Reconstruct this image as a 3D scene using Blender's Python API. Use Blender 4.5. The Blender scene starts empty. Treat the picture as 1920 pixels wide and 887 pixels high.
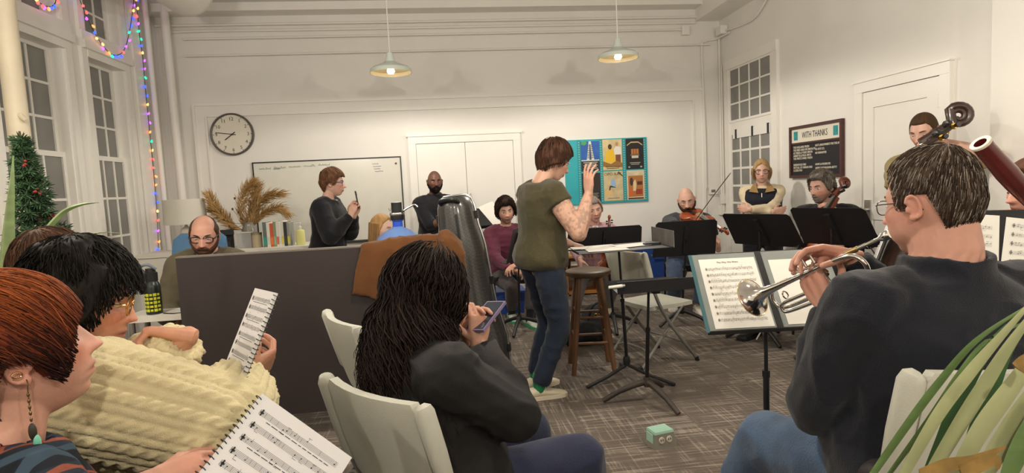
import bpy, bmesh, math, random
import numpy as np
from mathutils import Vector, Matrix, Quaternion, noise
rnd = random.Random(7)
scene = bpy.context.scene
COL = scene.collection
V = Vector
PI = math.pi
rad = math.radians

# ------------------------------------------------------------------ camera
FPX = 1100.0
YAW, PITCH, ROLL = rad(6.7), rad(4.85), rad(2.86)
CAM = V((0, 0, 1.35))
_F = V((math.sin(YAW)*math.cos(PITCH), math.cos(YAW)*math.cos(PITCH), -math.sin(PITCH)))
_R0 = V((math.cos(YAW), -math.sin(YAW), 0)); _U0 = _R0.cross(_F)
_R = math.cos(ROLL)*_R0 - math.sin(ROLL)*_U0
_U = math.cos(ROLL)*_U0 + math.sin(ROLL)*_R0
cam_data = bpy.data.cameras.new('camera'); cam = bpy.data.objects.new('camera', cam_data)
COL.objects.link(cam); scene.camera = cam
cam_data.sensor_width = 36; cam_data.lens = 36*FPX/1920; cam_data.clip_start = 0.05
cam.matrix_world = Matrix((( _R.x, _U.x, -_F.x, CAM.x), (_R.y, _U.y, -_F.y, CAM.y), (_R.z, _U.z, -_F.z, CAM.z), (0,0,0,1)))
def at(px, py, X=None, Y=None, Z=None, d=None):
    """world point of the room that a measured picture point shows at a known wall, height or distance"""
    r = _F*FPX + _R*(px-960) + _U*(443.5-py)
    if d is not None: t = d/FPX
    elif X is not None: t = X/r.x
    elif Y is not None: t = Y/r.y
    else: t = (Z-CAM.z)/r.z
    return CAM + r*t

# ------------------------------------------------------------------ world, lamps, exposure
world = bpy.data.worlds.new('night'); scene.world = world; world.use_nodes = True
world.node_tree.nodes['Background'].inputs[0].default_value = (.05, .055, .07, 1)
world.node_tree.nodes['Background'].inputs[1].default_value = 0.4
scene.view_settings.view_transform = 'Standard'
try: scene.view_settings.look = 'None'
except Exception: pass
scene.view_settings.gamma = 1.0
scene.view_settings.use_curve_mapping = False
scene.view_settings.exposure = 0.12
LAMP_W = 60.0
LAMP_COL = (1.0, .93, .82)
scene.cycles.max_bounces = 8
scene.cycles.diffuse_bounces = 5
scene.cycles.sample_clamp_indirect = 6.0

# ------------------------------------------------------------------ materials
MATS = {}
def mat(name, col, rough=.6, metal=0.0, var=0.0, vscale=8.0, bump=0.0, bscale=60.0, spec=.5, emit=None, estr=0.0, trans=0.0, ior=1.45, alpha=1.0, sheen=0.0, coat=0.0, stretch=None, vcol=False):
    if name in MATS: return MATS[name]
    m = bpy.data.materials.new(name); m.use_nodes = True
    nt = m.node_tree; b = nt.nodes['Principled BSDF']
    b.inputs['Base Color'].default_value = (*col, 1); b.inputs['Roughness'].default_value = rough
    b.inputs['Metallic'].default_value = metal; b.inputs['Specular IOR Level'].default_value = spec
    b.inputs['IOR'].default_value = ior; b.inputs['Alpha'].default_value = alpha
    b.inputs['Transmission Weight'].default_value = trans; b.inputs['Sheen Weight'].default_value = sheen
    b.inputs['Coat Weight'].default_value = coat
    if emit: b.inputs['Emission Color'].default_value = (*emit, 1); b.inputs['Emission Strength'].default_value = estr
    def coords():
        tc = nt.nodes.new('ShaderNodeTexCoord')
        if stretch:
            mp = nt.nodes.new('ShaderNodeMapping'); mp.inputs['Scale'].default_value = stretch
            nt.links.new(tc.outputs['Object'], mp.inputs['Vector']); return mp.outputs[0]
        return tc.outputs['Object']
    base = None
    if vcol:
        a = nt.nodes.new('ShaderNodeVertexColor'); a.layer_name = 'Col'; base = a.outputs[0]
        nt.links.new(base, b.inputs['Base Color'])
    if var > 0:
        n = nt.nodes.new('ShaderNodeTexNoise'); n.inputs['Scale'].default_value = vscale; n.inputs['Detail'].default_value = 4
        nt.links.new(coords(), n.inputs['Vector'])
        mr = nt.nodes.new('ShaderNodeMapRange'); mr.inputs[1].default_value = .3; mr.inputs[2].default_value = .7
        mr.inputs[3].default_value = 1-var; mr.inputs[4].default_value = 1+var
        nt.links.new(n.outputs[0], mr.inputs[0])
        mx = nt.nodes.new('ShaderNodeMix'); mx.data_type = 'RGBA'; mx.blend_type = 'MULTIPLY'; mx.inputs[0].default_value = 1
        if base: nt.links.new(base, mx.inputs[6])
        else: mx.inputs[6].default_value = (*col, 1)
        nt.links.new(mr.outputs[0], mx.inputs[7]); nt.links.new(mx.outputs[2], b.inputs['Base Color'])
    if bump > 0:
        n = nt.nodes.new('ShaderNodeTexNoise'); n.inputs['Scale'].default_value = bscale; n.inputs['Detail'].default_value = 5
        nt.links.new(coords(), n.inputs['Vector'])
        bp = nt.nodes.new('ShaderNodeBump'); bp.inputs['Strength'].default_value = bump; bp.inputs['Distance'].default_value = .01
        nt.links.new(n.outputs[0], bp.inputs['Height']); nt.links.new(bp.outputs[0], b.inputs['Normal'])
    MATS[name] = m
    return m
def hexc(h):
    c = [int(h[i:i+2], 16)/255 for i in (0, 2, 4)]
    return tuple(x/12.92 if x <= .04045 else ((x+.055)/1.055)**2.4 for x in c)

# ------------------------------------------------------------------ objects
def tag(o, label=None, cat=None, group=None, kind=None):
    if label: o['label'] = label
    if cat: o['category'] = cat
    if group: o['group'] = group
    if kind: o['kind'] = kind
    return o
def empty(name, loc=(0,0,0), rotz=0, label=None, cat=None, group=None):
    o = bpy.data.objects.new(name, None); COL.objects.link(o); o.location = loc; o.rotation_euler = (0,0,rotz)
    o.empty_display_size = .1
    return tag(o, label, cat, group)
def mobj(name, me, m=None, parent=None, world=True):
    """link a mesh; verts are in world space when world and parent (empty) has a location"""
    o = bpy.data.objects.new(name, me); COL.objects.link(o)
    if m is not None:
        for x in (m if isinstance(m, (list, tuple)) else [m]): me.materials.append(x)
    if parent is not None:
        o.parent = parent
        if world:
            p = parent; M = Matrix()
            while p is not None:
                M = p.matrix_parent_inverse @ p.matrix_basis @ M if False else (p.matrix_basis @ M); p = p.parent
            o.matrix_basis = M.inverted()
    return o
def bobj(name, bm, m=None, parent=None, smooth=False, world=True, bevel=0, seg=2, angle=40):
    if bevel > 0:
        es = [e for e in bm.edges if len(e.link_faces) == 2 and e.calc_face_angle(0) > rad(35)]
        bmesh.ops.bevel(bm, geom=es, offset=bevel, segments=seg, profile=.5, affect='EDGES', clamp_overlap=True)
    bmesh.ops.recalc_face_normals(bm, faces=bm.faces)
    me = bpy.data.meshes.new(name); bm.to_mesh(me); bm.free()
    if smooth:
        me.polygons.foreach_set('use_smooth', [True]*len(me.polygons))
        try: me.set_sharp_from_angle(angle=rad(angle))
        except Exception: pass
    return mobj(name, me, m, parent, world)
def dup(root, loc=None, rotz=None, label=None):
    r = root.copy(); COL.objects.link(r)
    if loc is not None: r.location = loc
    if rotz is not None: r.rotation_euler = (0,0,rotz)
    if label: r['label'] = label
    for ch in list(root.children):
        c = ch.copy(); COL.objects.link(c); c.parent = r
        for g in list(ch.children):
            d = g.copy(); COL.objects.link(d); d.parent = c
    return r
B = bmesh.new

# ------------------------------------------------------------------ shapes
def box(bm, lo, hi, M=None):
    lo, hi = V(lo), V(hi)
    vs = [bm.verts.new((x, y, z)) for x in (lo.x, hi.x) for y in (lo.y, hi.y) for z in (lo.z, hi.z)]
    for f in ((0,1,3,2),(4,6,7,5),(0,4,5,1),(2,3,7,6),(0,2,6,4),(1,5,7,3)): bm.faces.new([vs[i] for i in f])
    if M is not None:
        for v in vs: v.co = M @ v.co
    return vs
def cbox(bm, c, s, M=None):
    c, s = V(c), V(s)/2
    return box(bm, c-s, c+s, M)
def perp(d):
    d = V(d).normalized()
    a = V((0,0,1)) if abs(d.z) < .9 else V((1,0,0))
    x = d.cross(a).normalized(); return x, d.cross(x).normalized()
def loft(bm, rings, cap=True, close=False):
    """rings: list of lists of points, same length"""
    rs = [[bm.verts.new(p) for p in r] for r in rings]; n = len(rs[0])
    m = len(rs)
    for i in range(m if close else m-1):
        a, b = rs[i], rs[(i+1) % m]
        for j in range(n):
            bm.faces.new((a[j], a[(j+1)%n], b[(j+1)%n], b[j]))
    if cap and not close:
        bm.faces.new(list(reversed(rs[0]))); bm.faces.new(rs[-1])
    return rs
def ring(c, x, y, n=16, pw=1.0):
    out = []
    for i in range(n):
        a = 2*PI*i/n; ca, sa = math.cos(a), math.sin(a)
        if pw != 1: ca = math.copysign(abs(ca)**pw, ca); sa = math.copysign(abs(sa)**pw, sa)
        out.append(V(c) + V(x)*ca + V(y)*sa)
    return out
def tube(bm, pts, r, n=8, cap=True, close=False):
    pts = [V(p) for p in pts]; m = len(pts)
    rr = r if isinstance(r, (list, tuple)) else [r]*m
    rings = []; px = None
    for i in range(m):
        if close: t = pts[(i+1) % m]-pts[i-1]
        else: t = pts[min(i+1, m-1)]-pts[max(i-1, 0)]
        if t.length < 1e-9: t = V((0,0,1))
        t.normalize()
        if px is None: px, py = perp(t)
        else:
            px = (px - t*px.dot(t))
            px = px.normalized() if px.length > 1e-6 else perp(t)[0]
            py = t.cross(px)
        rings.append(ring(pts[i], px*rr[i], py*rr[i], n))
    return loft(bm, rings, cap, close)
def cyl(bm, p0, p1, r0, r1=None, n=16):
    return tube(bm, [p0, p1], [r0, r0 if r1 is None else r1], n)
def cone(bm, p0, p1, r0, r1, n=12, flat0=False, flat1=False):
    """tapered capsule"""
    p0, p1 = V(p0), V(p1); d = p1-p0; L = d.length
    d = d/L if L > 1e-6 else V((0,0,1))
    x, y = perp(d); rings = []
    if not flat0:
        for a in (-80, -50, -25): rings.append(ring(p0+d*r0*math.sin(rad(a)), x*r0*math.cos(rad(a)), y*r0*math.cos(rad(a)), n))
    rings.append(ring(p0, x*r0, y*r0, n)); rings.append(ring(p1, x*r1, y*r1, n))
    if not flat1:
        for a in (25, 50, 80): rings.append(ring(p1+d*r1*math.sin(rad(a)), x*r1*math.cos(rad(a)), y*r1*math.cos(rad(a)), n))
    loft(bm, rings)
def ell(bm, c, r, M=None, nu=16, nv=10):
    c = V(c); r = V(r); rings = []
    for i in range(nv):
        ph = PI*(i+.5)/nv - PI/2
        rings.append([V((r.x*math.cos(ph)*math.cos(2*PI*j/nu), r.y*math.cos(ph)*math.sin(2*PI*j/nu), r.z*math.sin(ph))) for j in range(nu)])
    rings = [[c + (M @ p if M else p) for p in rg] for rg in rings]
    loft(bm, rings)
def lathe(bm, prof, c=(0,0,0), n=24, axis=None, cap=False):
    """prof: (r, h) pairs"""
    c = V(c); d = V(axis).normalized() if axis is not None else V((0,0,1)); x, y = perp(d)
    return loft(bm, [ring(c+d*h, x*max(r, 1e-4), y*max(r, 1e-4), n) for r, h in prof], cap)
def prism(bm, pts, d):
    """extrude polygon pts (list of Vectors) by vector d"""
    a = [bm.verts.new(V(p)) for p in pts]; b = [bm.verts.new(V(p)+V(d)) for p in pts]; n = len(a)
    bm.faces.new(list(reversed(a))); bm.faces.new(b)
    for i in range(n): bm.faces.new((a[i], a[(i+1)%n], b[(i+1)%n], b[i]))
def frame_from(d, up=(0,0,1)):
    """matrix with y=d, z~up"""
    d = V(d).normalized(); up = V(up); x = d.cross(up)
    x = x.normalized() if x.length > 1e-6 else perp(d)[0]
    z = x.cross(d)
    return Matrix((x, d, z)).transposed()
def smooth_curve(pts, n=6):
    """Catmull-Rom through pts"""
    pts = [V(p) for p in pts]; out = []
    for i in range(len(pts)-1):
        p0, p1, p2, p3 = pts[max(i-1,0)], pts[i], pts[i+1], pts[min(i+2, len(pts)-1)]
        for k in range(n):
            t = k/n
            out.append(.5*((2*p1)+(p2-p0)*t+(2*p0-5*p1+4*p2-p3)*t*t+(3*p1-p0-3*p2+p3)*t**3))
    out.append(pts[-1]); return out
def quad_text(body, size, origin, xdir, ydir, m, name='lettering', parent=None, depth=.0012, align='LEFT', bold=0.0, sx=1.0):
    """flat lettering as a real mesh lying in the plane origin+xdir,ydir"""
    cu = bpy.data.curves.new(name, 'FONT'); cu.body = body; cu.size = size; cu.extrude = depth/2; cu.align_x = align; cu.offset = bold
    cu.resolution_u = 2
    o = bpy.data.objects.new(name, cu); COL.objects.link(o)
    me = bpy.data.meshes.new_from_object(o.evaluated_get(bpy.context.evaluated_depsgraph_get()))
    bpy.data.objects.remove(o); bpy.data.curves.remove(cu)
    x = V(xdir).normalized(); y = V(ydir).normalized(); z = x.cross(y)
    M = Matrix(((x.x*sx,y.x,z.x,origin[0]),(x.y*sx,y.y,z.y,origin[1]),(x.z*sx,y.z,z.z,origin[2]),(0,0,0,1)))
    me.transform(M); me.name = name
    me.materials.clear()
    return mobj(name, me, m, parent)
def remesh(bm, voxel, smooth=4, fac=.5):
    me = bpy.data.meshes.new('tmp'); bmesh.ops.recalc_face_normals(bm, faces=bm.faces); bm.to_mesh(me); bm.free()
    o = bpy.data.objects.new('tmp', me); COL.objects.link(o)
    r = o.modifiers.new('r', 'REMESH'); r.mode = 'VOXEL'; r.voxel_size = voxel
    if smooth:
        s = o.modifiers.new('s', 'SMOOTH'); s.iterations = smooth; s.factor = fac
    dg = bpy.context.evaluated_depsgraph_get(); dg.update()
    out = bpy.data.meshes.new_from_object(o.evaluated_get(dg))
    bpy.data.objects.remove(o); bpy.data.meshes.remove(me)
    out.polygons.foreach_set('use_smooth', [True]*len(out.polygons))
    return out
def get_co(me):
    a = np.empty(len(me.vertices)*3, np.float32); me.vertices.foreach_get('co', a); return a.reshape(-1,3).astype(np.float64)
def set_co(me, a):
    me.vertices.foreach_set('co', a.astype(np.float32).ravel()); me.update()
def get_no(me):
    a = np.empty(len(me.vertices)*3, np.float32); me.vertices.foreach_get('normal', a); return a.reshape(-1,3).astype(np.float64)
def set_col(me, c):
    at_ = me.color_attributes.new('Col', 'FLOAT_COLOR', 'POINT')
    full = np.ones((len(me.vertices), 4), np.float32); full[:, :3] = c
    at_.data.foreach_set('color', full.ravel())
def join_meshes(meshes, name):
    bm = B(); 
    for me in meshes: bm.from_mesh(me)
    out = bpy.data.meshes.new(name); bm.to_mesh(out); bm.free()
    out.polygons.foreach_set('use_smooth', [True]*len(out.polygons))
    for me in meshes: bpy.data.meshes.remove(me)
    return out
# ================================================================== the room
XL, XR, YB, YR, ZC = -3.15, 3.65, 7.3, -3.2, 3.56
XP, YP = 3.5, 3.39            # the projecting stretch of the right wall
M_WALL = mat('wall_paint', (.79,.763,.71), .62, var=.025, vscale=1.6, bump=.05, bscale=35)
M_TRIM = mat('white_gloss_trim', (.82,.79,.73), .38, var=.015, vscale=4)
M_CEIL = mat('ceiling_paint', (.74,.725,.70), .8, var=.03, vscale=2)
M_DARK = mat('black_plastic', (.012,.012,.013), .42)
M_BLACKMETAL = mat('black_powder_metal', (.014,.014,.016), .38, bump=.04, bscale=200)
M_CHROME = mat('brushed_steel', (.55,.54,.52), .28, 1.0)
M_GLASSN = mat('night_window_glass', (.22,.215,.195), .12, var=.18, vscale=2.2, spec=.6)
M_CONDUIT = mat('painted_conduit', (.79,.76,.70), .45)

def struct(name, bm, m, label, cat, parent=None, **k):
    o = bobj(name, bm, m, parent, **k)
    if parent is None: tag(o, label, cat, kind='structure')
    return o

b = B(); box(b, (XL-.2, YB, 0), (XR+.2, YB+.15, ZC)); wall_back = struct('wall_back', b, M_WALL, 'long white back wall behind the musicians', 'wall')
b = B(); box(b, (XR, YP, 0), (XR+.15, YB, ZC)); box(b, (XP, YR, 0), (XR+.15, YP, ZC)); wall_right = struct('wall_right', b, M_WALL, 'white side wall with the thank-you board and panelled door', 'wall')
b = B(); box(b, (XL-.2, YR-.15, 0), (XR+.2, YR, ZC)); struct('wall_rear', b, M_WALL, 'white wall at the near end of the room', 'wall')
b = B(); box(b, (XL-.2, YR, ZC), (XR+.2, YB+.15, ZC+.1)); ceiling = struct('ceiling', b, M_CEIL, 'pale painted ceiling above the pendant lamps', 'ceiling')
b = B(); box(b, (3.33, YP, 3.32), (XR, YB, ZC)); box(b, (XL, 7.08, 3.47), (3.33, YB, ZC)); struct('trim_1', b, M_TRIM, 'boxed white soffit running around the ceiling edge', 'soffit', bevel=.006)

# left wall is the window bays: piers, spandrels and the windows set between them
WZ0, WZ1, WT0, WT1 = .62, 2.74, 2.93, 3.50
bays = [(3.75,4.42), (4.72,5.58), (5.90,6.56)]
b = B(); prev = YR
for y0, y1 in bays:
    box(b, (XL-.2, prev, 0), (XL, y0, ZC)); prev = y1
    box(b, (XL-.2, y0, 0), (XL, y1, WZ0)); box(b, (XL-.2, y0, WZ1), (XL, y1, WT0)); box(b, (XL-.2, y0, WT1), (XL, y1, ZC))
box(b, (XL-.2, prev, 0), (XL, YB, ZC))
wall_left = struct('wall_left', b, M_WALL, 'white window wall hung with a string of coloured lights', 'wall')

b = B(); box(b, (XL, 6.66, 0), (XL+.035, 6.90, 3.47)); box(b, (XL, 6.70, .15), (XL+.055, 6.86, 3.40)); struct('trim_3', b, M_TRIM, 'flat white pilaster between the corner window and the pipes', 'pilaster', bevel=.005)
# carpet: loose-laid tiles on a slab
def carpet_mat():
    m = bpy.data.materials.new('carpet_tile'); m.use_nodes = True; nt = m.node_tree; p = nt.nodes['Principled BSDF']
    p.inputs['Roughness'].default_value = .95; p.inputs['Specular IOR Level'].default_value = .1
    tc = nt.nodes.new('ShaderNodeTexCoord'); oi = nt.nodes.new('ShaderNodeObjectInfo')
    mul = nt.nodes.new('ShaderNodeMath'); mul.operation = 'MULTIPLY'; mul.inputs[1].default_value = 37.0
    nt.links.new(oi.outputs['Random'], mul.inputs[0])
    add = nt.nodes.new('ShaderNodeVectorMath'); add.operation = 'ADD'
    nt.links.new(tc.outputs['Object'], add.inputs[0]); nt.links.new(mul.outputs[0], add.inputs[1])
    def lines(scale, lo, hi, det=2.0):
        mp = nt.nodes.new('ShaderNodeMapping'); mp.inputs['Scale'].default_value = scale
        n = nt.nodes.new('ShaderNodeTexNoise'); n.inputs['Scale'].default_value = 1; n.inputs['Detail'].default_value = det
        r = nt.nodes.new('ShaderNodeMapRange'); r.inputs[1].default_value = lo; r.inputs[2].default_value = hi
        nt.links.new(add.outputs[0], mp.inputs[0]); nt.links.new(mp.outputs[0], n.inputs['Vector']); nt.links.new(n.outputs[0], r.inputs[0])
        return r.outputs[0]
    l1 = lines((2.2, 62, 1), .50, .60); l2 = lines((70, 3.0, 1), .54, .64); blocks = lines((5.5, 4.2, 1), .44, .52, 1.0); pile = lines((420, 420, 1), .2, .8)
    def mth(op, a, b_):
        n = nt.nodes.new('ShaderNodeMath'); n.operation = op
        for i, x in enumerate((a, b_)):
            if isinstance(x, float): n.inputs[i].default_value = x
            else: nt.links.new(x, n.inputs[i])
        return n.outputs[0]
    k = mth('ADD', mth('MULTIPLY', l1, .55), mth('MULTIPLY', l2, .42))
    k = mth('MULTIPLY', k, mth('ADD', mth('MULTIPLY', blocks, .75), .25))
    k = mth('ADD', mth('MULTIPLY', k, .85), mth('MULTIPLY', pile, .16))
    cr = nt.nodes.new('ShaderNodeValToRGB'); cr.color_ramp.elements[0].color = (*hexc('58504a'), 1); cr.color_ramp.elements[1].color = (*hexc('9d9388'), 1)
    cr.color_ramp.elements[1].position = .95
    nt.links.new(k, cr.inputs[0]); nt.links.new(cr.outputs[0], p.inputs['Base Color'])
    bp = nt.nodes.new('ShaderNodeBump'); bp.inputs['Strength'].default_value = .5; bp.inputs['Distance'].default_value = .004
    nt.links.new(k, bp.inputs['Height']); nt.links.new(bp.outputs[0], p.inputs['Normal'])
    return m
M_CARPET = carpet_mat()
b = B(); box(b, (XL-.2, YR-.15, -.12), (XR+.2, YB+.15, -.006)); floor = struct('floor', b, mat('floor_slab', hexc('4a423b'), .95), 'brown and grey patterned carpet tile floor', 'floor')
TS = .6096
b = B(); box(b, (-TS/2+.0006, -TS/2+.0006, -.006), (TS/2-.0006, TS/2-.0006, 0)); tile_me = bpy.data.meshes.new('carpet_tile'); b.to_mesh(tile_me); b.free(); tile_me.materials.append(M_CARPET)
iy = 0; y = .15
while y < YB+.3:
    x = XL-.1; ix = 0
    while x < XR+.3:
        o = bpy.data.objects.new('carpet_tile', tile_me); COL.objects.link(o); o.parent = floor
        o.location = (x, y, 0); o.rotation_euler = (0,0, (PI/2 if (ix*3+iy*5) % 4 in (0, 3) else 0))
        x += TS; ix += 1
    y += TS; iy += 1

# ------------------------------------------------------------------ windows
def sash(parent, M, y0, y1, z0, z1, cols, rows, fw=.045, mw=.022, depth=.035, bot=None):
    """one glazed sash in a plane: M maps (u, depth, z) to the world; frame, muntins and one pane per light"""
    bot = bot or fw
    fr = B(); box(fr, (y0,-depth/2,z0), (y0+fw,depth/2,z1)); box(fr, (y1-fw,-depth/2,z0), (y1,depth/2,z1))
    box(fr, (y0+fw,-depth/2,z0), (y1-fw,depth/2,z0+bot)); box(fr, (y0+fw,-depth/2,z1-fw), (y1-fw,depth/2,z1))
    for v in fr.verts: v.co = M @ v.co
    s = bobj('sash', fr, M_TRIM, parent, bevel=.003, seg=1)
    gw = (y1-y0-2*fw-(cols-1)*mw)/cols; gh = (z1-z0-fw-bot-(rows-1)*mw)/rows
    for i in range(1, cols):
        u = y0+fw+i*gw+(i-1)*mw; m = B(); box(m, (u,-depth*.35,z0+bot), (u+mw,depth*.35,z1-fw))
        for v in m.verts: v.co = M @ v.co
        bobj('muntin', m, M_TRIM, s)
    for j in range(1, rows):
        z = z0+bot+j*gh+(j-1)*mw; m = B(); box(m, (y0+fw,-depth*.33,z), (y1-fw,depth*.33,z+mw))
        for v in m.verts: v.co = M @ v.co
        bobj('muntin', m, M_TRIM, s)
    pane = B(); box(pane, (0,-.003,0), (gw+.008,.003,gh+.008)); pm = bpy.data.meshes.new('pane'); pane.to_mesh(pm); pane.free(); pm.materials.append(M_GLASSN)
    for i in range(cols):
        for j in range(rows):
            o = bpy.data.objects.new('pane', pm); COL.objects.link(o); o.parent = s
            o.matrix_basis = M @ Matrix.Translation((y0+fw+i*(gw+mw)-.004, 0, z0+bot+j*(gh+mw)-.004))
    return s
ML = Matrix(((0,1,0,XL-.11),(1,0,0,0),(0,0,1,0),(0,0,0,1)))      # u along Y, depth along X
for k, (y0, y1) in enumerate(bays):
    b = B()
    for ya, yb in ((y0-.085, y0), (y1, y1+.085)): box(b, (XL, ya, 0.57), (XL+.03, yb, WZ1+.05)); box(b, (XL, ya, WT0+.02), (XL+.03, yb, WT1+.04))
    box(b, (XL-.14, y0-.002, WZ1-.016), (XL+.035, y1+.002, WZ1+.05)); box(b, (XL-.02, y0-.09, WZ1+.05), (XL+.065, y1+.09, WZ1+.12)); box(b, (XL-.14, y0-.085, WZ1+.12), (XL+.045, y1+.085, WT0+.02))
    box(b, (XL-.16, y0-.06, WZ0-.05), (XL+.08, y1+.06, WZ0+.01)); box(b, (XL-.14, y0-.002, WT1-.014), (XL+.02, y1+.002, WT1+.03)); box(b, (XL-.15, y0-.01, WZ0+.01), (XL-.002, y0+.022, WT1-.014)); box(b, (XL-.15, y1-.022, WZ0+.01), (XL-.002, y1+.01, WT1-.014))
    w = struct('window_%d' % (k+1), b, M_TRIM, ['tall white sash window nearest the camera on the window wall','wide white sash window behind the cream pipe and the green tree','narrow white sash window in the far corner beside the string lights'][k], 'window', bevel=.006)
    sash(w, ML, y0+.02, y1-.02, 1.80, WZ1, 3, 3)
    ML2 = ML.copy(); ML2[0][3] += .038
    sash(w, ML2, y0+.02, y1-.02, WZ0, 1.84, 3, 3, bot=.07)
    sash(w, ML, y0+.02, y1-.02, WT0+.02, WT1-.02, 3, 2)
    lk = B(); cbox(lk, (XL-.01, y1-.0, 2.45), (.012,.02,.09)); bobj('sash_catch', lk, M_CHROME, w)
# right-wall window
b = B(); y0, y1 = 6.08, 7.03
for ya, yb in ((y0-.11, y0), (y1, y1+.11)): box(b, (XR-.035, ya, .0), (XR, yb, 2.655))
box(b, (XR-.04, y0-.11, 2.655), (XR, y1+.11, 2.765)); box(b, (XR-.016, y0, 1.895), (XR, y1, 2.005)); box(b, (XR-.016, y0, 0), (XR, y1, .555))
w6 = struct('window_4', b, M_TRIM, 'white interior window with small panes behind the woman in a vest', 'window', bevel=.005)
MR = Matrix(((0,-1,0,XR-.012),(1,0,0,0),(0,0,1,0),(0,0,0,1)))
sash(w6, MR, y0, y1, 2.00, 2.66, 4, 3, fw=.028, mw=.02, depth=.03)
sash(w6, MR, y0, y1, .55, 1.90, 4, 6, fw=.05, mw=.026, depth=.03, bot=.05)
cl = B(); box(cl, (XR-.034, y0+.02, 1.80), (XR-.030, y1-.10, 1.90)); tag(bobj('paper_strip', cl, mat('white_paper', (.82,.80,.75), .7)), 'white paper strip clipped across the interior window', 'paper')
for k, yy in enumerate((6.09, 6.42, 6.80)):
    c = B(); cbox(c, (XR-.037, yy+.05, 1.855), (.012, .028, .11)); tag(bobj('clip', c, M_DARK, bevel=.003), ['black clip at the near end of the paper strip on the interior window','black clip in the middle of the paper strip on the interior window','black clip at the far end of the paper strip on the interior window'][k], 'clip', 'clips holding the paper strip')

# ------------------------------------------------------------------ back wall frame, closet doors
def strip(b, p0, p1, w, d, y=YB):
    """flat bar on the back wall from (x,z) to (x,z)"""
    x0, z0 = p0; x1, z1 = p1
    if abs(x1-x0) > abs(z1-z0): box(b, (min(x0,x1), y-d, z0-w/2), (max(x0,x1), y, z0+w/2))
    else: box(b, (x0-w/2, y-d, min(z0,z1)), (x0+w/2, y, max(z0,z1)))
b = B()
for off, w_, d_ in ((0, .028, .035), (.065, .11, .014), (.13, .018, .028)):
    strip(b, (-2.78+off-w_/2, 2.47-off), (3.40-off+w_/2, 2.47-off), w_, d_); strip(b, (-2.78+off, .1), (-2.78+off, 2.47-off-w_/2), w_, d_*.98); strip(b, (3.40-off, .1), (3.40-off, 2.47-off-w_/2), w_, d_*.98)
struct('trim_2', b, M_TRIM, 'wide painted moulding framing the whole back wall panel', 'moulding', bevel=.004)
b = B(); box(b, (XL, YB-.018, 0), (-.40, YB, .13)); box(b, (1.05, YB-.018, 0), (XR, YB, .13)); struct('baseboard_back', b, M_TRIM, 'white baseboard along the back wall', 'baseboard', bevel=.004)
b = B(); box(b, (XR-.018, 4.82, 0), (XR, 5.95, .13)); struct('baseboard_right', b, M_TRIM, 'white baseboard below the thank-you board', 'baseboard', bevel=.004)
dx0, dx1, dz = -.265, .925, 1.925
b = B(); box(b, (dx0-.09, YB-.03, 0), (dx0, YB, dz)); box(b, (dx1, YB-.03, 0), (dx1+.09, YB, dz)); box(b, (dx0-.09, YB-.034, dz), (dx1+.09, YB, dz+.085))
box(b, (dx0-.11, YB-.05, dz+.085), (dx1+.11, YB, dz+.11))
door1 = struct('door_1', b, M_TRIM, 'white double closet doors behind the standing man', 'door', bevel=.004)
for s, (xa, xb) in enumerate(((dx0+.004, .5*(dx0+dx1)-.003), (.5*(dx0+dx1)+.003, dx1-.004))):
    l = B(); box(l, (xa, YB-.022, .01), (xb, YB-.002, dz-.006)); leaf = bobj('door_leaf', l, M_TRIM, door1, bevel=.003)
    xh = xb-.035 if s == 0 else xa+.035
    h = B(); tube(h, smooth_curve([(xh, YB-.022, 1.17), (xh, YB-.05, 1.19), (xh, YB-.05, 1.27), (xh, YB-.022, 1.29)], 4), .006, 8); bobj('handle', h, M_CHROME, leaf, smooth=True)
# panelled door on the right wall
y0, y1, dz = 3.91, 4.70, 2.0
b = B(); box(b, (XR-.03, y0-.09, 0), (XR, y0, dz)); box(b, (XR-.03, y1, 0), (XR, y1+.09, dz)); box(b, (XR-.033, y0-.09, dz), (XR, y1+.09, dz+.085)); box(b, (XR-.045, y0-.1, dz+.085), (XR, y1+.1, dz+.1))
door2 = struct('door_2', b, M_TRIM, 'white panelled door behind the double bass player', 'door', bevel=.004)
l = B(); xa = XR-.018
box(l, (xa, y0+.004, .01), (XR, y0+.12, dz-.005)); box(l, (xa, y1-.12, .01), (XR, y1-.004, dz-.005)); box(l, (xa, y0+.12, dz-.14), (XR, y1-.12, dz-.005)); box(l, (xa, y0+.12, .01), (XR, y1-.12, .22)); box(l, (xa, y0+.12, .92), (XR, y1-.12, 1.05))
leaf = bobj('door_leaf', l, M_TRIM, door2, bevel=.003)
l = B(); box(l, (XR-.006, y0+.12, .22), (XR, y1-.12, .92)); bobj('panel', l, M_TRIM, leaf)
l = B(); box(l, (XR-.006, y0+.12, 1.05), (XR, y1-.12, dz-.14)); bobj('panel', l, M_TRIM, leaf)
h = B(); cbox(h, (XR-.022, y1-.065, .99), (.012, .07, .19)); pl = bobj('lock_plate', h, M_CHROME, leaf, bevel=.004)
h = B(); lathe(h, [(0,0),(.013,0),(.012,.03),(.026,.04),(.030,.055),(.024,.068),(0,.07)], (XR-.028, y1-.065, 1.0), 20, (-1,0,0)); bobj('knob', h, M_CHROME, pl, smooth=True)
for z in (1.82, .25):
    h = B(); cyl(h, (XR-.026, y0+.003, z-.05), (XR-.026, y0+.003, z+.05), .008, n=10); bobj('hinge', h, M_CONDUIT, door2)

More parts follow.
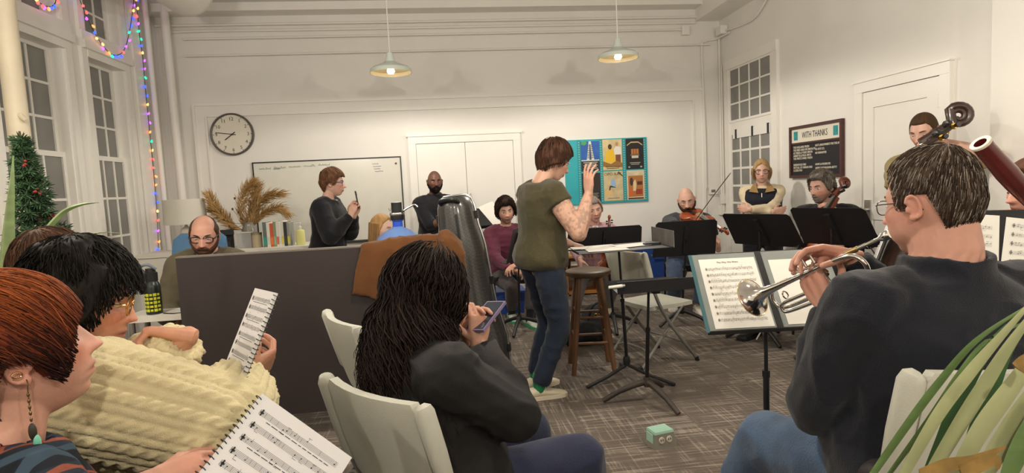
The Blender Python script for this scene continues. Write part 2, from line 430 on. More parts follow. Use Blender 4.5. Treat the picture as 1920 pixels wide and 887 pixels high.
# ------------------------------------------------------------------ pipes, conduits, boxes on the walls
def conduit(pts, r, label, n=10, m=None, name='conduit', cat='pipe', k=5):
    b = B(); tube(b, smooth_curve(pts, k), r, n); return tag(bobj(name, b, m or M_CONDUIT, smooth=True), label, cat)
yc = YB-.022
conduit([(3.32, yc, 3.30), (1, yc, 3.30), (-1.5, yc, 3.30), (-2.85, yc, 3.30), (-2.97, yc, 3.22), (-2.98, yc, 2.6), (-2.98, yc, .95)], .016, 'white conduit that bends down the far corner beside the clock', k=8)
conduit([(3.5, yc-.02, 3.365), (0, yc-.02, 3.365), (-3.1, yc-.02, 3.365)], .015, 'uppermost white conduit running across the back wall')
conduit([(3.12, yc-.03, 3.21), (0, yc-.03, 3.21), (-2.8, yc-.03, 3.21)], .013, 'thin white conduit ending at the small junction box')
conduit([(XR-.15, yc-.032, 3.02), (0, yc-.032, 3.02), (-2.8, yc-.032, 3.02)], .012, 'lowest white conduit running across the back wall')
conduit([(XR-.02, YB-.3, 3.10), (XR-.06, YB-.05, 3.09), (3.44, yc, 3.06), (3.40, yc, 2.95), (3.42, yc, 1.9), (3.42, yc, 1.2)], .013, 'white conduit dropping down the corner to the thermostat')
conduit([(XR-.03, YB-.05, 3.2), (XR-.03, YB-.05, 2.0), (XR-.03, YB-.05, .9)], .013, 'white conduit standing upright in the right corner')
conduit([(XR-.03, YB-.10, 2.75), (XR-.03, YB-.10, 1.8), (XR-.03, YB-.10, .9)], .009, 'thin wire channel standing beside the corner conduit')
conduit([(XR-.025, 7.2, 3.16), (XR-.025, 6.5, 3.10), (XR-.03, 6.2, 3.2), (XR-.03, 6.1, 3.32)], .013, 'white conduit climbing from the corner to the soffit')
conduit([(XR-.025, 5.9, 3.32), (XR-.03, 5.7, 3.22), (XR-.025, 5.3, 3.2), (XR-.025, 3.5, 3.2)], .013, 'white conduit running along the top of the side wall')
for lab, c, s in (('small white junction box at the end of the thin conduit', (3.18, YB-.03, 3.20), (.10,.06,.11)), ('white junction box high in the right corner', (XR-.05, YB-.16, 3.16), (.09,.13,.10)), ('white junction box under the soffit on the side wall', (XR-.035, 6.1, 3.27), (.07,.12,.09))):
    b = B(); cbox(b, c, s); o = bobj('junction_box', b, M_TRIM, bevel=.006); tag(o, lab, 'box')
    b = B(); cbox(b, V(c)-V((0,s[1]/2+.002,0)), (s[0]*.9,.004,s[2]*.9)); bobj('cover', b, M_TRIM, o)
e = empty('thermostat', at(1337,358,Y=YB-.03), label='white thermostat with grey display in the right corner', cat='thermostat'); c = V(e.location)
b = B(); cbox(b, c, (.11,.035,.085)); bobj('body', b, M_TRIM, e, bevel=.008)
b = B(); cbox(b, c-V((.005,.019,0)), (.055,.003,.035)); bobj('display', b, mat('lcd_grey', (.16,.17,.14), .3), e)
for k, (px, py) in enumerate(((1357,373), (1354,394))):
    c = at(px, py, X=XR-.03); b = B(); cbox(b, c, (.06,.085,.12)); o = bobj('wall_box', b, M_TRIM, bevel=.006); tag(o, ['white switch box below the thermostat','white outlet box beneath the switch box by the corner'][k], 'switch box')
    b = B(); cbox(b, c-V((.032,0,0)), (.006,.02,.04)); bobj('switch', b, M_TRIM, o)
# heating riser and the round duct
b = B(); p0 = at(6,0,X=-2.72); tube(b, [(p0.x,p0.y,0), (p0.x,p0.y,1.2), (p0.x,p0.y,2.4), (p0.x,p0.y,ZC)], .062, 20)
o = bobj('heating_pipe', b, mat('yellowed_pipe_paint', hexc('d3c6ad'), .5, var=.08, vscale=3), smooth=True); tag(o, 'thick cream painted pipe standing before the windows', 'pipe')
b = B(); tube(b, [(p0.x+.03,p0.y-.03,1.98),(p0.x+.09,p0.y-.06,1.93)], [.02,.012], 8); bobj('stub', b, MATS['yellowed_pipe_paint'], o, smooth=True)
b = B(); tube(b, [(-2.93,7.12,0),(-2.93,7.12,1.5),(-2.93,7.12,ZC)], .045, 20); tag(bobj('corner_pipe', b, M_CONDUIT, smooth=True), 'white painted riser pipe in the far corner behind the string lights', 'pipe')
b = B(); tube(b, [(-3.05,6.95,0),(-3.05,6.95,1.5),(-3.05,6.95,ZC)], .028, 16); tag(bobj('corner_pipe', b, M_CONDUIT, smooth=True), 'slimmer white riser pipe next to the far corner window', 'pipe')
b = B(); dc = at(355,-14,Y=6.2); lathe(b, [(0,.06),(.12,.05),(.2,.02),(.235,-.03),(.24,-.1),(.24,-5.0),(0,-5.0)], dc, 32, (0,1,0)); tag(bobj('air_duct', b, M_TRIM, smooth=True), 'round white air duct under the ceiling by the windows', 'duct')

# ------------------------------------------------------------------ pendant lamps
M_SHADE = mat('enamel_shade', hexc('cfd8cf'), .25, coat=.3)
M_SHADEIN = mat('enamel_shade_inside', (.62,.53,.34), .5)
M_BULB = mat('lit_bulb', (1,.95,.85), .3, emit=(1,.87,.68), estr=14)
def pendant(loc, label, open_=True):
    x, y, z = loc
    e = empty('pendant_lamp', (x, y, z), label=label, cat='lamp', group='enamel pendant lamps')
    prof = [(.195,0),(.192,.035),(.165,.055),(.085,.085),(.050,.105),(.036,.15),(.030,.185),(.012,.19)]
    b = B(); lathe(b, prof, (x,y,z), 36); sh = bobj('shade', b, M_SHADE, e, smooth=True)
    b = B(); lathe(b, [(.191,.001),(.187,.033),(.160,.051),(.080,.080),(.03,.085),(0,.085)], (x,y,z), 36); bobj('lining', b, M_SHADEIN, sh, smooth=True)
    b = B(); lathe(b, [(0,.0),(.025,.006),(.036,.025),(.030,.05),(.018,.07),(.016,.085)], (x,y,z-.012), 16); bobj('bulb', b, M_BULB, e, smooth=True)
    b = B(); cyl(b, (x,y,z+.185), (x,y,ZC), .005, n=6); bobj('cord', b, M_TRIM, e)
    b = B(); lathe(b, [(0,-.03),(.03,-.028),(.055,-.005),(.055,0)], (x,y,ZC), 16); bobj('canopy', b, M_TRIM, e, smooth=True)
    ld = bpy.data.lights.new('bulb_light', 'POINT' if open_ else 'SPOT'); ld.energy = LAMP_W; ld.color = LAMP_COL; ld.shadow_soft_size = .045
    if not open_: ld.spot_size = rad(179); ld.spot_blend = .22
    lo = bpy.data.objects.new('bulb_light', ld); COL.objects.link(lo); lo.parent = e; lo.location = (0,0,-.08 if open_ else -.045)
    return e
pa = at(733,137,d=5.55); pb = at(1159,110,d=5.65)
pendant(pa, 'white enamel pendant lamp over the whiteboard side of the room', False)
pendant(pb, 'white enamel pendant lamp nearer the interior window', False)
for y in (2.4, -.7):  # extra pendants added out of view so the whole room is lit
    for k, x in enumerate((-1.9, .1, 1.9)):
        pendant((x, y, pa.z), 'added unseen white enamel pendant lamp overhead, %s row, %s' % ('middle' if y > 0 else 'last', ('over the windows side','over the aisle','over the brass side')[k]))
# ================================================================== people: the builder
def _hash(ix, iy, iz, seed):
    n = (ix*374761393 + iy*668265263 + iz*2147483647 + seed*1274126177) & 0xFFFFFFFF
    n = ((n ^ (n >> 13)) * 1274126177) & 0xFFFFFFFF
    return ((n ^ (n >> 16)) & 0xFFFF) / 65535.0
def vnoise(p, seed=0):
    """value noise in [-1,1] for an (N,3) array"""
    p = np.asarray(p, np.float64); i = np.floor(p).astype(np.int64); f = p-i; f = f*f*(3-2*f); out = 0
    for dx in (0, 1):
        for dy in (0, 1):
            for dz in (0, 1):
                w = (f[:,0] if dx else 1-f[:,0])*(f[:,1] if dy else 1-f[:,1])*(f[:,2] if dz else 1-f[:,2])
                out = out + w*_hash(i[:,0]+dx, i[:,1]+dy, i[:,2]+dz, seed)
    return out*2-1
def sstep(a, b, x):
    t = np.clip((x-a)/(b-a), 0, 1); return t*t*(3-2*t)
def gs(p, c, sg):
    c = np.asarray(c); sg = np.asarray(sg) if np.ndim(sg) else np.array([sg]*3)
    return np.exp(-(((p-c)/sg)**2).sum(1))

def head_points(d, f):
    """unit directions -> points on the head (y forward, z up, origin at half height); f: face shape numbers"""
    x = d[:,0]*.0745*f.get('wide', 1); y = d[:,1]*.097; z = d[:,2]*.118
    s = np.clip(-z/.118, 0, 1); front = sstep(-.25, .45, d[:,1])
    x = x*(1-(.24-.10*f.get('jaw', 0))*s**1.7)
    y = np.where(y < 0, y*(1-.40*s**1.1), y)
    top = np.clip(z/.118, 0, 1); y = y - .006*top
    p = np.stack([x, y, z], 1)
    ax = np.abs(x); a = np.stack([ax, y, z], 1)
    dy = .034*s**1.5*np.exp(-(x/.042)**2)*front
    dy += front*(.0045*gs(a, (.030,.08,.024), (.024,.05,.010)) - .013*gs(a, (.032,.08,.003), (.015,.05,.011)) + .005*gs(a, (.046,.06,-.022), (.018,.05,.016)))
    nz = np.clip((.016-z)/.052, 0, 1)*sstep(-.047, -.037, z)
    dy += front*f.get('nose', 1)*(.027*nz*np.exp(-(x/(.0075+.005*nz))**2) + .010*np.exp(-((ax-.012)/.008)**2)*np.exp(-((z+.035)/.008)**2))
    m = np.exp(-(x/.022)**2)*front
    dy += m*(.0075*np.exp(-((z+.062)/.006)**2) + .0075*np.exp(-((z+.075)/.006)**2) - .006*np.exp(-((z+.0685)/.0025)**2) - .004*np.exp(-((z+.087)/.006)**2) + .004*np.exp(-((z+.103)/.010)**2))
    dy += f.get('chub', 0)*front*gs(a, (.04,.06,-.06), (.025,.05,.03))*.008
    p[:,1] += dy
    p[:,0] += np.sign(x)*(.003*gs(a, (.058,.045,-.018), .02) + f.get('chub', 0)*.010*gs(a, (.05,.03,-.065), .032))
    p[:,2] -= .006*f.get('chub', 0)*s
    return p
def dir_grid(nu, nv):
    u = np.arange(nu)/nu*2*PI; v = (np.arange(nv)+.5)/nv*PI - PI/2
    uu, vv = np.meshgrid(u, v)
    return np.stack([np.cos(vv)*np.sin(uu), np.cos(vv)*np.cos(uu), np.sin(vv)], -1).reshape(-1,3)
def grid_faces(nu, nv):
    fs = [(j*nu+i, j*nu+(i+1)%nu, (j+1)*nu+(i+1)%nu, (j+1)*nu+i) for j in range(nv-1) for i in range(nu)]
    fs.append(tuple(range(nu-1, -1, -1))); fs.append(tuple((nv-1)*nu+i for i in range(nu))); return fs
def grid_normals(p, nu, nv):
    g = p.reshape(nv, nu, 3); du = np.roll(g, -1, 1)-np.roll(g, 1, 1); dv = np.empty_like(g)
    dv[1:-1] = g[2:]-g[:-2]; dv[0] = g[1]-g[0]; dv[-1] = g[-1]-g[-2]
    n = np.cross(du, dv).reshape(-1,3); l = np.linalg.norm(n, axis=1, keepdims=True); n = n/np.maximum(l, 1e-9)
    s = np.sign((n*p).sum(1, keepdims=True)); return n*np.where(s == 0, 1, s)
HAIRLINE = [(0,.078),(25,.076),(45,.070),(58,.050),(68,.020),(78,-.018),(90,-.022),(98,.008),(112,.010),(126,-.02),(145,-.062),(180,-.075)]
def hairline(az, line):
    xs = [a for a, _ in line]; ys = [b for _, b in line]; return np.interp(np.abs(az), xs, ys)
def mesh_from(verts, faces, name):
    me = bpy.data.meshes.new(name); me.from_pydata([tuple(v) for v in verts], [], faces); me.update()
    me.polygons.foreach_set('use_smooth', [True]*len(me.polygons)); return me

M_SKIN = mat('skin', (.6,.4,.3), .48, vcol=True, var=.06, vscale=28, bump=.05, bscale=220, spec=.35)
MATS['skin'].node_tree.nodes['Principled BSDF'].inputs['Subsurface Weight'].default_value = .08
MATS['skin'].node_tree.nodes['Principled BSDF'].inputs['Subsurface Radius'].default_value = (.012,.005,.003)
M_HAIR = mat('hair', (.1,.06,.03), .68, vcol=True, spec=.18)
M_HAIRGLOSS = mat('hair_glossy', (.1,.06,.03), .38, vcol=True, spec=.45)
M_EYE = mat('eye_white', (.62,.58,.54), .2)
M_IRIS = mat('eye_iris', (.02,.013,.01), .15)
def cloth(name, col, rough=.85, bump=.25, bscale=180, var=.10, vscale=9, sheen=.15):
    return mat(name, col, rough, var=var, vscale=vscale, bump=bump, bscale=bscale, spec=.2, sheen=sheen)
M_VCLOTH = mat('printed_cloth', (.5,.5,.5), .85, vcol=True, var=.06, vscale=12, bump=.25, bscale=180, spec=.2, sheen=.1)

def arm_ik(S, W, L1, L2, pole):
    d = W-S; L = min(d.length, (L1+L2)*.995); L = max(L, abs(L1-L2)+.02); u = d.normalized(); W = S+u*L
    a = (L1*L1-L2*L2+L*L)/(2*L); hh = math.sqrt(max(L1*L1-a*a, 0)); p = pole-u*pole.dot(u)
    p = p.normalized() if p.length > 1e-6 else perp(u)[0]
    return S+u*a+p*hh, W
def add_hand(bm, W, d, n, side, s=1.0, curl=(.35,.45,.5,.55), thumb=(.55,.3), spread=.06, pinch=0.0):
    """palm + five fingers; W wrist, d finger direction, n palm side; thumb leaves the side of the palm near the wrist"""
    d = V(d).normalized(); n = V(n); n = (n-d*n.dot(d)).normalized(); t = d.cross(n)*(1 if side == 'R' else -1)
    k = 1.06*s
    def rr(c, wd, th): return ring(c, t*wd, n*th, 12, .8)
    loft(bm, [rr(W-d*.02*k, .026*k, .020*k), rr(W+d*.012*k, .029*k, .019*k), rr(W+d*.045*k, .039*k, .0165*k), rr(W+d*.078*k, .040*k, .014*k), rr(W+d*.092*k, .036*k, .009*k)])
    ell(bm, W+d*.032*k+t*.022*k+n*.010*k, (.020*k,.020*k,.014*k))
    offs = (.030, .010, -.010, -.029); lens = ((.044,.025,.021),(.047,.029,.022),(.044,.027,.022),(.034,.021,.019)); base = (.086,.090,.086,.078)
    for i in range(4):
        p = W + d*base[i]*k + t*offs[i]*k; a = 0.0; sp = spread*(1.5-i); dd0 = (d+t*sp*.9).normalized()
        r = (.0090,.0092,.0088,.0078)[i]*k
        prev = W + d*(base[i]-.03)*k + t*offs[i]*.9*k
        cone(bm, prev, p, r*1.1, r*1.06, 8)
        for j in range(3):
            a += curl[i]*(1.0, 1.1, .7)[j]*1.25
            q = p + (dd0*math.cos(a)+n*math.sin(a))*lens[i][j]*k
            cone(bm, p, q, r*(1.04-.09*j), r*(.97-.10*j), 8); p = q
    p = W + d*.022*k + t*.024*k + n*.008*k
    dirs = [(d*.62+t*.72+n*thumb[0]*.9).normalized(), (d*.85+t*(.42-thumb[1]*.5)+n*(thumb[0]*.9+thumb[1]*.4)).normalized(), (d*.92+t*(.2-thumb[1]*.9)+n*(thumb[0]*.7+thumb[1]*.6)).normalized()]
    for j, (L, r) in enumerate(((.044,.0125),(.032,.0105),(.026,.0092))):
        q = p + dirs[j]*L*k; cone(bm, p, q, r*k, r*.92*k, 8); p = q
    return p
TORSO = [(-.12,.115,.085,.0), (-.04,.158,.108,-.005), (.06,.168,.117,-.008), (.20,.158,.112,0), (.38,.146,.104,.004), (.58,.160,.114,.006), (.74,.170,.116,.004), (.87,.160,.098,0), (.955,.112,.076,-.004), (1.02,.066,.062,0)]

class Person:
    pass
def person(label, pos, yaw, HCw=None, h=1.72, sit=True, pelvis=None, lean=6, side=0, twist=0, head=(0,0,0), hands=None, poles=None, feet=None, kpoles=None, girth=1.0, belly=0.0, bust=0.0,
           skin='c89a7c', hairc='3a2a1e', hair=None, garments=(), trousers=None, shoes=None, face=None, vox=.0055, hvox=.005, gvox=.0125, bare=(), glasses=None, group=None, neck_fwd=.02, head_scale=1.0, shw=1.0, brow=None, extra=None, seed=1, legs=True, neck_len=0.0, armw=1.0):
    P = Person(); s = h/1.72; P.s = s; face = dict(face or {}); hands = hands or {}; poles = poles or {}; kpoles = kpoles or {}
    R3 = Matrix.Rotation(rad(yaw), 3, 'Z')
    spine = (Matrix.Rotation(rad(-lean), 3, 'X') @ Matrix.Rotation(rad(side), 3, 'Y'))
    RH = R3 @ Matrix.Rotation(rad(head[0]), 3, 'Z') @ Matrix.Rotation(rad(-head[1]), 3, 'X') @ Matrix.Rotation(rad(head[2]), 3, 'Y')
    if HCw is not None:      # head position known: work down to the pelvis
        up_ = R3 @ spine @ V((0,0,1)); pv = V(HCw) - RH @ V((0,.022,.072))*s**.5*head_scale - (R3 @ V((0,1,0)))*neck_fwd - up_*((.085+neck_len)*s+.50*s)
        pos = (pv.x, pv.y); pelvis = pv.z
    M = Matrix.Translation((pos[0], pos[1], 0)) @ Matrix.Rotation(rad(yaw), 4, 'Z'); P.M = M; P.R = R3
    def w(x, y, z): return M @ V((x, y, z))
    pz = pelvis if pelvis is not None else (.55 if sit else .53*h)
    root = empty('person', (pos[0], pos[1], 0), rad(yaw), label, 'person', group); P.root = root
    up = R3 @ spine @ V((0,0,1)); Rt = R3 @ Matrix.Rotation(rad(twist), 3, 'Z') @ spine
    fx, fy = Rt @ V((1,0,0)), Rt @ V((0,1,0)); P.fx, P.fy, P.up = fx, fy, up
    pel = w(0,0,pz); tl = .50*s; N = pel + up*tl; P.pel, P.N = pel, N
    # twist grows along the spine
    def torso_rings(inf=0.0, t0=-.2, t1=1.1, g=girth, n=24, flare=0.0):
        out = []
        ts = sorted(set([t for t in (-.12,-.04,.06,.14,.20,.30,.38,.48,.58,.66,.74,.81,.87,.955,1.02) if t0 <= t <= t1] + [x for x in (t0, t1) if -.35 <= x <= 1.02]))
        for t in ts:
            ti = t; t = max(t, .04) if inf > 0 and t0 < -.125 else t
            wd = np.interp(t, [r[0] for r in TORSO], [r[1] for r in TORSO]); dp = np.interp(t, [r[0] for r in TORSO], [r[2] for r in TORSO]); off = np.interp(t, [r[0] for r in TORSO], [r[3] for r in TORSO]); t = ti
            k = min(max(t, 0), 1); Rk = R3 @ Matrix.Rotation(rad(twist)*k, 3, 'Z') @ spine
            ge = g if t < .8 else 1+(g-1)*max(0, (1.02-t)/.22)
            wd = wd*s*ge + inf + flare*max(0, .3-t); dp = dp*s*ge + inf + flare*.8*max(0, .3-t)
            bel = belly*math.exp(-((t-.22)/.2)**2); bu = bust*math.exp(-((t-.64)/.10)**2)
            c = pel + up*(tl*t) + (Rk @ V((0,1,0)))*(off*s + (bel+bu)*.5)
            out.append(ring(c, (Rk @ V((1,0,0)))*(wd*(shw if t > .5 else 1)+bel*.3), (Rk @ V((0,1,0)))*(dp+(bel+bu)*.5), n, .9))
        return out
    P.torso_rings = torso_rings
    sh = {'L': N - fx*.170*s*shw*(1+(girth-1)*.5) - up*.070*s, 'R': N + fx*.170*s*shw*(1+(girth-1)*.5) - up*.070*s}; P.sh = sh
    hipx = .092*s*min(girth, 1.25)
    P.joint = {}
    # arms
    for S_ in ('L', 'R'):
        sg = -1 if S_ == 'L' else 1
        spec = hands.get(S_) or {}
        tgt = V(spec['to']) if 'to' in spec else w(sg*.13, .36*s if sit else .10, pz+.12*s if sit else pz-.02)
        pole = V(poles[S_]) if S_ in poles else R3 @ V((sg*.6, -.5, -.8))
        E, W = arm_ik(sh[S_], tgt, .295*s, .262*s, pole)
        P.joint['E'+S_], P.joint['W'+S_] = E, W
    # legs
    for S_ in ('L', 'R'):
        sg = -1 if S_ == 'L' else 1; hp = pel + R3 @ V((sg*hipx, 0, -.02)); P.joint['H'+S_] = hp
        if feet and S_ in feet: A = V(feet[S_]) + V((0,0,.085*s))
        else: A = w(sg*(.12 if sit else .09), .46*s if sit else 0.0, .085*s)
        pole = V(kpoles[S_]) if S_ in kpoles else R3 @ V((sg*.12, 1, .35))
        K, A2 = arm_ik(hp, A, .43*s, .415*s, pole)
        P.joint['K'+S_], P.joint['A'+S_] = K, A2
    J = P.joint
    # head frame
    nb = N + up*.0; hs = s**.5*head_scale
    skull = nb + up*(.085+neck_len)*s + (R3 @ V((0,1,0)))*neck_fwd
    HC = skull + RH @ V((0,.022,.072))*hs; P.HC, P.RH, P.hs = HC, RH, hs
    RHn = np.array(RH); HCn = np.array(HC)
    def hw(p): return (np.asarray(p)*hs) @ RHn.T + HCn
    P.hw = hw; P.hwv = lambda p: HC + RH @ (V(p)*hs)
    sk = np.array(hexc(skin)); sk = sk*.80 + sk.mean()*.20*np.array([1.03,1.0,.97])
    # ---- head and neck shell
    nu, nv = 96, 80
    D = dir_grid(nu, nv); hp0 = head_points(D, face); pts = hw(hp0)
    bm = B(); vs = [bm.verts.new(p) for p in pts]
    for fc in grid_faces(nu, nv): bm.faces.new([vs[i] for i in fc])
    nr = .054*s*(1+(girth-1)*.45)*face.get('neck', 1)
    loft(bm, [ring(nb-up*.10*s, fx*.07*s, fy*.055*s, 16), ring(nb-up*.03*s, fx*.066*s, fy*.060*s, 16), ring(nb+up*.015*s, fx*nr*1.12, fy*nr*1.1, 16), ring(nb+(skull-nb)*.6, RH@V((nr,0,0)), RH@V((0,nr*1.05,0)), 16), ring(skull+RH@V((0,.012,.03)), RH@V((nr*.96,0,0)), RH@V((0,nr*1.1,0)), 16)])
    es = face.get('ears', 1.0)
    for sg in (-1, 1):
        c = P.hwv((sg*.0755*face.get('wide',1), -.008, -.008)); Me = RH @ Matrix.Rotation(sg*rad(-24), 3, 'Z') @ Matrix.Rotation(rad(-10), 3, 'X')
        ell(bm, c+Me@V((sg*.002,-.002,0)), V((.0055,.015,.026))*hs*es, Me, 12, 8)
        loop = [c + Me @ (V((sg*.0075, -.003+.0155*math.cos(a), .003+.029*math.sin(a)))*hs*es) for a in np.linspace(rad(20), rad(285), 14)]
        tube(bm, loop, [.0042*hs]*len(loop), 7)
        ell(bm, c+Me@(V((sg*.004,.006,-.024))*hs*es), V((.0055,.008,.010))*hs*es, Me, 8, 6)
        ell(bm, c+Me@(V((sg*.002,.012,-.002))*hs*es), V((.007,.006,.009))*hs*es, Me, 8, 6)
    headme = remesh(bm, hvox, 2 if hvox > .004 else 5, .4)
    loc = ((get_co(headme)-HCn) @ RHn)/hs
    c = np.tile(sk, (len(loc), 1)); al = np.stack([np.abs(loc[:,0]), loc[:,1], loc[:,2]], 1); fr = (loc[:,1] > .02)[:,None]
    red = np.array([1.12,.80,.76])
    def mixc(c, m, t): m = np.clip(m, 0, 1)[:,None]; return c*(1-m)+t*m
    c = mixc(c, .75*gs(al, (.044,.075,-.03), (.024,.06,.022))+.7*gs(al, (0,.11,-.038), (.016,.03,.012))+.6*gs(al, (.078,-.01,-.01), (.012,.03,.03)), sk*red)
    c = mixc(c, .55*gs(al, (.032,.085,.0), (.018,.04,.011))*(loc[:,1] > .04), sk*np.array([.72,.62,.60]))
    lip = np.array(hexc(face.get('lip', '9a5a50')))
    c = mixc(c, (np.exp(-((loc[:,2]+.0685)/.009)**2)*np.exp(-(loc[:,0]/.024)**4)*(loc[:,1] > .06))*.8, lip)
    c = mixc(c, (np.exp(-((loc[:,2]+.0685)/.0028)**2)*np.exp(-(loc[:,0]/.026)**4)*(loc[:,1] > .06))*.7, lip*.35)
    if 'stubble' in face:
        st, amt = face['stubble']; az = np.degrees(np.arctan2(al[:,0], loc[:,1]))
        mk = sstep(-.040, -.058, loc[:,2]+.02*np.clip((az-60)/30, -1, 0)*0)*sstep(-.02, .0, loc[:,1])*sstep(-.135,-.115, loc[:,2])
        c = mixc(c, amt*mk, np.array(hexc(st)))
    if 'scalp' in face:
        st, amt = face['scalp']; az = np.degrees(np.arctan2(loc[:,0], loc[:,1]))
        c = mixc(c, amt*sstep(-.004, .012, loc[:,2]-hairline(az, face.get('scalp_line', HAIRLINE)))*(loc[:,2] > -.08), np.array(hexc(st)))
    set_col(headme, c)
    parts = [headme]
    # ---- arms and hands shells
    for S_ in ('L', 'R'):
        spec = hands.get(S_) or {}; E, W = J['E'+S_], J['W'+S_]
        d = V(spec['dir']) if 'dir' in spec else (W-E).normalized() + V((0,0,-.0))
        n = V(spec['palm']) if 'palm' in spec else ((R3 @ V((0,0,-1))) if sit else (R3 @ V((1 if S_ == 'L' else -1, .2, 0))))
        bm = B(); fat = (1+(girth-1)*.45)*armw
        if S_ in bare:
            cone(bm, sh[S_], sh[S_].lerp(E,.5), .054*s*fat, .049*s*fat); cone(bm, sh[S_].lerp(E,.5), E, .049*s*fat, .040*s*fat)
            cone(bm, E, E.lerp(W,.35), .040*s*fat, .042*s*fat); cone(bm, E.lerp(W,.35), W, .042*s*fat, .027*s)
        else: cone(bm, E.lerp(W,.45), W, .036*s*fat, .027*s)
        P.joint['T'+S_] = add_hand(bm, W, d, n, S_, s*spec.get('size',1), spec.get('curl', (.35,.42,.48,.52)), spec.get('thumb', (.5,.3)), spec.get('spread', .05))
        hm = remesh(bm, spec.get('vox', vox if S_ in bare else min(vox, .005)), 2, .35)
        hc = get_co(hm); c2 = np.tile(sk, (len(hc), 1))*(1+.05*vnoise(hc*40, 3))[:,None]
        dist = np.linalg.norm(hc-np.array(W + d.normalized()*.11), axis=1); c2 = mixc(c2, .5*np.exp(-(dist/.06)**2), sk*np.array([1.1,.86,.82]))
        if spec.get('tattoo'):
            tt = vnoise(hc*62, 5)+.7*vnoise(hc*120, 6); t2 = vnoise(hc*20, 9)
            c2 = mixc(c2, .45*sstep(-.1,.45,tt)*sstep(-.9,-.1,t2)*(dist > .12), np.array(hexc('5f5750'))); c2 = mixc(c2, .35*sstep(.3,.6,vnoise(hc*25, 12))*(dist > .12), np.array(hexc('a06050')))
        set_col(hm, c2); parts.append(hm)
    # ---- inner trunk and limbs (under the clothes)
    bm = B(); loft(bm, torso_rings(-.03))
    for S_ in ('L', 'R'):
        cone(bm, sh[S_], J['E'+S_], .044*s, .034*s); cone(bm, J['E'+S_], J['W'+S_], .033*s, .024*s)
        if legs: cone(bm, J['H'+S_], J['K'+S_], .060*s, .042*s); cone(bm, J['K'+S_], J['A'+S_], .046*s, .032*s)
    bm_in = remesh(bm, .022, 1); set_col(bm_in, np.tile(sk, (len(bm_in.vertices), 1))); parts.append(bm_in)
    P.body = mobj('body', join_meshes(parts, 'body'), M_SKIN, root)
    # ---- eyes and brows
    for sg in (-1, 1):
        c = P.hwv((sg*.032, .0735+face.get('eye',0), .001)); b = B(); ell(b, c, V((.0125,.0120,.0060*face.get('lid',1)))*hs, RH, 12, 8); ey = bobj('eye', b, M_EYE, root, smooth=True)
        b = B(); ell(b, c+RH@(V((0,.0068,-.0005))*hs), V((.0062,.0062,.0052*face.get('lid',1)))*hs, RH, 10, 6); bobj('iris', b, M_IRIS, ey, smooth=True)
    bc = np.array(hexc(brow or hairc))
    for sg in (-1, 1):
        pp = []; b = B()
        for k in range(7):
            xx = .014+.034*k/6; dd = np.array([[sg*xx/.0745, .80, (.019+.005*math.sin(k/6*PI)-.002*(k/6))/.118]]); q = head_points(dd/np.linalg.norm(dd), face)[0]
            pp.append(P.hwv((sg*xx, q[1]+.000, .0205+.0045*math.sin(k/6*2.4))))
        tube(b, pp, [.0022*hs,.0036*hs,.004*hs,.0038*hs,.0034*hs,.0028*hs,.0014*hs], 6)
        bw = bobj('eyebrow', b, M_HAIR, root, smooth=True); set_col(bw.data, bc)
    # ---- hair shells
    hcol = np.array(hexc(hairc))
    def shell(thick, color, name='hair', nu=None, nv=None, streak=.0022, m=M_HAIR, freq=46, light=.35, crown=(0,-.35,.94), grey=None):
        nu, nv = (120, 90) if hvox < .004 else (80, 60)
        D = dir_grid(nu, nv); q = head_points(D, face); nrm = grid_normals(q, nu, nv)
        cr = np.array(crown)/np.linalg.norm(crown); ax1 = np.cross(cr, [1,0,0]); ax1 /= np.linalg.norm(ax1); ax2 = np.cross(cr, ax1)
        ph = np.arctan2(D@ax2, D@ax1); th = np.arccos(np.clip(D@cr, -1, 1))
        st = vnoise(np.stack([np.cos(ph)*freq/6, np.sin(ph)*freq/6, th*2.2], 1), seed)*.6 + vnoise(np.stack([np.cos(ph)*freq/2.4, np.sin(ph)*freq/2.4, th*3.5], 1), seed+5)*.5
        t = thick(D, q); on = np.clip(t/.006, 0, 1)
        # smooth the skin features away under thick hair
        q2 = q + nrm*(t + streak*st*on)[:,None]
        me = mesh_from(hw(q2), grid_faces(nu, nv), name)
        cc = np.tile(np.array(color), (len(q), 1))*(1+light*st)[:,None]
        if grey: cc = mixc(cc, grey[1]*sstep(.1, .7, st+vnoise(q*60, 8)*.5), np.array(hexc(grey[0])))
        set_col(me, np.clip(cc, 0, 1)); return mobj(name, me, m, root)
    P.shell = shell
    def std(line=HAIRLINE, T=.014, topT=None, soft=.016, back=1.0, rough=.003, fringe=0, bald=None):
        topT = T if topT is None else topT
        def fn(D, q):
            az = np.degrees(np.arctan2(D[:,0], D[:,1])); zl = hairline(az, line)
            m = sstep(-soft*.4, soft*.6, q[:,2]-zl); th = T+(topT-T)*sstep(.02,.09,q[:,2])
            if bald:
                bd = np.array(bald[:3]); bd = bd/np.linalg.norm(bd); m = m*sstep(bald[3]-6, bald[3]+8, np.degrees(np.arccos(np.clip(D@bd, -1, 1))))
            return -.008 + m*(th+.008) + m*rough*vnoise(q*32, seed+2)
        return fn
    P.std = std
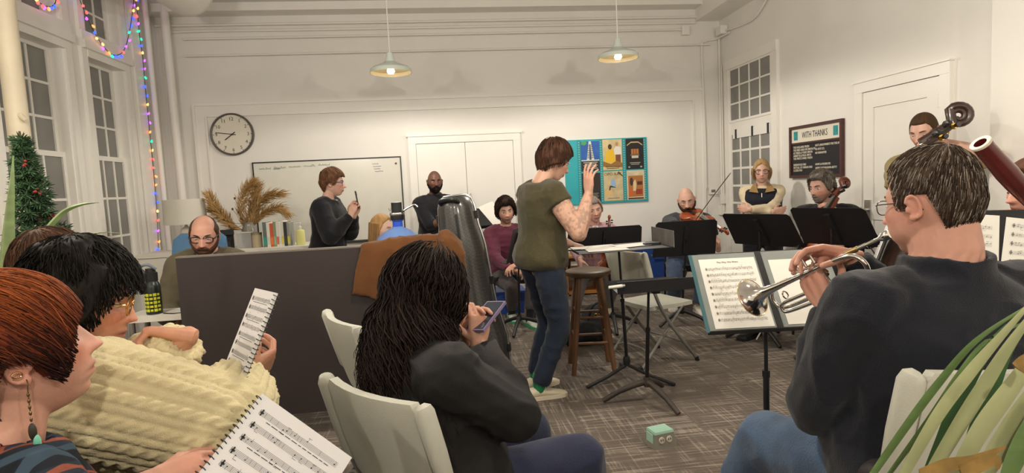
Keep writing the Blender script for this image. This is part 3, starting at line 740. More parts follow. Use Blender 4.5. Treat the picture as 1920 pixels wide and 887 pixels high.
    if hair:
        if hair.get('shell', True):
            shell(std(hair.get('line', HAIRLINE), hair.get('T', .012), hair.get('top'), hair.get('soft', .016), rough=hair.get('rough', .003), bald=hair.get('bald')), hcol, streak=hair.get('streak', .0022), light=hair.get('light', .35), grey=hair.get('grey'), m=hair.get('mat', M_HAIR), crown=hair.get('crown', (0,-.35,.94)))
        if 'locks' in hair: short_strands(P, 'hair_locks', line=hair.get('line', HAIRLINE), T=hair.get('T', .012), topT=hair.get('top'), face=face, **hair['locks'])
        if 'beard' in hair:
            bcol, bt = hair['beard'][:2]; lo = hair['beard'][2] if len(hair['beard']) > 2 else 'full'
            def bfn(D, q):
                az = np.abs(np.degrees(np.arctan2(D[:,0], D[:,1]))); zt = np.interp(az, [0,12,20,34,55,75,92], [-.046,-.047,-.052,-.064,-.050,-.022,-.010])
                if lo == 'goatee': zt = np.interp(az, [0,12,24,34,42], [-.046,-.047,-.060,-.085,-.20])
                m = sstep(.006, -.004, q[:,2]-zt)*sstep(96, 86, az)
                m = m*(1-np.exp(-((q[:,2]+.069)/.006)**2)*np.exp(-(q[:,0]/.021)**4)*.95)
                return -.006+m*(.006+bt)+m*.002*vnoise(q*90, 4)
            shell(bfn, np.array(hexc(bcol)), 'beard', streak=.0015, light=.3)
    # ---- clothes
    def garment(name, m, sleeve='long', inf=.012, hem=-.15, top=1.0, sinf=.012, collar=None, wr=.005, wf=9.0, colfn=None, gv=None, flare=0.0, cuff=0.0, ext=None, g=None, arm_w=1.0, sm=5):
        bm = B(); loft(bm, torso_rings(inf, hem, top, g or girth, flare=flare)); fat = 1+(girth-1)*.45
        if sleeve != 'none':
            for S_ in ('L', 'R'):
                sp_, E, W = sh[S_], J['E'+S_], J['W'+S_]; r0 = (.055*fat)*s+sinf
                if name == 'vest' : continue
                cone(bm, sp_ + (N-sp_)*.35, sp_, .05*s+inf, r0)
                if sleeve == 'long':
                    k = .965+cuff; r1 = .042*s*fat+sinf*1.1; r2 = (.030*s+sinf*.75)
                    cone(bm, sp_, E, r0*arm_w, r1*arm_w); cone(bm, E, E.lerp(W, .5), r1*arm_w, (r1*.55+r2*.45)*arm_w); cone(bm, E.lerp(W,.5), E.lerp(W, k), (r1*.55+r2*.45)*arm_w, r2, flat1=True)
                elif sleeve == 'rolled':
                    r1 = .042*s*fat+sinf; cone(bm, sp_, E, r0, r1); cone(bm, E, E.lerp(W,.25), r1, r1*.95, flat1=True)
                else:
                    k = sleeve if isinstance(sleeve, float) else .5
                    cone(bm, sp_, sp_.lerp(E, k), r0, r0*.98, flat1=True)
        if collar in ('crew', 'stand'):
            hh = .012 if collar == 'crew' else .034
            for q in np.linspace(0, hh, 3 if collar == 'stand' else 1):
                rr_ = nr*1.20+.004 - q*.12
                tube(bm, [nb + up*(.002*s+q) + fx*rr_*math.cos(a) + fy*(rr_*1.04*math.sin(a)+.004) - up*.016*max(0, math.sin(a)) for a in np.linspace(0, 2*PI, 25)[:-1]], .009, 8, close=True)
        elif collar == 'shirt':
            for sg in (-1, 1):
                rr_ = nr*1.18; pts_ = [nb + up*(.022*s-.020*max(0,math.sin(a))) + fx*rr_*math.cos(a)*1.0 + fy*rr_*1.08*math.sin(a) for a in np.linspace(-PI/2, PI/2-.12, 12)]
                pts_ = [nb + (q-nb) if sg > 0 else (nb + (q-nb) - 2*fx*((q-nb).dot(fx))) for q in pts_]
                rings_ = []
                for i_, q in enumerate(pts_):
                    out_ = (q-nb); out_ = (out_-up*out_.dot(up)).normalized(); drop = .030+.028*(i_/11)**2
                    rings_.append([q+up*.012, q+out_*.008+up*.008, q+out_*.020-up*drop, q+out_*.010-up*drop])
                loft(bm, rings_)
        if ext: ext(bm, P)
        me = remesh(bm, gv or gvox, sm, .5)
        co, no = get_co(me), get_no(me)
        if wr > 0:
            q = co*wf; warp = np.stack([vnoise(q*.6, seed+k) for k in range(3)], 1)*.9
            r1_ = 1-np.abs(vnoise(q*np.array([1,1,1.6])+warp, seed+11)); r2_ = 1-np.abs(vnoise(q*2.1*np.array([1,1,1.5])+warp*1.4, seed+12))
            co = co + no*((r1_**3*.9+r2_**3*.45-.5)*wr)[:,None]; set_co(me, co)
        if colfn is not None:
            l = (co-np.array(pel)) @ np.array(Rt); set_col(me, colfn(l/s, co, P))
        return mobj(name, me, m, root)
    P.garment = garment
    for gdef in garments:
        gdef = dict(gdef); gdef.setdefault('seed', 0); gdef.pop('seed'); o = garment(**gdef)
        if gdef.get('lab'): pass
    if trousers and legs:
        td = dict(trousers); tm = td['m']; inf = td.get('inf', .016); k = td.get('len', .94)
        bm = B(); loft(bm, torso_rings(inf*.7, -.12, td.get('top', .16)))
        gl = 1+(girth-1)*.6
        for S_ in ('L', 'R'):
            H_, K_, A_ = J['H'+S_], J['K'+S_], J['A'+S_]
            cone(bm, H_, H_.lerp(K_,.5), .088*s*gl+inf, .074*s*gl+inf); cone(bm, H_.lerp(K_,.5), K_, .074*s*gl+inf, .056*s*gl+inf); cone(bm, K_, K_.lerp(A_,.4), .056*s*gl+inf, .052*s+inf*1.1); cone(bm, K_.lerp(A_,.4), K_.lerp(A_, k), .052*s+inf*1.1, .038*s+inf*1.3*td.get('bell', 1), flat1=True)
        if 'ext' in td: td['ext'](bm, P)
        me = remesh(bm, td.get('gv', max(gvox, .016)), 5, .5); co, no = get_co(me), get_no(me)
        q = co*8; warp = np.stack([vnoise(q*.6, seed+20+k2) for k2 in range(3)], 1)
        co = co + no*(((1-np.abs(vnoise(q*np.array([1.2,1.2,1.8])+warp, seed+31)))**3-.45)*td.get('wr', .006))[:,None]; set_co(me, co)
        mobj('trousers', me, tm, root)
    if shoes and legs:
        for S_ in ('L', 'R'):
            A = J['A'+S_]; fz = A.z-.085*s
            fd = V(shoes['dir'][S_]) if 'dir' in shoes else R3 @ V((-.14 if S_ == 'L' else .14, 1, 0))
            fd = V((fd.x, fd.y, 0)).normalized(); sx = V((fd.y, -fd.x, 0)); o = V((A.x, A.y, max(fz, 0)))
            shoe(o, fd, sx, s, shoes, root, S_)
    if glasses: add_glasses(P, root, glasses)
    if extra: extra(P)
    return P
def shoe(o, fd, sx, s, d, root, S_):
    prof = [(-.085,.026,.070),(-.075,.034,.078),(-.03,.037,.085),(.03,.040,.080),(.08,.045,.062),(.13,.047,.046),(.165,.041,.036),(.185,.026,.026)]
    def rg(y, wd, z0, z1):
        c = o+fd*y*s; return [c+sx*(wd*s*math.cos(a)) + V((0,0, (z0+z1)/2*s+(z1-z0)/2*s*math.sin(a))) for a in np.linspace(0, 2*PI, 17)[:-1]]
    b = B(); loft(b, [rg(y, wd, .012, z) for y, wd, z in prof]); up = bobj('shoe', b, d['m'], root, smooth=True, angle=60)
    b = B(); 
    top = []; 
    pr = [(-.092,.020),(-.080,.034),(-.03,.040),(.03,.043),(.08,.048),(.13,.050),(.165,.044),(.188,.026)]
    loop = [(y, wd) for y, wd in pr] + [(y, -wd) for y, wd in reversed(pr)]
    prism(b, [o+fd*y*s+sx*x*s+V((0,0,.0015)) for y, x in loop], (0,0,.024*s)); bobj('sole', b, d.get('sole', d['m']), up, bevel=.003)
    if d.get('laces'):
        b = B()
        for k in range(4):
            y = .035+.020*k; z = .082-.010*k; tube(b, [o+(fd*y+sx*t*.022*(1-.08*k))*s+V((0,0,(z-.014*abs(t)**2)*s)) for t in (-1,-.5,0,.5,1)], .0035, 5)
        bobj('laces', b, d['laces'], up)
    if d.get('collar'):
        b = B(); tube(b, [o+(fd*(-.035+.048*math.cos(a))+sx*.036*math.sin(a))*s+V((0,0,.083*s)) for a in np.linspace(0,2*PI,17)[:-1]], .008, 6, close=True); bobj('ankle_collar', b, d['collar'], up, smooth=True)
def add_glasses(P, root, g):
    """rims, bridge and temples in the head frame"""
    hs = P.hs; r = g.get('r', .0042*.5); w_, h_ = g.get('size', (.025, .019)); sq = g.get('sq', .75); y = .094+g.get('out', 0); z0 = g.get('z', -.001)
    m = g['m']; b = B(); lens = []
    for sg in (-1, 1):
        loop = []
        for a in np.linspace(0, 2*PI, 21)[:-1]:
            ca, sa = math.cos(a), math.sin(a); xx = math.copysign(abs(ca)**sq, ca)*w_; zz = math.copysign(abs(sa)**sq, sa)*h_
            if g.get('cat'): zz += .008*max(0, ca*sg*1.0)*max(0, sa)
            X = sg*.033+xx; loop.append(P.hwv((X, y-.9*(abs(X)-.033)**2*4 if abs(X) > .033 else y, z0+zz)))
        if g.get('rimless') and True: tube(b, loop[0:11], r*hs*.8, 6)
        else: tube(b, loop, r*hs, 6, close=True)
        lens.append(loop)
    tube(b, [P.hwv((-.010,y,z0+.006)), P.hwv((0,y+.003,z0+.009)), P.hwv((.010,y,z0+.006))], r*hs, 6)
    for sg in (-1, 1):
        X = sg*(.033+w_); yy = y-.9*(w_)**2*4
        tube(b, smooth_curve([P.hwv((X, yy, z0+.006)), P.hwv((sg*.071, yy-.012, z0+.008)), P.hwv((sg*.0785*g.get('tw',1), .02, z0+.008)), P.hwv((sg*.080*g.get('tw',1), -.008, z0+.010)), P.hwv((sg*.078*g.get('tw',1), -.03, z0-.012))], 4), r*hs*1.05, 6)
    fr = bobj('glasses', b, m, root, smooth=True)
    for lp in lens:
        bb = B(); f = bb.faces.new([bb.verts.new(p) for p in lp]); bobj('lens', bb, mat('spectacle_glass', (.5,.52,.52), .08, trans=0, alpha=.07, spec=.3), fr)
def strands(name, root, roots, col, m=None, r=.0012, light=.35, n=3, seed=3, parent=None, taper=.85):
    """many thin tapered locks as one mesh; roots: (N,K,3) points (or a list of equally long polylines); col: one colour or (N,3)"""
    if isinstance(roots, list):
        K = max(len(p) for p in roots); roots = np.array([[list(p[min(i, len(p)-1)]) for i in range(K)] for p in roots], float)
    N, K = roots.shape[:2]; rg = np.random.RandomState(seed)
    t = np.empty_like(roots); t[:,1:-1] = roots[:,2:]-roots[:,:-2]; t[:,0] = roots[:,1]-roots[:,0]; t[:,-1] = roots[:,-1]-roots[:,-2]; t /= np.maximum(np.linalg.norm(t, axis=2, keepdims=True), 1e-9)
    ref = np.where(np.abs(t[...,2:3]) < .9, np.array([0,0,1.0]), np.array([1.0,0,0])); x = np.cross(t, ref); x /= np.maximum(np.linalg.norm(x, axis=2, keepdims=True), 1e-9); y = np.cross(t, x)
    q = (r*(.7+.6*rg.rand(N)))[:,None]*(1-taper*(np.arange(K)/(K-1))**2)[None]
    vs = np.stack([roots + x*(q*math.cos(2*PI*j/n))[...,None] + y*(q*math.sin(2*PI*j/n))[...,None] for j in range(n)], 2).reshape(-1,3)
    idx = np.arange(N*K*n).reshape(N, K, n); a = idx[:,:-1]; b = idx[:,1:]; fs = np.stack([a, np.roll(a,-1,2), np.roll(b,-1,2), b], -1).reshape(-1,4)
    me = bpy.data.meshes.new(name); me.vertices.add(len(vs)); me.vertices.foreach_set('co', vs.astype(np.float32).ravel()); me.loops.add(len(fs)*4); me.loops.foreach_set('vertex_index', fs.astype(np.int32).ravel()); me.polygons.add(len(fs)); me.polygons.foreach_set('loop_start', (np.arange(len(fs))*4).astype(np.int32)); me.polygons.foreach_set('use_smooth', [True]*len(fs)); me.update(calc_edges=True)
    c = np.broadcast_to(np.asarray(col, float), (N,3))*(1+light*(rg.rand(N,1)*2-1)); set_col(me, np.clip(np.repeat(c, K*n, 0), 0, 1)); return mobj(name, me, m or M_HAIR, parent or root)
def short_strands(P, name, n, L, T, line, col, r=.0011, light=.4, crown=(0,-.35,.94), seed=5, face={}, lift=.0, m=None, zcol=None, wave=0.0, segs=6, over=.012, jit=.15, side=(0,0,0), topT=None):
    """locks combed away from the crown over the scalp, ending near the hairline"""
    rg = np.random.RandomState(seed); D = rg.randn(n*4, 3); D /= np.linalg.norm(D, axis=1, keepdims=True); q = head_points(D, face); az = np.degrees(np.arctan2(D[:,0], D[:,1])); ok = q[:,2] > hairline(az, line)+.001; D = D[ok][:n]; q = q[ok][:n]; N = len(D)
    cr = np.array(crown, float); cr /= np.linalg.norm(cr); t = -(cr-D*(D@cr)[:,None]); t /= np.maximum(np.linalg.norm(t, axis=1, keepdims=True), 1e-4); t = t+rg.randn(N,3)*jit+np.array(side); ln = L*(.6+.55*rg.rand(N)); ph = rg.rand(N)*6; d = D.copy(); out = []; u_ = .88+.30*rg.rand(N); tT = T if topT is None else topT
    for i in range(segs):
        p = head_points(d, face); f = i/(segs-1); o = u_*(T+(tT-T)*sstep(.02,.09,p[:,2])) + .001 + lift*f*f + wave*np.sin(ph+f*9) - .30*T*f**3; out.append(P.hw(p+d*o[:,None]))
        a_ = np.degrees(np.arctan2(d[:,0], d[:,1])); room = np.clip((p[:,2]-hairline(a_, line)+over)/.02, 0, 1)
        tt = t-d*(t*d).sum(1, keepdims=True); tt /= np.maximum(np.linalg.norm(tt, axis=1, keepdims=True), 1e-6); d = d + tt*(room*ln/(segs-1)/.10)[:,None] + tt*1e-4; d /= np.linalg.norm(d, axis=1, keepdims=True)
    c = col if zcol is None else zcol(q, rg)
    return strands(name, P.root, np.stack(out, 1), c, m, r, light, seed=seed)
# ================================================================== conductor
M_NAVYP = cloth('navy_chinos', hexc('1f2839'), .85)
M_OLIVE = cloth('olive_tee', hexc('433e2b'), .85, bscale=120)
M_WSHOE = mat('white_leather', hexc('cfc4ab'), .5, var=.08, vscale=20)
M_WSOLE = mat('white_rubber', hexc('d8ceb8'), .6)
def _cond():
    Y = 3.62
    pel = (.60, Y)
    rw = at(1104,362,Y=Y-.20); lw = at(1070,458,Y=Y+.25)
    g = [dict(name='shirt', m=M_OLIVE, sleeve=.28, inf=.028, hem=-.10, collar='crew', wr=.010, wf=6, sinf=.030, flare=.06)]
    P = person('conductor in olive tee and navy trousers with one tattooed arm raised', pel, -72, h=1.66, sit=False, lean=3, head=(-6,24,-4), neck_fwd=.045,
        hands={'R': dict(to=rw, dir=(.02,.05,1), palm=(.9,.5,.0), curl=(.14,.2,.26,.3), spread=.13, tattoo=True), 'L': dict(to=lw, dir=(1,.05,-.28), palm=(0,0,-1), curl=(.3,.3,.35,.4), tattoo=True)},
        poles={'R': V((1,-.5,-.9)), 'L': V((-.2,.6,-1))}, bare=('L','R'), skin='c9977c', hairc='4a3023', vox=.005,
        feet={'L': at(1005,728,Z=0), 'R': at(1012,748,Z=0)}, girth=1.04, shw=.98, armw=1.28,
        hair=dict(T=.026, top=.034, streak=.004, locks=dict(n=900, L=.06, col=hexc('402a1f'), r=.0018, light=.4, over=.012, jit=.12), line=[(0,.066),(25,.064),(45,.05),(60,.02),(75,-.02),(90,-.035),(110,-.05),(140,-.075),(180,-.088)], rough=.004),
        garments=g, trousers=dict(m=M_NAVYP, inf=.018, wr=.010, len=.97, bell=1.0), shoes=dict(m=M_WSHOE, sole=M_WSOLE, laces=M_WSOLE),
        glasses=dict(m=mat('clear_frame', (.6,.55,.5), .2), r=.0015))
    for S_ in 'LR':
        b = B(); A = P.joint['A'+S_]; cone(b, A+V((0,0,.07)), A+V((0,0,-.03)), .040, .038); bobj('sock', b, cloth('green_sock', hexc('1f7a4a')), P.root, smooth=True)
_cond()
# ================================================================== people across the room
M_JEANS = cloth('blue_jeans', hexc('3b4a63'), .9, var=.18, vscale=7)
M_BLACKCLOTH = cloth('black_cloth', hexc('1a1a1e'), .9)
M_BLACKSHOE = mat('black_leather', (.012,.012,.012), .4)
M_DGREY = cloth('charcoal_trousers', hexc('4a4344'), .9)
M_BLKFRAME = mat('black_spectacle_frame', (.015,.013,.012), .25)
BLK = dict(m=M_BLACKSHOE)
# --- bearded pianist at the white desk
def _p4():
    jc = np.array(hexc('57503f')); ic = np.array(hexc('8b8a82')); dk = np.array(hexc('26231f'))
    def col(l, co, P):
        c = np.tile(jc, (len(l),1)); x = np.abs(l[:,0]); v = .02+.10*np.clip(l[:,2]-.28, 0, 1)
        m = (l[:,1] > .02) & (x < v+.02) & (l[:,2] > .2); c[m] = dk; m = (l[:,1] > .02) & (x < v) & (l[:,2] > .2); c[m] = ic; return c
    person('balding bearded man in glasses and olive jacket at the white desk', (0,0), 191, HCw=at(383,440,d=3.66), h=1.80, lean=8, neck_len=-.035, head=(0,16,-3), skin='c98d74', hairc='3d2c22',
        hair=dict(T=.010, bald=(0,.42,.9,56), beard=('4a3022',.010)),
        face=dict(jaw=.4, chub=.5, lid=.4, scalp=('8a6a58',.25)), garments=[dict(name='jacket', m=M_VCLOTH, inf=.028, sinf=.022, collar='shirt', wr=.010, wf=6, colfn=col)], trousers=dict(m=M_JEANS), shoes=BLK, girth=1.08, shw=.92,
        glasses=dict(m=M_BLKFRAME, r=.0034, size=(.027,.018), sq=.6), seed=4)
_p4()
# --- standing woman with blue glasses, holding up a phone
def _p5():
    H = at(623,343,d=5.1); ph = at(669,392,d=4.98)
    P = person('standing woman in black cardigan and blue glasses holding a phone upright', (0,0), -100, HCw=H, h=1.60, sit=False, lean=4, head=(16,4,0), skin='d3a28a', hairc='6b4a35',
        hands={'R': dict(to=ph+V((-.05,-.02,-.05)), dir=(.35,.1,1), palm=(.3,.7,.1), curl=(.5,.55,.6,.6), vox=.0036), 'L': dict(to=ph+V((-.04,.06,-.06)), dir=(.4,-.1,1), palm=(.2,-.8,.1), curl=(.5,.55,.6,.6))},
        poles={'R': V((-.1,-.5,-1)), 'L': V((.1,.4,-1))}, garments=[dict(name='cardigan', m=M_BLACKCLOTH, inf=.034, sinf=.028, hem=-.25, collar='shirt', wr=.012, wf=5, arm_w=1.1, flare=.06)],
        hair=dict(T=.018, top=.026, locks=dict(n=600, L=.06, col=hexc('6a4833'), r=.0024, light=.35, over=.010, jit=.2), line=[(0,.055),(25,.058),(45,.058),(60,.04),(72,.0),(84,-.02),(98,.004),(112,-.01),(140,-.06),(180,-.078)], crown=(0,-.5,.86)), trousers=dict(m=M_BLACKCLOTH), shoes=BLK,
        glasses=dict(m=mat('blue_spectacle_frame', hexc('2b3f8a'), .25), r=.0024, size=(.025,.019), sq=.7), bust=.04, seed=5)
    # blouse in the open neck
    b = B(); N = P.N; prism(b, [N+P.fx*x+P.up*z+P.fy*(y+.105) for x, z, y in ((-.042,.005,-.045),(.042,.005,-.045),(.03,-.10,.01),(.006,-.20,.035),(-.006,-.20,.035),(-.03,-.10,.01))], P.fy*.012); bobj('blouse', b, cloth('pale_pink_blouse', hexc('b89a92')), P.root, bevel=.004)
    e = empty('phone', ph+V((-.02,.02,.02)), label='dark phone held upright by the standing woman in black', cat='phone'); M = Matrix.Translation(ph+V((.005,.02,.08))) @ Matrix.Rotation(rad(8),4,'Z') @ Matrix.Rotation(rad(-8),4,'Y')
    b = B(); cbox(b, (0,0,0), (.011,.072,.148), M); bobj('body', b, M_DARK, e, bevel=.004)
    b = B(); cbox(b, (-.0062,0,0), (.0012,.066,.14), M); bobj('screen', b, mat('phone_screen', (.10,.11,.13), .08), e)
    b = B(); cbox(b, (.0062,.018,.05), (.003,.022,.035), M); bobj('camera_bump', b, M_DARK, e, bevel=.001)
_p5()
# --- blonde woman behind the water jug
def _p6():
    P = person('seated blonde woman half hidden behind the blue water jug', (0,0), -122, HCw=at(716,429,d=4.95), h=1.60, lean=6, head=(8,6,0), skin='dcb09a', hairc='b08a5c', shw=.9,
        hair=dict(T=.014, top=.016, line=[(0,.085),(20,.08),(40,.07),(58,.05),(72,.0),(84,-.05),(180,-.095)], light=.3, streak=.003), garments=[dict(name='sweater', m=cloth('sage_sweater', hexc('8f8f66')), collar='crew', sinf=.016)], trousers=dict(m=M_JEANS), shoes=BLK, brow='8a6a48', seed=6)
    rs = []; r = random.Random(2)
    for k in range(420):
        a = rad(r.uniform(80, 280)); D = np.array([[math.sin(a)*.94, math.cos(a)*.94, .25]]); q = head_points(D/np.linalg.norm(D), {})[0]; pts = []
        L = r.uniform(.20,.30); off = r.uniform(.006,.022)
        for i in range(8):
            t = i/7; n = V((q[0], q[1], 0)).normalized(); pts.append(P.hwv((q[0]+n.x*off*(1-.3*t)*1.3, q[1]+n.y*off*(1-.3*t)-.01*t, q[2]+.02-L*t)))
        rs.append(pts)
    strands('long_hair', P.root, rs, hexc('b08a5c'), r=.0032, light=.3)
_p6()
# --- standing man in the black jacket
def _p7():
    H = at(815,341,d=6.35)
    P = person('standing bald bearded man in black zip jacket by the closet doors', (0,0), -158, HCw=H, h=1.72, sit=False, lean=0, head=(-12,2,0), skin='6e4634', hairc='17110e', girth=1.14, belly=.03,
        hair=dict(shell=False, beard=('15100d',.012)), face=dict(lip='6a3f35', wide=1.02, jaw=.5, scalp=('3a261d',.25)), garments=[dict(name='jacket', m=M_BLACKCLOTH, inf=.022, sinf=.018, collar='stand', sleeve='rolled', wr=.007, wf=6)], bare=('L','R'),
        hands={'R': dict(to=at(846,412,d=6.1), dir=(1,-.2,.1), palm=(0,.3,-1)), 'L': dict(to=at(880,440,d=6.1))}, trousers=dict(m=M_BLACKCLOTH), shoes=BLK, seed=7)
    c = P.N - P.up*.13*P.s + P.fx*(-.085) + P.fy*.137; b = B()
    prism(b, [c+P.fx*x+P.up*z for x, z in ((-.03,-.012),(.02,-.012),(.03,.0),(-.012,.006))], P.fy*.006); prism(b, [c+P.fx*x+P.up*z for x, z in ((-.012,.008),(.02,.008),(.008,.045),(-.006,.035))], P.fy*.006)
    bobj('chest_emblem', b, mat('blue_embroidery', hexc('2f6aa8'), .7), P.root)
_p7()
# --- man in the maroon shirt
def _p8():
    P = person('seated man in maroon shirt with wavy dark hair', (0,0), -166, HCw=at(948,396,d=5.95), h=1.70, head_scale=1.05, lean=4, head=(-12,6,4), skin='cf9c83', hairc='2c1f18',
        hands={'R': dict(to=at(955,505,d=5.62), dir=(1,-.3,-.2), palm=(0,0,-1)), 'L': dict(to=at(972,500,d=5.6), dir=(-.8,-.5,-.2), palm=(0,0,-1))},
        hair=dict(T=.026, top=.032, rough=.016, locks=dict(n=600, L=.07, col=hexc('2a1d16'), r=.0034, light=.4, over=.012, jit=.5, wave=.006, lift=.008), line=[(0,.060),(20,.064),(40,.058),(58,.03),(70,-.01),(80,-.035),(96,-.03),(110,-.03),(140,-.085),(180,-.09)], streak=.005), face=dict(stubble=('5a4034',.55)),
        garments=[dict(name='shirt', m=cloth('maroon_shirt', hexc('5d2b3c'), var=.06), inf=.024, sinf=.020, collar='shirt', wr=.009, wf=6)], trousers=dict(m=M_DGREY, len=.82), shoes=dict(m=cloth('white_green_sneaker', hexc('c9d2c4')), sole=mat('green_rubber', hexc('3f9a6a'), .6), laces=mat('green_lace', hexc('2f8a55'), .7)),
        feet={'L': at(994,612,Z=.0), 'R': at(960,600,Z=.0)}, seed=8)
    for S_ in 'LR':
        b = B(); A = P.joint['A'+S_]; K = P.joint['K'+S_]; cone(b, A.lerp(K,.3), A+V((0,0,-.03)), .043, .040); bobj('sock', b, M_BLACKCLOTH, P.root, smooth=True)
    return P
P8 = _p8()
# --- grey haired man in the pink check shirt
def check_cloth(name, base, l1, l2, sc=34, w1=.22):
    m = bpy.data.materials.new(name); m.use_nodes = True; nt = m.node_tree; p = nt.nodes['Principled BSDF']; p.inputs['Roughness'].default_value = .85; p.inputs['Specular IOR Level'].default_value = .2
    tc = nt.nodes.new('ShaderNodeTexCoord'); last = None
    mix = nt.nodes.new('ShaderNodeMix'); mix.data_type = 'RGBA'; mix.inputs[6].default_value = (*base, 1); mix.inputs[7].default_value = (*l1, 1)
    mix2 = nt.nodes.new('ShaderNodeMix'); mix2.data_type = 'RGBA'; mix2.inputs[7].default_value = (*l2, 1)
    sep = nt.nodes.new('ShaderNodeSeparateXYZ'); nt.links.new(tc.outputs['Object'], sep.inputs[0])
    def band(out, k, th):
        a = nt.nodes.new('ShaderNodeMath'); a.operation = 'MULTIPLY'; a.inputs[1].default_value = k; nt.links.new(out, a.inputs[0])
        f = nt.nodes.new('ShaderNodeMath'); f.operation = 'FRACT'; nt.links.new(a.outputs[0], f.inputs[0])
        g = nt.nodes.new('ShaderNodeMath'); g.operation = 'LESS_THAN'; g.inputs[1].default_value = th; nt.links.new(f.outputs[0], g.inputs[0]); return g.outputs[0]
    def half(a, b_):
        s = nt.nodes.new('ShaderNodeMath'); s.operation = 'ADD'; nt.links.new(a, s.inputs[0]); nt.links.new(b_, s.inputs[1])
        h = nt.nodes.new('ShaderNodeMath'); h.operation = 'MULTIPLY'; h.inputs[1].default_value = .5; nt.links.new(s.outputs[0], h.inputs[0]); return h.outputs[0]
    nt.links.new(half(band(sep.outputs[0], sc, w1), band(sep.outputs[2], sc, w1)), mix.inputs[0])
    nt.links.new(half(band(sep.outputs[0], sc*.5, .10), band(sep.outputs[2], sc*.5, .10)), mix2.inputs[0])
    nt.links.new(mix.outputs[2], mix2.inputs[6]); nt.links.new(mix2.outputs[2], p.inputs['Base Color']); return m
def _p10():
    P = person('seated grey-haired man in pink check shirt holding a violin upright', (0,0), 170, HCw=at(1113,394,d=6.0), h=1.64, head_scale=1.08, lean=4, head=(6,4,9), skin='cd9a84', hairc='7d7268',
        hands={'R': dict(to=at(1088,486,d=5.65), dir=(.1,-.2,-1), palm=(1,0,0)), 'L': dict(to=at(1138,452,d=5.65), dir=(-.5,-.3,.4), palm=(-1,0,0), curl=(.6,.6,.6,.6))},
        hair=dict(T=.013, top=.017, locks=dict(n=500, L=.05, col=hexc('8a8078'), r=.0024, light=.35, over=.004, jit=.2), line=[(0,.066),(25,.066),(45,.064),(60,.04),(72,.0),(80,-.03),(95,.0),(112,.0),(140,-.06),(180,-.075)]), garments=[dict(name='shirt', m=check_cloth('pink_check', hexc('a9868c'), hexc('7d4f5c'), hexc('c9b4b4')), inf=.024, sinf=.02, collar='shirt', wr=.008, wf=6)],
        trousers=dict(m=cloth('grey_trousers', hexc('6b6766'))), shoes=dict(m=M_WSHOE, sole=M_WSOLE), feet={'L': at(1140,588,Z=0), 'R': at(1078,596,Z=0)}, seed=10, girth=1.05)
    b = B(); N = P.N; prism(b, [N+P.fx*x+P.up*z+P.fy*(y+.10) for x, z, y in ((-.03,.0,-.04),(.03,.0,-.04),(.0,-.09,.005))], P.fy*.02); bobj('undershirt', b, mat('white_cotton', (.75,.72,.68), .9), P.root, bevel=.004)
_p10()
# --- bald violist
def _p11():
    P = person('bald bearded viola player in dark grey tee and jeans', (0,0), 166, HCw=at(1287,375,d=6.0), h=1.72, head_scale=1.06, lean=4, head=(-6,16,6), skin='d3a089', hairc='3a2a20', girth=1.12, belly=.03, sit=True,
        hands={'L': dict(to=at(1347,468,d=5.62), dir=(-.1,-.3,.9), palm=(-.8,.3,.2), curl=(.7,.7,.7,.7)), 'R': dict(to=at(1285,440,d=5.55), dir=(.6,0,.2), palm=(0,0,-1), curl=(.7,.7,.7,.7))}, poles={'R': V((-.5,.2,-1)), 'L': V((.5,.2,-1))},
        hair=dict(shell=False, beard=('3b2a20',.014)), face=dict(jaw=.6, chub=.4, lid=.45, scalp=('a08068',.35)), garments=[dict(name='shirt', m=cloth('dark_grey_tee', hexc('3a3c42')), sleeve=.7, inf=.024, sinf=.022, collar='crew', wr=.007)], bare=('L','R'), vox=.0065, trousers=dict(m=M_JEANS, inf=.026), shoes=dict(m=cloth('white_sock', hexc('d5cec2'))),
        feet={'L': at(1310,588,Z=0), 'R': at(1262,578,Z=0)}, glasses=dict(m=mat('thin_wire', (.3,.28,.26), .3, .8), r=.0012), seed=11)
    return P
P11 = _p11()
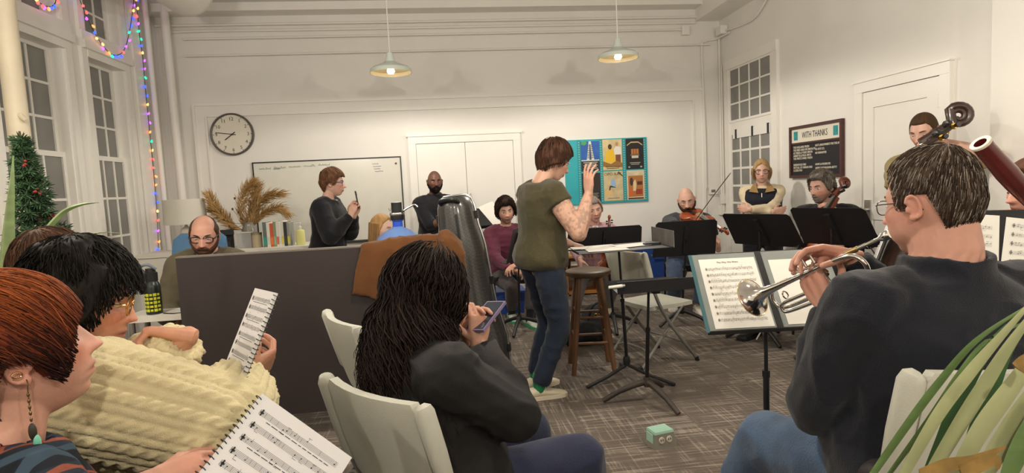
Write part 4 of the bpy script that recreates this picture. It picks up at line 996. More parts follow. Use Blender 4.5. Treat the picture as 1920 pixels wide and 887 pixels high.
# --- woman with folded arms
def _p12():
    H = at(1428,321,d=5.95)
    a_ = rad(150); fwd = V((-math.sin(a_), math.cos(a_), 0)); rt = V((fwd.y, -fwd.x, 0))
    P = person('standing blonde woman in black vest with folded arms by the interior window', (0,0), 150, HCw=H, h=1.58, sit=False, lean=-2, head=(2,4,0), skin='d5a48e', hairc='a5875c', girth=1.12, bust=.05, shw=.95,
        hands={'R': dict(to=H+fwd*.25-rt*.10+V((0,0,-.40)), dir=-rt-fwd*.35+V((0,0,.1)), palm=-fwd), 'L': dict(to=H+fwd*.30+rt*.11+V((0,0,-.37)), dir=rt-fwd*.35+V((0,0,.1)), palm=-fwd)}, poles={'R': rt*1.2-V((0,0,1)), 'L': -rt*1.2-V((0,0,1))},
        hair=dict(T=.013, top=.016, line=[(0,.082),(15,.070),(35,.058),(50,.03),(62,-.02),(75,-.06),(180,-.095)], light=.35, streak=.003), face=dict(chub=.6), brow='8a6a4a',
        garments=[dict(name='sweater', m=cloth('cream_sweater', hexc('d3c2a4')), inf=.012, sinf=.013, collar='crew', wr=.008), dict(name='vest', m=cloth('black_vest', hexc('1c1d26')), inf=.034, sleeve='none', top=.93, hem=-.22, wr=.006)], trousers=dict(m=M_BLACKCLOTH), shoes=BLK,
        glasses=dict(m=mat('dark_red_frame', hexc('3a1c1c'), .25), r=.0028, size=(.027,.021), sq=.7), seed=12)
    rs = []; r = random.Random(5)
    for k in range(420):
        a = rad(r.uniform(58, 302)); D = np.array([[math.sin(a)*.94, math.cos(a)*.94, .1]]); q = head_points(D/np.linalg.norm(D), {})[0]; pts = []; L = r.uniform(.09,.135); off = r.uniform(.006,.020)
        for i in range(7):
            t = i/6; n = V((q[0], q[1], 0)).normalized(); o2 = off*(1+.6*math.sin(t*PI)) - .012*t*t; pts.append(P.hwv((q[0]+n.x*o2, q[1]+n.y*o2, q[2]+.02-L*t)))
        rs.append(pts)
    strands('bob_hair', P.root, rs, hexc('9a7c54'), r=.0030, light=.3)
    # tan collar lining and zip of the vest
    N = P.N
    for sg in (-1, 1):
        b = B(); prism(b, [N+P.fx*sg*x+P.up*z+P.fy*y for x, z, y in ((.055,.035,.02),(.085,.01,.035),(.12,-.06,.115),(.03,-.075,.145),(.045,-.03,.095))], P.fy*.02); bobj('collar_lining', b, cloth('tan_fleece', hexc('9a7a4e')), P.root, bevel=.006)
    b = B(); tube(b, [N+P.up*-.08+P.fy*.165, N+P.up*-.2+P.fy*.185], .004, 6); bobj('zip', b, M_CHROME, P.root)
_p12()
# --- cellist
def _p13():
    H = at(1541,351,d=4.75); hd = at(1560,386,d=4.55)
    P = person('grey-haired cellist with goatee in black shirt', (0,0), 128, HCw=H, h=1.80, lean=4, head=(-22,8,2), skin='c4907a', hairc='5f574f', girth=1.06,
        hands={'L': dict(to=hd+V((.06,.0,-.07)), dir=(-.65,-.15,.6), palm=(-.5,.5,-.6), curl=(.5,.55,.6,.6)), 'R': dict(to=at(1600,470,d=4.15), dir=(-.4,-.6,-.4), palm=(-.3,.1,-1))}, poles={'L': V((1,-.2,-.7)), 'R': V((.2,.2,-1))},
        hair=dict(T=.016, top=.026, rough=.012, streak=.004, locks=dict(n=700, L=.045, col=hexc('6a625a'), r=.0028, light=.5, over=.004, jit=.6, wave=.005, lift=.006), line=[(0,.066),(25,.066),(45,.058),(60,.032),(70,-.01),(80,-.032),(95,.0),(112,-.01),(140,-.062),(180,-.078)], beard=('6e655e',.007,'goatee'), grey=('8f8a82',.6)), brow='3a302a', face=dict(stubble=('5a4c44',.45)),
        garments=[dict(name='shirt', m=M_BLACKCLOTH, inf=.024, sinf=.024, collar='shirt', wr=.009, wf=6)], trousers=dict(m=M_BLACKCLOTH), shoes=BLK, feet={'L': (2.75,4.1,0), 'R': (2.52,4.55,0)}, seed=13)
    return P
P13 = _p13()
# --- double bass player
def _p14():
    H = at(1733,247,d=3.95)
    P = person('double bass player with short brown hair in tan shirt', (0,0), 140, HCw=H, h=1.80, sit=False, lean=2, head=(-26,18,2), skin='cf9c85', hairc='42301f',
        hands={'L': dict(to=at(1772,268,d=3.74), dir=(-.8,-.1,.25), palm=(-.4,.2,-.6), curl=(.5,.55,.55,.6)), 'R': dict(to=at(1700,470,d=3.4))}, poles={'L': V((.6,-.6,-.3))}, bare=('L',),
        hair=dict(T=.005, top=.010, rough=.001, streak=.001, line=[(0,.066),(25,.066),(45,.066),(60,.045),(70,.0),(80,-.025),(95,.0),(112,.0),(140,-.062),(180,-.075)]), face=dict(stubble=('8a5a40',.5), lid=.45),
        garments=[dict(name='shirt', m=cloth('khaki_shirt', hexc('8f8055')), sleeve=.75, inf=.016, sinf=.014, collar='crew', wr=.008)], trousers=dict(m=M_JEANS), shoes=BLK, seed=14)
    return P
P14 = _p14()
# --- bassoonist at the edge
def _p16():
    def col(l, co, P):
        c = np.tile(np.array(hexc('4a4433')), (len(l),1)); a = vnoise(co*24, 3); c[a > .15] = hexc('7a5a3a'); a = vnoise(co*30, 8); c[a > .3] = hexc('2b3336'); c[a < -.5] = hexc('8f8468'); return c
    P = person('bassoon player in camouflage print shirt at the edge of the group', (0,0), 100, HCw=at(1938,356,d=2.45), h=1.68, lean=4, head=(-14,6,0), skin='c98f76', hairc='4a2f22',
        hands={'L': dict(to=at(1945,440,d=2.2), dir=(-.3,.3,.5), palm=(-1,0,0)), 'R': dict(to=at(1960,560,d=2.1))}, hair=dict(T=.022, top=.026), garments=[dict(name='shirt', m=M_VCLOTH, inf=.024, sinf=.02, collar='crew', colfn=col)], trousers=dict(m=M_JEANS), shoes=BLK, seed=16)
    return P
P16 = _p16()
# ================================================================== things on the walls
M_PAPER = mat('sheet_paper', (.80,.77,.70), .75)
M_INK = mat('printed_ink', (.03,.03,.03), .8)
# --- wall clock
def _clock():
    c = V((-2.375, YB, 2.122)); e = empty('wall_clock', c, label='round white wall clock with dark rim left of the whiteboard', cat='clock'); r = .232
    y = YB-.002
    b = B(); lathe(b, [(r+.012,0),(r+.014,.03),(r+.004,.042),(r-.008,.036),(r-.010,.02)], c, 48, (0,-1,0)); bobj('rim', b, mat('dark_grey_rim', hexc('5a5652'), .35), e, smooth=True)
    b = B(); lathe(b, [(0,.020),(r-.006,.020),(r-.006,.0),(0,0)], c, 48, (0,-1,0)); bobj('dial', b, mat('clock_dial', hexc('dcd6c6'), .6), e)
    for k in range(1, 13):
        a = PI/2-k*PI/6; p = c+V((math.cos(a)*.178, -.0215, math.sin(a)*.178-.018)); quad_text(str(k), .055, p, (1,0,0), (0,0,1), mat('clock_ink', (.05,.045,.04), .7), 'numeral', e, .001, 'CENTER')
    for k in range(60):
        if k % 5: continue
        a = k*PI/30; b = B(); M = Matrix.Translation(c) @ Matrix.Rotation(a, 4, 'Y'); cbox(b, (0,-.0215,.212), (.006,.001,.014), M); bobj('tick', b, MATS['clock_ink'], e)
    for nm, ang, L, w_ in (('hour_hand', 7.77/12*360, .105, .011), ('minute_hand', 46.3/60*360, .185, .008)):
        b = B(); M = Matrix.Translation(c) @ Matrix.Rotation(rad(ang), 4, 'Y'); cbox(b, (0,-.027,L/2-.02), (w_,.002,L+.04), M); bobj(nm, b, MATS['clock_ink'], e)
    b = B(); lathe(b, [(0,.032),(.011,.031),(.011,.021)], c, 16, (0,-1,0)); bobj('hub', b, MATS['clock_ink'], e)
_clock()
# --- whiteboard
def _wb():
    x0, x1, z0, z1 = -2.17, -.466, .80, 1.772; e = empty('whiteboard', ((x0+x1)/2, YB, z0), label='large whiteboard with thin black frame and faint writing', cat='whiteboard')
    b = B(); box(b, (x0, YB-.018, z0), (x1, YB-.002, z1)); bobj('board', b, mat('whiteboard_enamel', hexc('d9d6cb'), .18, var=.02), e)
    for lo, hi in (((x0-.014,z0-.014),(x1+.014,z0)), ((x0-.014,z1),(x1+.014,z1+.014)), ((x0-.014,z0),(x0,z1)), ((x1,z0),(x1+.014,z1))):
        b = B(); box(b, (lo[0], YB-.026, lo[1]), (hi[0], YB-.001, hi[1])); bobj('frame_bar', b, M_BLACKMETAL, e)
    b = B(); box(b, (x0+.1, YB-.09, z0-.02), (x1-.1, YB-.018, z0-.005)); bobj('tray', b, M_BLACKMETAL, e)
    r = random.Random(3)
    def scribble(x, z, n, col, hgt=.03, w_=.028, sl=0.0):
        b = B(); pts = []
        for k in range(n*5): pts.append((x+k*w_/5, YB-.020, z+sl*k+hgt*(.5+.5*math.sin(k*2.1+r.random()*1.5))*(.35+.65*r.random())))
        tube(b, pts, .0022, 4); bobj('handwriting', b, col, e)
    g = mat('green_marker', hexc('7fa08a'), .6); bl = mat('black_marker', hexc('55534f'), .6); pu = mat('purple_marker', hexc('a79aa8'), .6)
    for i in range(5): scribble(x0+.06+i*.17, 1.695+.004*i, 5, g)
    scribble(x0+.22, 1.690, 3, bl); 
    for i in range(4): scribble(-.80+.01*i, 1.70-.03*i, 4+i % 2, pu, .018, .02)
    scribble(-.64, 1.12, 2, bl, .075, .05); scribble(-.57, 1.13, 1, bl, .10, .06)
    b = B(); lathe(b, [(0,.012),(.012,.011),(.013,0)], (x1-.05, YB-.018, z1-.07), 12, (0,-1,0)); tag(bobj('magnet', b, mat('dark_red_magnet', hexc('7a2f35'), .5), smooth=True), 'small dark red magnet in the top corner of the whiteboard', 'magnet')
_wb()
# --- poster board
def _posters():
    x0, x1, z0, z1 = 1.571, 2.637, 1.083, 1.893
    e = empty('poster_board', ((x0+x1)/2, YB, z0), label='turquoise pin board holding six concert posters', cat='board')
    teal = mat('turquoise_board', hexc('2aa3ad'), .55, var=.08, vscale=5); teal2 = mat('turquoise_border', hexc('2f8f98'), .6); dotm = mat('border_pattern', hexc('7cc0b4'), .6)
    b = B(); box(b, (x0, YB-.03, z0), (x1, YB-.002, z1)); bobj('board', b, teal, e)
    W_, H_ = x1-x0, z1-z0
    for u in (.17, .435, .715, .968):
        b = B(); box(b, (x0+W_*(u-.022), YB-.032, z0+.005), (x0+W_*(u+.022), YB-.029, z1-.005)); s_ = bobj('border_strip', b, teal2, e)
        b = B()
        for k in range(26): cbox(b, (x0+W_*u, YB-.0328, z0+.03+k*.0298), (.016,.0016,.012))
        bobj('border_print', b, dotm, s_)['kind'] = 'stuff'
    def poster(label, u0, u1, v0, v1, bg, shapes):
        pe = empty('poster', (x0+W_*(u0+u1)/2, YB-.034, z0+H_*v0), label=label, cat='poster', group='concert posters'); px0, px1, pz0, pz1 = x0+W_*u0, x0+W_*u1, z0+H_*v0, z0+H_*v1
        b = B(); box(b, (px0, YB-.0365, pz0), (px1, YB-.034, pz1)); bobj('sheet', b, mat('poster_'+bg, hexc(bg), .6, var=.15, vscale=14), pe)
        for i, (nm, col, poly) in enumerate(shapes):
            b = B(); prism(b, [(px0+(px1-px0)*p[0], YB-.0366-i*.0003, pz0+(pz1-pz0)*p[1]) for p in poly], (0,-.0003,0)); bobj(nm, b, mat('poster_'+col, hexc(col), .6), pe)
        return pe
    R = lambda a, b_, c, d: [(a,b_),(c,b_),(c,d),(a,d)]
    lines = lambda col, z, n, x_=.12, w_=.76, h_=.022, st=.05: [('print_line', col, R(x_+.06*(k % 2), z-st*k-h_, x_+w_-.06*(k % 2), z-st*k)) for k in range(n)]
    def circ(cx, cz, rx, rz, n=14): return [(cx+rx*math.cos(2*PI*k/n), cz+rz*math.sin(2*PI*k/n)) for k in range(n)]
    poster('blue poster with a white tower rising over dark rows', .19, .415, .51, .97, '2c5fae', [('dark_ground','2e3030',R(0,0,1,.36)), ('tower','d8d8cc',[(.30,.34),(.44,1.0),(.56,1.0),(.72,.34)]), ('tower_gap','2c4f8e',[(.45,.34),(.48,.9),(.52,.9),(.57,.34)]), ('leaves','4f9a5a',[(.05,1),(.02,.9),(.2,.86),(.35,.93),(.3,1)]), ('white_band','c9c9c0',R(.02,.34,.98,.38))] + [('tower_rung','4a4a45',R(.40-.01*k+.0,.44+.06*(7-k),.60+.01*k,.462+.06*(7-k))) for k in range(8)] + lines('b9b9b0', .30, 5))
    poster('poster with a yellow dress and a white shirt figure', .455, .69, .51, .985, 'cdb98c', [('yellow_dress','e0b52a',[(.12,.25),(.16,.55),(.30,.72),(.48,.72),(.62,.5),(.66,.25)]), ('dark_hair','4a3524',circ(.38,.76,.10,.09)), ('white_shirt','dcd6cc',[(.60,.5),(.58,.68),(.70,.78),(.95,.74),(.97,.5)]), ('face','b58a66',circ(.74,.84,.08,.07)), ('brown_skirt','7a4a34',R(.66,.18,.92,.5)), ('foliage','8f6a34',[(0,.30),(0,.12),(1,.08),(1,.22),(.7,.3),(.4,.2)])] + lines('4a3a28', .12, 2))
    poster('black poster with an arched line of lettering and an orange panel', .738, .955, .51, .985, '211f1f', [('orange_panel','b0703c',R(.30,.46,.72,.66)), ('panel_stripe','5a2c1c',R(.42,.46,.45,.66)), ('panel_stripe','5a2c1c',R(.56,.46,.59,.66)), ('white_panel','c9c2b4',R(.32,.36,.70,.45)), ('arch','c2a878',[(.06,.76),(.3,.86),(.7,.86),(.94,.76),(.94,.80),(.7,.90),(.3,.90),(.06,.80)]), ('hat','7a5a44',[(.22,.44),(.78,.44),(.72,.50),(.28,.50)])] + lines('a8a296', .22, 2, .2, .6) + [('small_mark','8fa08f',circ(.16,.07,.06,.03)), ('small_mark','b0a090',circ(.84,.07,.06,.03))])
    poster('dark poster mostly hidden behind the raised hand', .19, .415, .03, .48, '2a2222', [('red_figure','a8402c',[(.05,.75),(.2,.95),(.34,.9),(.25,.7)])] + lines('8a8276', .3, 4))
    pe = poster('sand coloured poster with a small dark figure and blue cloud', .455, .69, .03, .49, 'c4b28a', [('sun_glow','d8b478',circ(.25,.28,.20,.12)), ('blue_cloud','8fb0d0',[(.36,.5),(.38,.7),(.55,.76),(.62,.6),(.66,.48)]), ('figure','3a342c',[(.26,.36),(.30,.5),(.36,.52),(.62,.46),(.62,.44),(.36,.46),(.32,.36)]), ('branch','4a4a34',[(.72,.95),(1.0,.80),(1,.84),(.8,.99)])] + lines('7a6848', .10, 1, .2, .6))
    quad_text('OPO RAT', .052, (x0+W_*.462, YB-.0385, z0+H_*.425), (1,0,0), (0,0,1), mat('poster_title', hexc('4f4a2c'), .6), 'title', pe, .0006, 'LEFT', 0, 1.02)
    poster('cream poster with a warm painted table scene', .738, .955, .03, .49, 'd2c0a0', [('painting','a8703c',R(.08,.10,.92,.82)), ('red_block','9a3a26',R(.50,.18,.86,.36)), ('cream_figure','d8c49a',[(.34,.3),(.36,.6),(.48,.7),(.54,.5),(.5,.3)]), ('dark_figure','4a2f22',circ(.26,.62,.10,.14)), ('dark_block','5a2f1c',R(.58,.5,.88,.62)), ('orange_block','c8642c',R(.10,.12,.34,.38)), ('dark_strip','3a3030',R(.06,.02,.94,.07))])
_posters()
# --- thank-you letter board on the right wall
def _thanks():
    y0, y1, z0, z1 = 4.95, 5.755, 1.293, 1.815; x = XR
    e = empty('letter_board', (x, (y0+y1)/2, z0), label='black letter board headed WITH THANKS in a dark wooden frame', cat='sign')
    wood = mat('dark_frame_wood', hexc('4a2a26'), .4, var=.15, vscale=6, stretch=(1,1,8)); fw = .028
    for (a, b_, c, d) in ((y0,y1,z0,z0+fw), (y0,y1,z1-fw,z1), (y0,y0+fw,z0+fw,z1-fw), (y1-fw,y1,z0+fw,z1-fw)):
        bb = B(); box(bb, (x-.035, a, c), (x-.002, b_, d)); bobj('frame_bar', bb, wood, e, bevel=.003)
    bb = B(); box(bb, (x-.014, y0+fw, z0+fw), (x-.002, y1-fw, z1-fw)); bobj('felt', bb, cloth('black_felt', hexc('26252a'), bump=.4, bscale=300), e)
    bb = B(); box(bb, (x-.020, y0+fw, z1-.165), (x-.013, y1-fw, z1-fw)); hd = bobj('header', bb, mat('header_card', hexc('ddd6c6'), .6), e)
    bb = B(); box(bb, (x-.022, y0+fw, z1-.182), (x-.012, y1-fw, z1-.165)); bobj('header_bar', bb, wood, e)
    for yy in (y0+.065, y1-.13):
        bb = B(); box(bb, (x-.0215, yy, z1-.140), (x-.0195, yy+.065, z1-.052)); bobj('header_emblem', bb, mat('teal_print', hexc('2f8d8f'), .6, var=.3, vscale=30), hd)
    xd, yd = (0,-1,0), (0,0,1)
    quad_text('WITH THANKS', .088, (x-.0212, y1-.20, z1-.127), xd, yd, M_INK, 'heading', hd, .001, 'LEFT', 0, .66)
    lw = mat('white_letters', hexc('d8cfbc'), .6)
    left = ['THE HOLLAND FNDN', 'THE FRED AND EVE SIMON FN', 'AS TERRA & TODD SIMON', 'ANNETTE & PAUL SMITH', 'THE WEITZ FAMILY FNDN', '', 'SHERWOOD FND', 'MUTUAL OF OMAHA FND', 'LOZIER FND']; right = ["NAT'L ENDOWMENT FOR THE ARTS", 'NE ARTS CCL', 'NE HUMANITIES', '', '', 'HAWK & HOLBROOK', 'AMERICA/MANAGAWA-BETTY', 'MARK WEITZ', 'B SMARTT WEITZ']
    for k, t in enumerate(left):
        if t: quad_text(t, .030, (x-.016, y1-fw-.02, z1-.222-.0285*k-.006*(k > 5)), xd, yd, lw, 'letter_row', e, .001, 'LEFT', .0006, .88)
    for k, t in enumerate(right):
        if t: quad_text(t, .028, (x-.016, y1-fw-.375, z1-.222-.0365*k), xd, yd, lw, 'letter_row', e, .001, 'LEFT', .0006, .82)
_thanks()
# --- string of coloured lights
def _lights():
    e = empty('string_lights', (XL+.06, 6.7, 0), label='string of small coloured lights hung down the window wall', cat='lights')
    xs = XL+.07
    p_ = [at(a, b_, X=xs) for a, b_ in ((60,-12),(72,3),(88,12),(102,8),(112,-14),(140,-22),(152,6),(165,36),(180,66),(195,88),(212,103),(230,98),(240,72),(246,40),(250,10),(252,-12))]
    q_ = [at(a, b_, X=xs) for a, b_ in ((252,-14),(258,28),(262,70),(268,110),(272,160),(277,210),(282,262),(287,312),(291,360),(295,410),(297,465))]
    cols = ['2b4bff','18c08a','ff7a3c','a24bff','ff4a4a','ffb060']; w = B(); pts = smooth_curve(p_, 7); tube(w, pts, .0035, 5); bobj('wire', w, mat('green_wire', hexc('3a4a3a'), .6), e)
    pts2 = smooth_curve(q_, 9); w = B(); tube(w, pts2, .0035, 5); bobj('wire', w, MATS['green_wire'], e)
    me = {}
    for i, c in enumerate(cols):
        b = B(); lathe(b, [(.003,.010),(.007,.006),(.011,-.006),(.012,-.012),(.004,-.022),(0,-.024)], (0,0,0), 8); m_ = bpy.data.meshes.new('light_bulb'); b.to_mesh(m_); b.free(); m_.materials.append(mat('bulb_'+c, hexc(c), .3, emit=hexc(c), estr=3.0)); me[i] = m_
    r = random.Random(4)
    for k, p in enumerate(pts[::3] + pts2[::3]):
        o = bpy.data.objects.new('light_bulb', me[(k*5+r.randrange(2)) % 6]); COL.objects.link(o); o.parent = e; o.location = p-V(e.location)+V((r.uniform(0,.015), r.uniform(-.02,.02), -.012)); o.rotation_euler = (r.uniform(-.7,.7), r.uniform(-.7,.7), 0)
_lights()
# ================================================================== left side of the room: counter, desk, screen, plants
M_WHITELAM = mat('white_laminate', hexc('d9d4c8'), .4)
def _counter():
    zt = .90; x0, x1, y0, y1 = -2.75, -1.16, 5.62, 6.10
    e = empty('counter', ((x0+x1)/2, (y0+y1)/2, 0), label='low white counter carrying the books and dried grass', cat='cabinet')
    b = B(); box(b, (x0-.02, y0-.02, zt-.03), (x1+.02, y1, zt)); bobj('top', b, M_WHITELAM, e, bevel=.004)
    b = B(); box(b, (x0, y0+.02, .0), (x1, y1, zt-.03)); bobj('body', b, M_WHITELAM, e)
    n = 3
    for k in range(n):
        xa = x0+(x1-x0)*k/n+.004; xb = x0+(x1-x0)*(k+1)/n-.004; b = B(); box(b, (xa, y0, .08), (xb, y0+.019, zt-.035)); d = bobj('door', b, M_WHITELAM, e, bevel=.003)
        b = B(); cyl(b, (xb-.04, y0-.02, .6), (xb-.04, y0-.02, .72), .005, n=8); bobj('handle', b, M_CHROME, d)
    def P_(px, dy=.25): p = at(px, 440, Y=y0+dy); return p.x
    # books standing in a row
    cs = [('teal and grey','5f6a66','2f8f7f'), ('plain white','d8d4c8','c9c4b8'), ('orange','c8522c','d8753c'), ('sage green','7f8f70','9aa588'), ('white and red','d6d0c4','c46a50'), ('slim white','dcd8ce','cfcac0'), ('white and yellow','d2cdbf','cdbf4a'), ('black','2a2a2a','3a3a3a'), ('grey and yellow','8a8a84','c8b83a')]
    x = P_(502); 
    for k, (nm, c1, c2) in enumerate(cs):
        w_ = (.034,.030,.030,.026,.024,.022,.022,.030,.024)[k]; h_ = .235-.008*(k % 3); be = empty('book', (x+w_/2, y0+.2, zt), label='%s book standing upright in the row on the white counter' % nm, cat='book', group='books on the white counter')
        b = B(); box(b, (x, y0+.10, zt), (x+w_-.001, y0+.27, zt+h_)); bobj('cover', b, mat('book_'+c1, hexc(c1), .6), be, bevel=.002)
        b = B(); box(b, (x+.002, y0+.098, zt+.02), (x+w_-.003, y0+.101, zt+.02+h_*.32)); bobj('spine_print', b, mat('book_'+c2, hexc(c2), .6), be)
        b = B(); box(b, (x+.003, y0+.103, zt+h_-.002), (x+w_-.004, y0+.268, zt+h_+.001)); bobj('pages', b, M_PAPER, be)
        x += w_
    # pump bottle
    c = V((P_(568), y0+.15, zt)); o = empty('pump_bottle', c, label='pale yellow pump bottle at the end of the counter', cat='bottle')
    b = B(); lathe(b, [(0,0),(.038,0),(.041,.006),(.041,.125),(.034,.140),(.014,.146),(.014,.16),(0,.16)], c, 24); bobj('body', b, mat('pale_yellow_plastic', hexc('d9d68e'), .4), o, smooth=True)
    b = B(); lathe(b, [(.015,.155),(.015,.175),(.005,.178),(.005,.2),(.012,.202),(.012,.212),(0,.212)], c, 12); tube(b, [c+V((0,0,.207)), c+V((-.035,0,.205))], .005, 6); bobj('pump', b, M_WHITELAM, o, smooth=True)
    # candle in jar, glass jar, black gadget
    c = V((P_(488), y0+.14, zt)); o = empty('candle', c, label='beige candle jar with metal lid beside the books', cat='candle'); b = B(); lathe(b, [(0,0),(.045,0),(.046,.11),(.044,.125)], c, 20); bobj('jar', b, mat('beige_glaze', hexc('a8987c'), .5), o, smooth=True); b = B(); lathe(b, [(.047,.12),(.047,.14),(0,.142)], c, 20); bobj('lid', b, mat('metallic_lid', hexc('8f8468'), .4, .6), o, smooth=True)
    c = V((P_(466), y0+.16, zt)); o = empty('glass_jar', c, label='clear square glass jar before the dried grass', cat='jar'); b = B(); cbox(b, c+V((0,0,.07)), (.13,.10,.14)); bobj('jar', b, mat('smoky_glass', (.5,.5,.48), .08, alpha=.45), o, bevel=.012, seg=3, smooth=True); b = B(); cbox(b, c+V((0,0,.148)), (.12,.09,.012)); bobj('lid', b, M_CHROME, o, bevel=.004)
    c = V((P_(425), y0+.14, zt)); o = empty('card_machine', c, label='black gadget with sloping top on the counter', cat='device'); b = B(); prism(b, [c+V((-.08,-.05,0)), c+V((-.08,.06,0)), c+V((-.08,.06,.13)), c+V((-.08,-.05,.07))], (.16,0,0)); bobj('body', b, M_DARK, o, bevel=.008); b = B(); cbox(b, c+V((0,.05,.155)), (.17,.02,.05)); bobj('head', b, M_DARK, o, bevel=.006); b = B(); cbox(b, c+V((0,-.06,.035)), (.12,.02,.04)); bobj('front_plate', b, M_CHROME, o, bevel=.003)
    # vase with dried pampas grass
    c = V((P_(462), y0+.34, zt)); o = empty('pampas_vase', c, label='vase of dried tan pampas grass plumes on the counter', cat='vase'); b = B(); lathe(b, [(0,0),(.055,0),(.075,.05),(.078,.12),(.055,.19),(.045,.22),(.05,.235)], c, 24); bobj('vase', b, mat('smoky_vase', hexc('77736a'), .2), o, smooth=True)
    tan = hexc('b8945e'); r = random.Random(9); top = c+V((0,0,.22))
    curves = [[(453,432),(432,420),(412,400),(398,378),(392,368)], [(460,430),(452,400),(456,370),(466,350),(474,343)], [(466,430),(476,400),(490,378),(508,366),(532,362)], [(468,432),(482,410),(500,396),(522,390),(540,402)], [(464,430),(466,405),(474,380),(480,362),(484,350)], [(456,432),(438,425),(424,412),(410,400),(398,392)]]
    for ci, cv in enumerate(curves):
        sp = smooth_curve([at(px, py, Y=c.y+(-.03+.02*ci)) for px, py in cv], 6); rs = []
        for k in range(420):
            t = r.random()**.8; i = int(t*(len(sp)-2)); p = sp[i]; d = (sp[i+1]-sp[i]).normalized(); x, y = perp(d); a = r.uniform(0, 2*PI); wd = (.012+.080*math.sin(min(1, t*1.1)*PI*.8))*(.4+.6*r.random()); o2 = x*math.cos(a)+y*math.sin(a); L = .06+.05*r.random()
            rs.append([p, p+d*L*.5+o2*wd*.7, p+d*L+o2*wd+V((0,0,-.008))])
        rs += [[sp[0], sp[len(sp)//2], sp[-1]]]
        strands('plume', o, rs, tan, mat('dried_grass', tan, .9, vcol=True), r=.0030, light=.3, seed=ci)
    for ci, (px, py) in enumerate(((440,372),(436,392),(447,398),(420,412),(430,425),(452,410))):
        p = at(px, py, Y=c.y-.08); b = B(); tube(b, [top, top.lerp(p,.6)+V((0,-.02,-.02)), p], .002, 5); ell(b, p, (.010,.010,.012), None, 8, 6); bobj('seed_stem', b, mat('dried_seed', hexc('4a3a28'), .9), o)
    # table lamp
    c = at(352, 455, Y=y0+.32); c.z = zt; o = empty('table_lamp', c, label='table lamp with white drum shade beside the corner', cat='lamp')
    b = B(); lathe(b, [(.188,.25),(.180,.485)], c, 40); lathe(b, [(.184,.252),(.176,.483)], c, 40); bobj('shade', b, mat('linen_shade', hexc('cdc8bc'), .9), o, smooth=True)
    b = B(); lathe(b, [(0,0),(.10,0),(.10,.015),(.02,.03),(.05,.08),(.062,.14),(.05,.20),(.014,.23),(.012,.30),(0,.30)], c, 24); bobj('base', b, mat('lamp_ceramic', hexc('c9bfb0'), .35), o, smooth=True)
_counter()
# --- white desk, things on it
def _desk():
    x0, x1, y0, y1, zt = -1.80, -1.10, 3.44, 4.02-.35, .73
    e = empty('desk', ((x0+x1)/2, (y0+y1)/2, 0), label='white desk beside the dark screen', cat='desk')
    b = B(); box(b, (x0, y0, zt-.03), (x1, y1, zt)); bobj('top', b, M_WHITELAM, e, bevel=.004)
    for x in (x0+.04, x1-.04):
        for y in (y0+.03, y1-.03): b = B(); cyl(b, (x,y,0), (x,y,zt-.03), .018, n=12); bobj('leg', b, M_CHROME, e)
    c = V((-1.66, 3.53, zt)); o = empty('energy_bottle', c, label='tall black bottle with yellow lettering on the desk', cat='bottle')
    b = B(); lathe(b, [(0,0),(.040,0),(.042,.008),(.042,.155),(.036,.175),(.030,.185),(.030,.19),(0,.19)], c, 24); bobj('body', b, mat('black_bottle', hexc('1c2420'), .3), o, smooth=True)
    b = B(); lathe(b, [(.033,.188),(.034,.235),(.026,.24),(.026,.26),(0,.262)], c, 20); bobj('cap', b, M_DARK, o, smooth=True)
    b = B(); tube(b, smooth_curve([c+V((-.03,0,.235)), c+V((-.045,-.02,.27)), c+V((.0,-.03,.285)), c+V((.035,-.01,.255))], 4), .008, 8); bobj('carry_loop', b, mat('grey_loop', hexc('6d7680'), .5), o, smooth=True)
    yl = mat('yellow_print', hexc('cfd03a'), .5); b = B()
    for k in range(5):
        for j in range(5): a = rad(-62+26*j)-PI/2+rad(20); p = c+V((math.cos(a)*.0428, math.sin(a)*.0428, .025+.022*k)); M = Matrix.Translation(p) @ Matrix.Rotation(a, 4, 'Z'); cbox(b, (0,0,0), (.0012,.013+.004*((k+j) % 2),.012+.004*(j % 2)), M)
    bobj('lettering', b, yl, o)['kind'] = 'stuff'
    # black bag with pale things poking out
    c = V((-1.92, 3.62, 0)); o = empty('bag', c, label='open black bag stuffed with clothes on a stool by the desk', cat='bag')
    bm = B(); ell(bm, c+V((0,0,.12)), (.16,.07,.13)); ell(bm, c+V((.12,.0,.13)), (.12,.07,.12)); ell(bm, c+V((.04,0,.22)), (.17,.06,.06)); me = remesh(bm, .012, 4); co = get_co(me); co += get_no(me)*(vnoise(co*14, 2)*.012)[:,None]; set_co(me, co); mobj('body', me, mat('black_nylon', hexc('1d1f22'), .5, bump=.3, bscale=60), o)
    for k, (dx, dz, cc, rr) in enumerate(((-.02,.20,'b8ab92',(.05,.04,.035)), (.12,.16,'6f8078',(.03,.03,.07)), (.05,.10,'5f6f80',(.06,.03,.03)))):
        bm = B(); ell(bm, c+V((dx,-.065,dz)), rr); me = remesh(bm, .008, 2); co = get_co(me); co += get_no(me)*(vnoise(co*40, k)*.008)[:,None]; set_co(me, co); mobj('contents', me, cloth('bag_stuff_'+cc, hexc(cc)), o)
    b = B(); tube(b, smooth_curve([(-1.60,3.50,zt+.004),(-1.53,3.47,zt+.004),(-1.46,3.49,zt+.006),(-1.44,3.53,zt+.004)], 6), .003, 6); tag(bobj('cable', b, M_DARK), 'thin black cable lying on the white desk', 'cable')
    b = B(); cbox(b, (-1.47,3.475,zt+.013), (.03,.05,.026)); o = bobj('charger', b, M_WHITELAM, bevel=.006); tag(o, 'small white charger by the edge of the desk', 'charger')
    b = B(); cbox(b, (-1.47,3.448,zt+.013), (.012,.008,.01)); bobj('plug_pins', b, M_CHROME, o)
_desk()
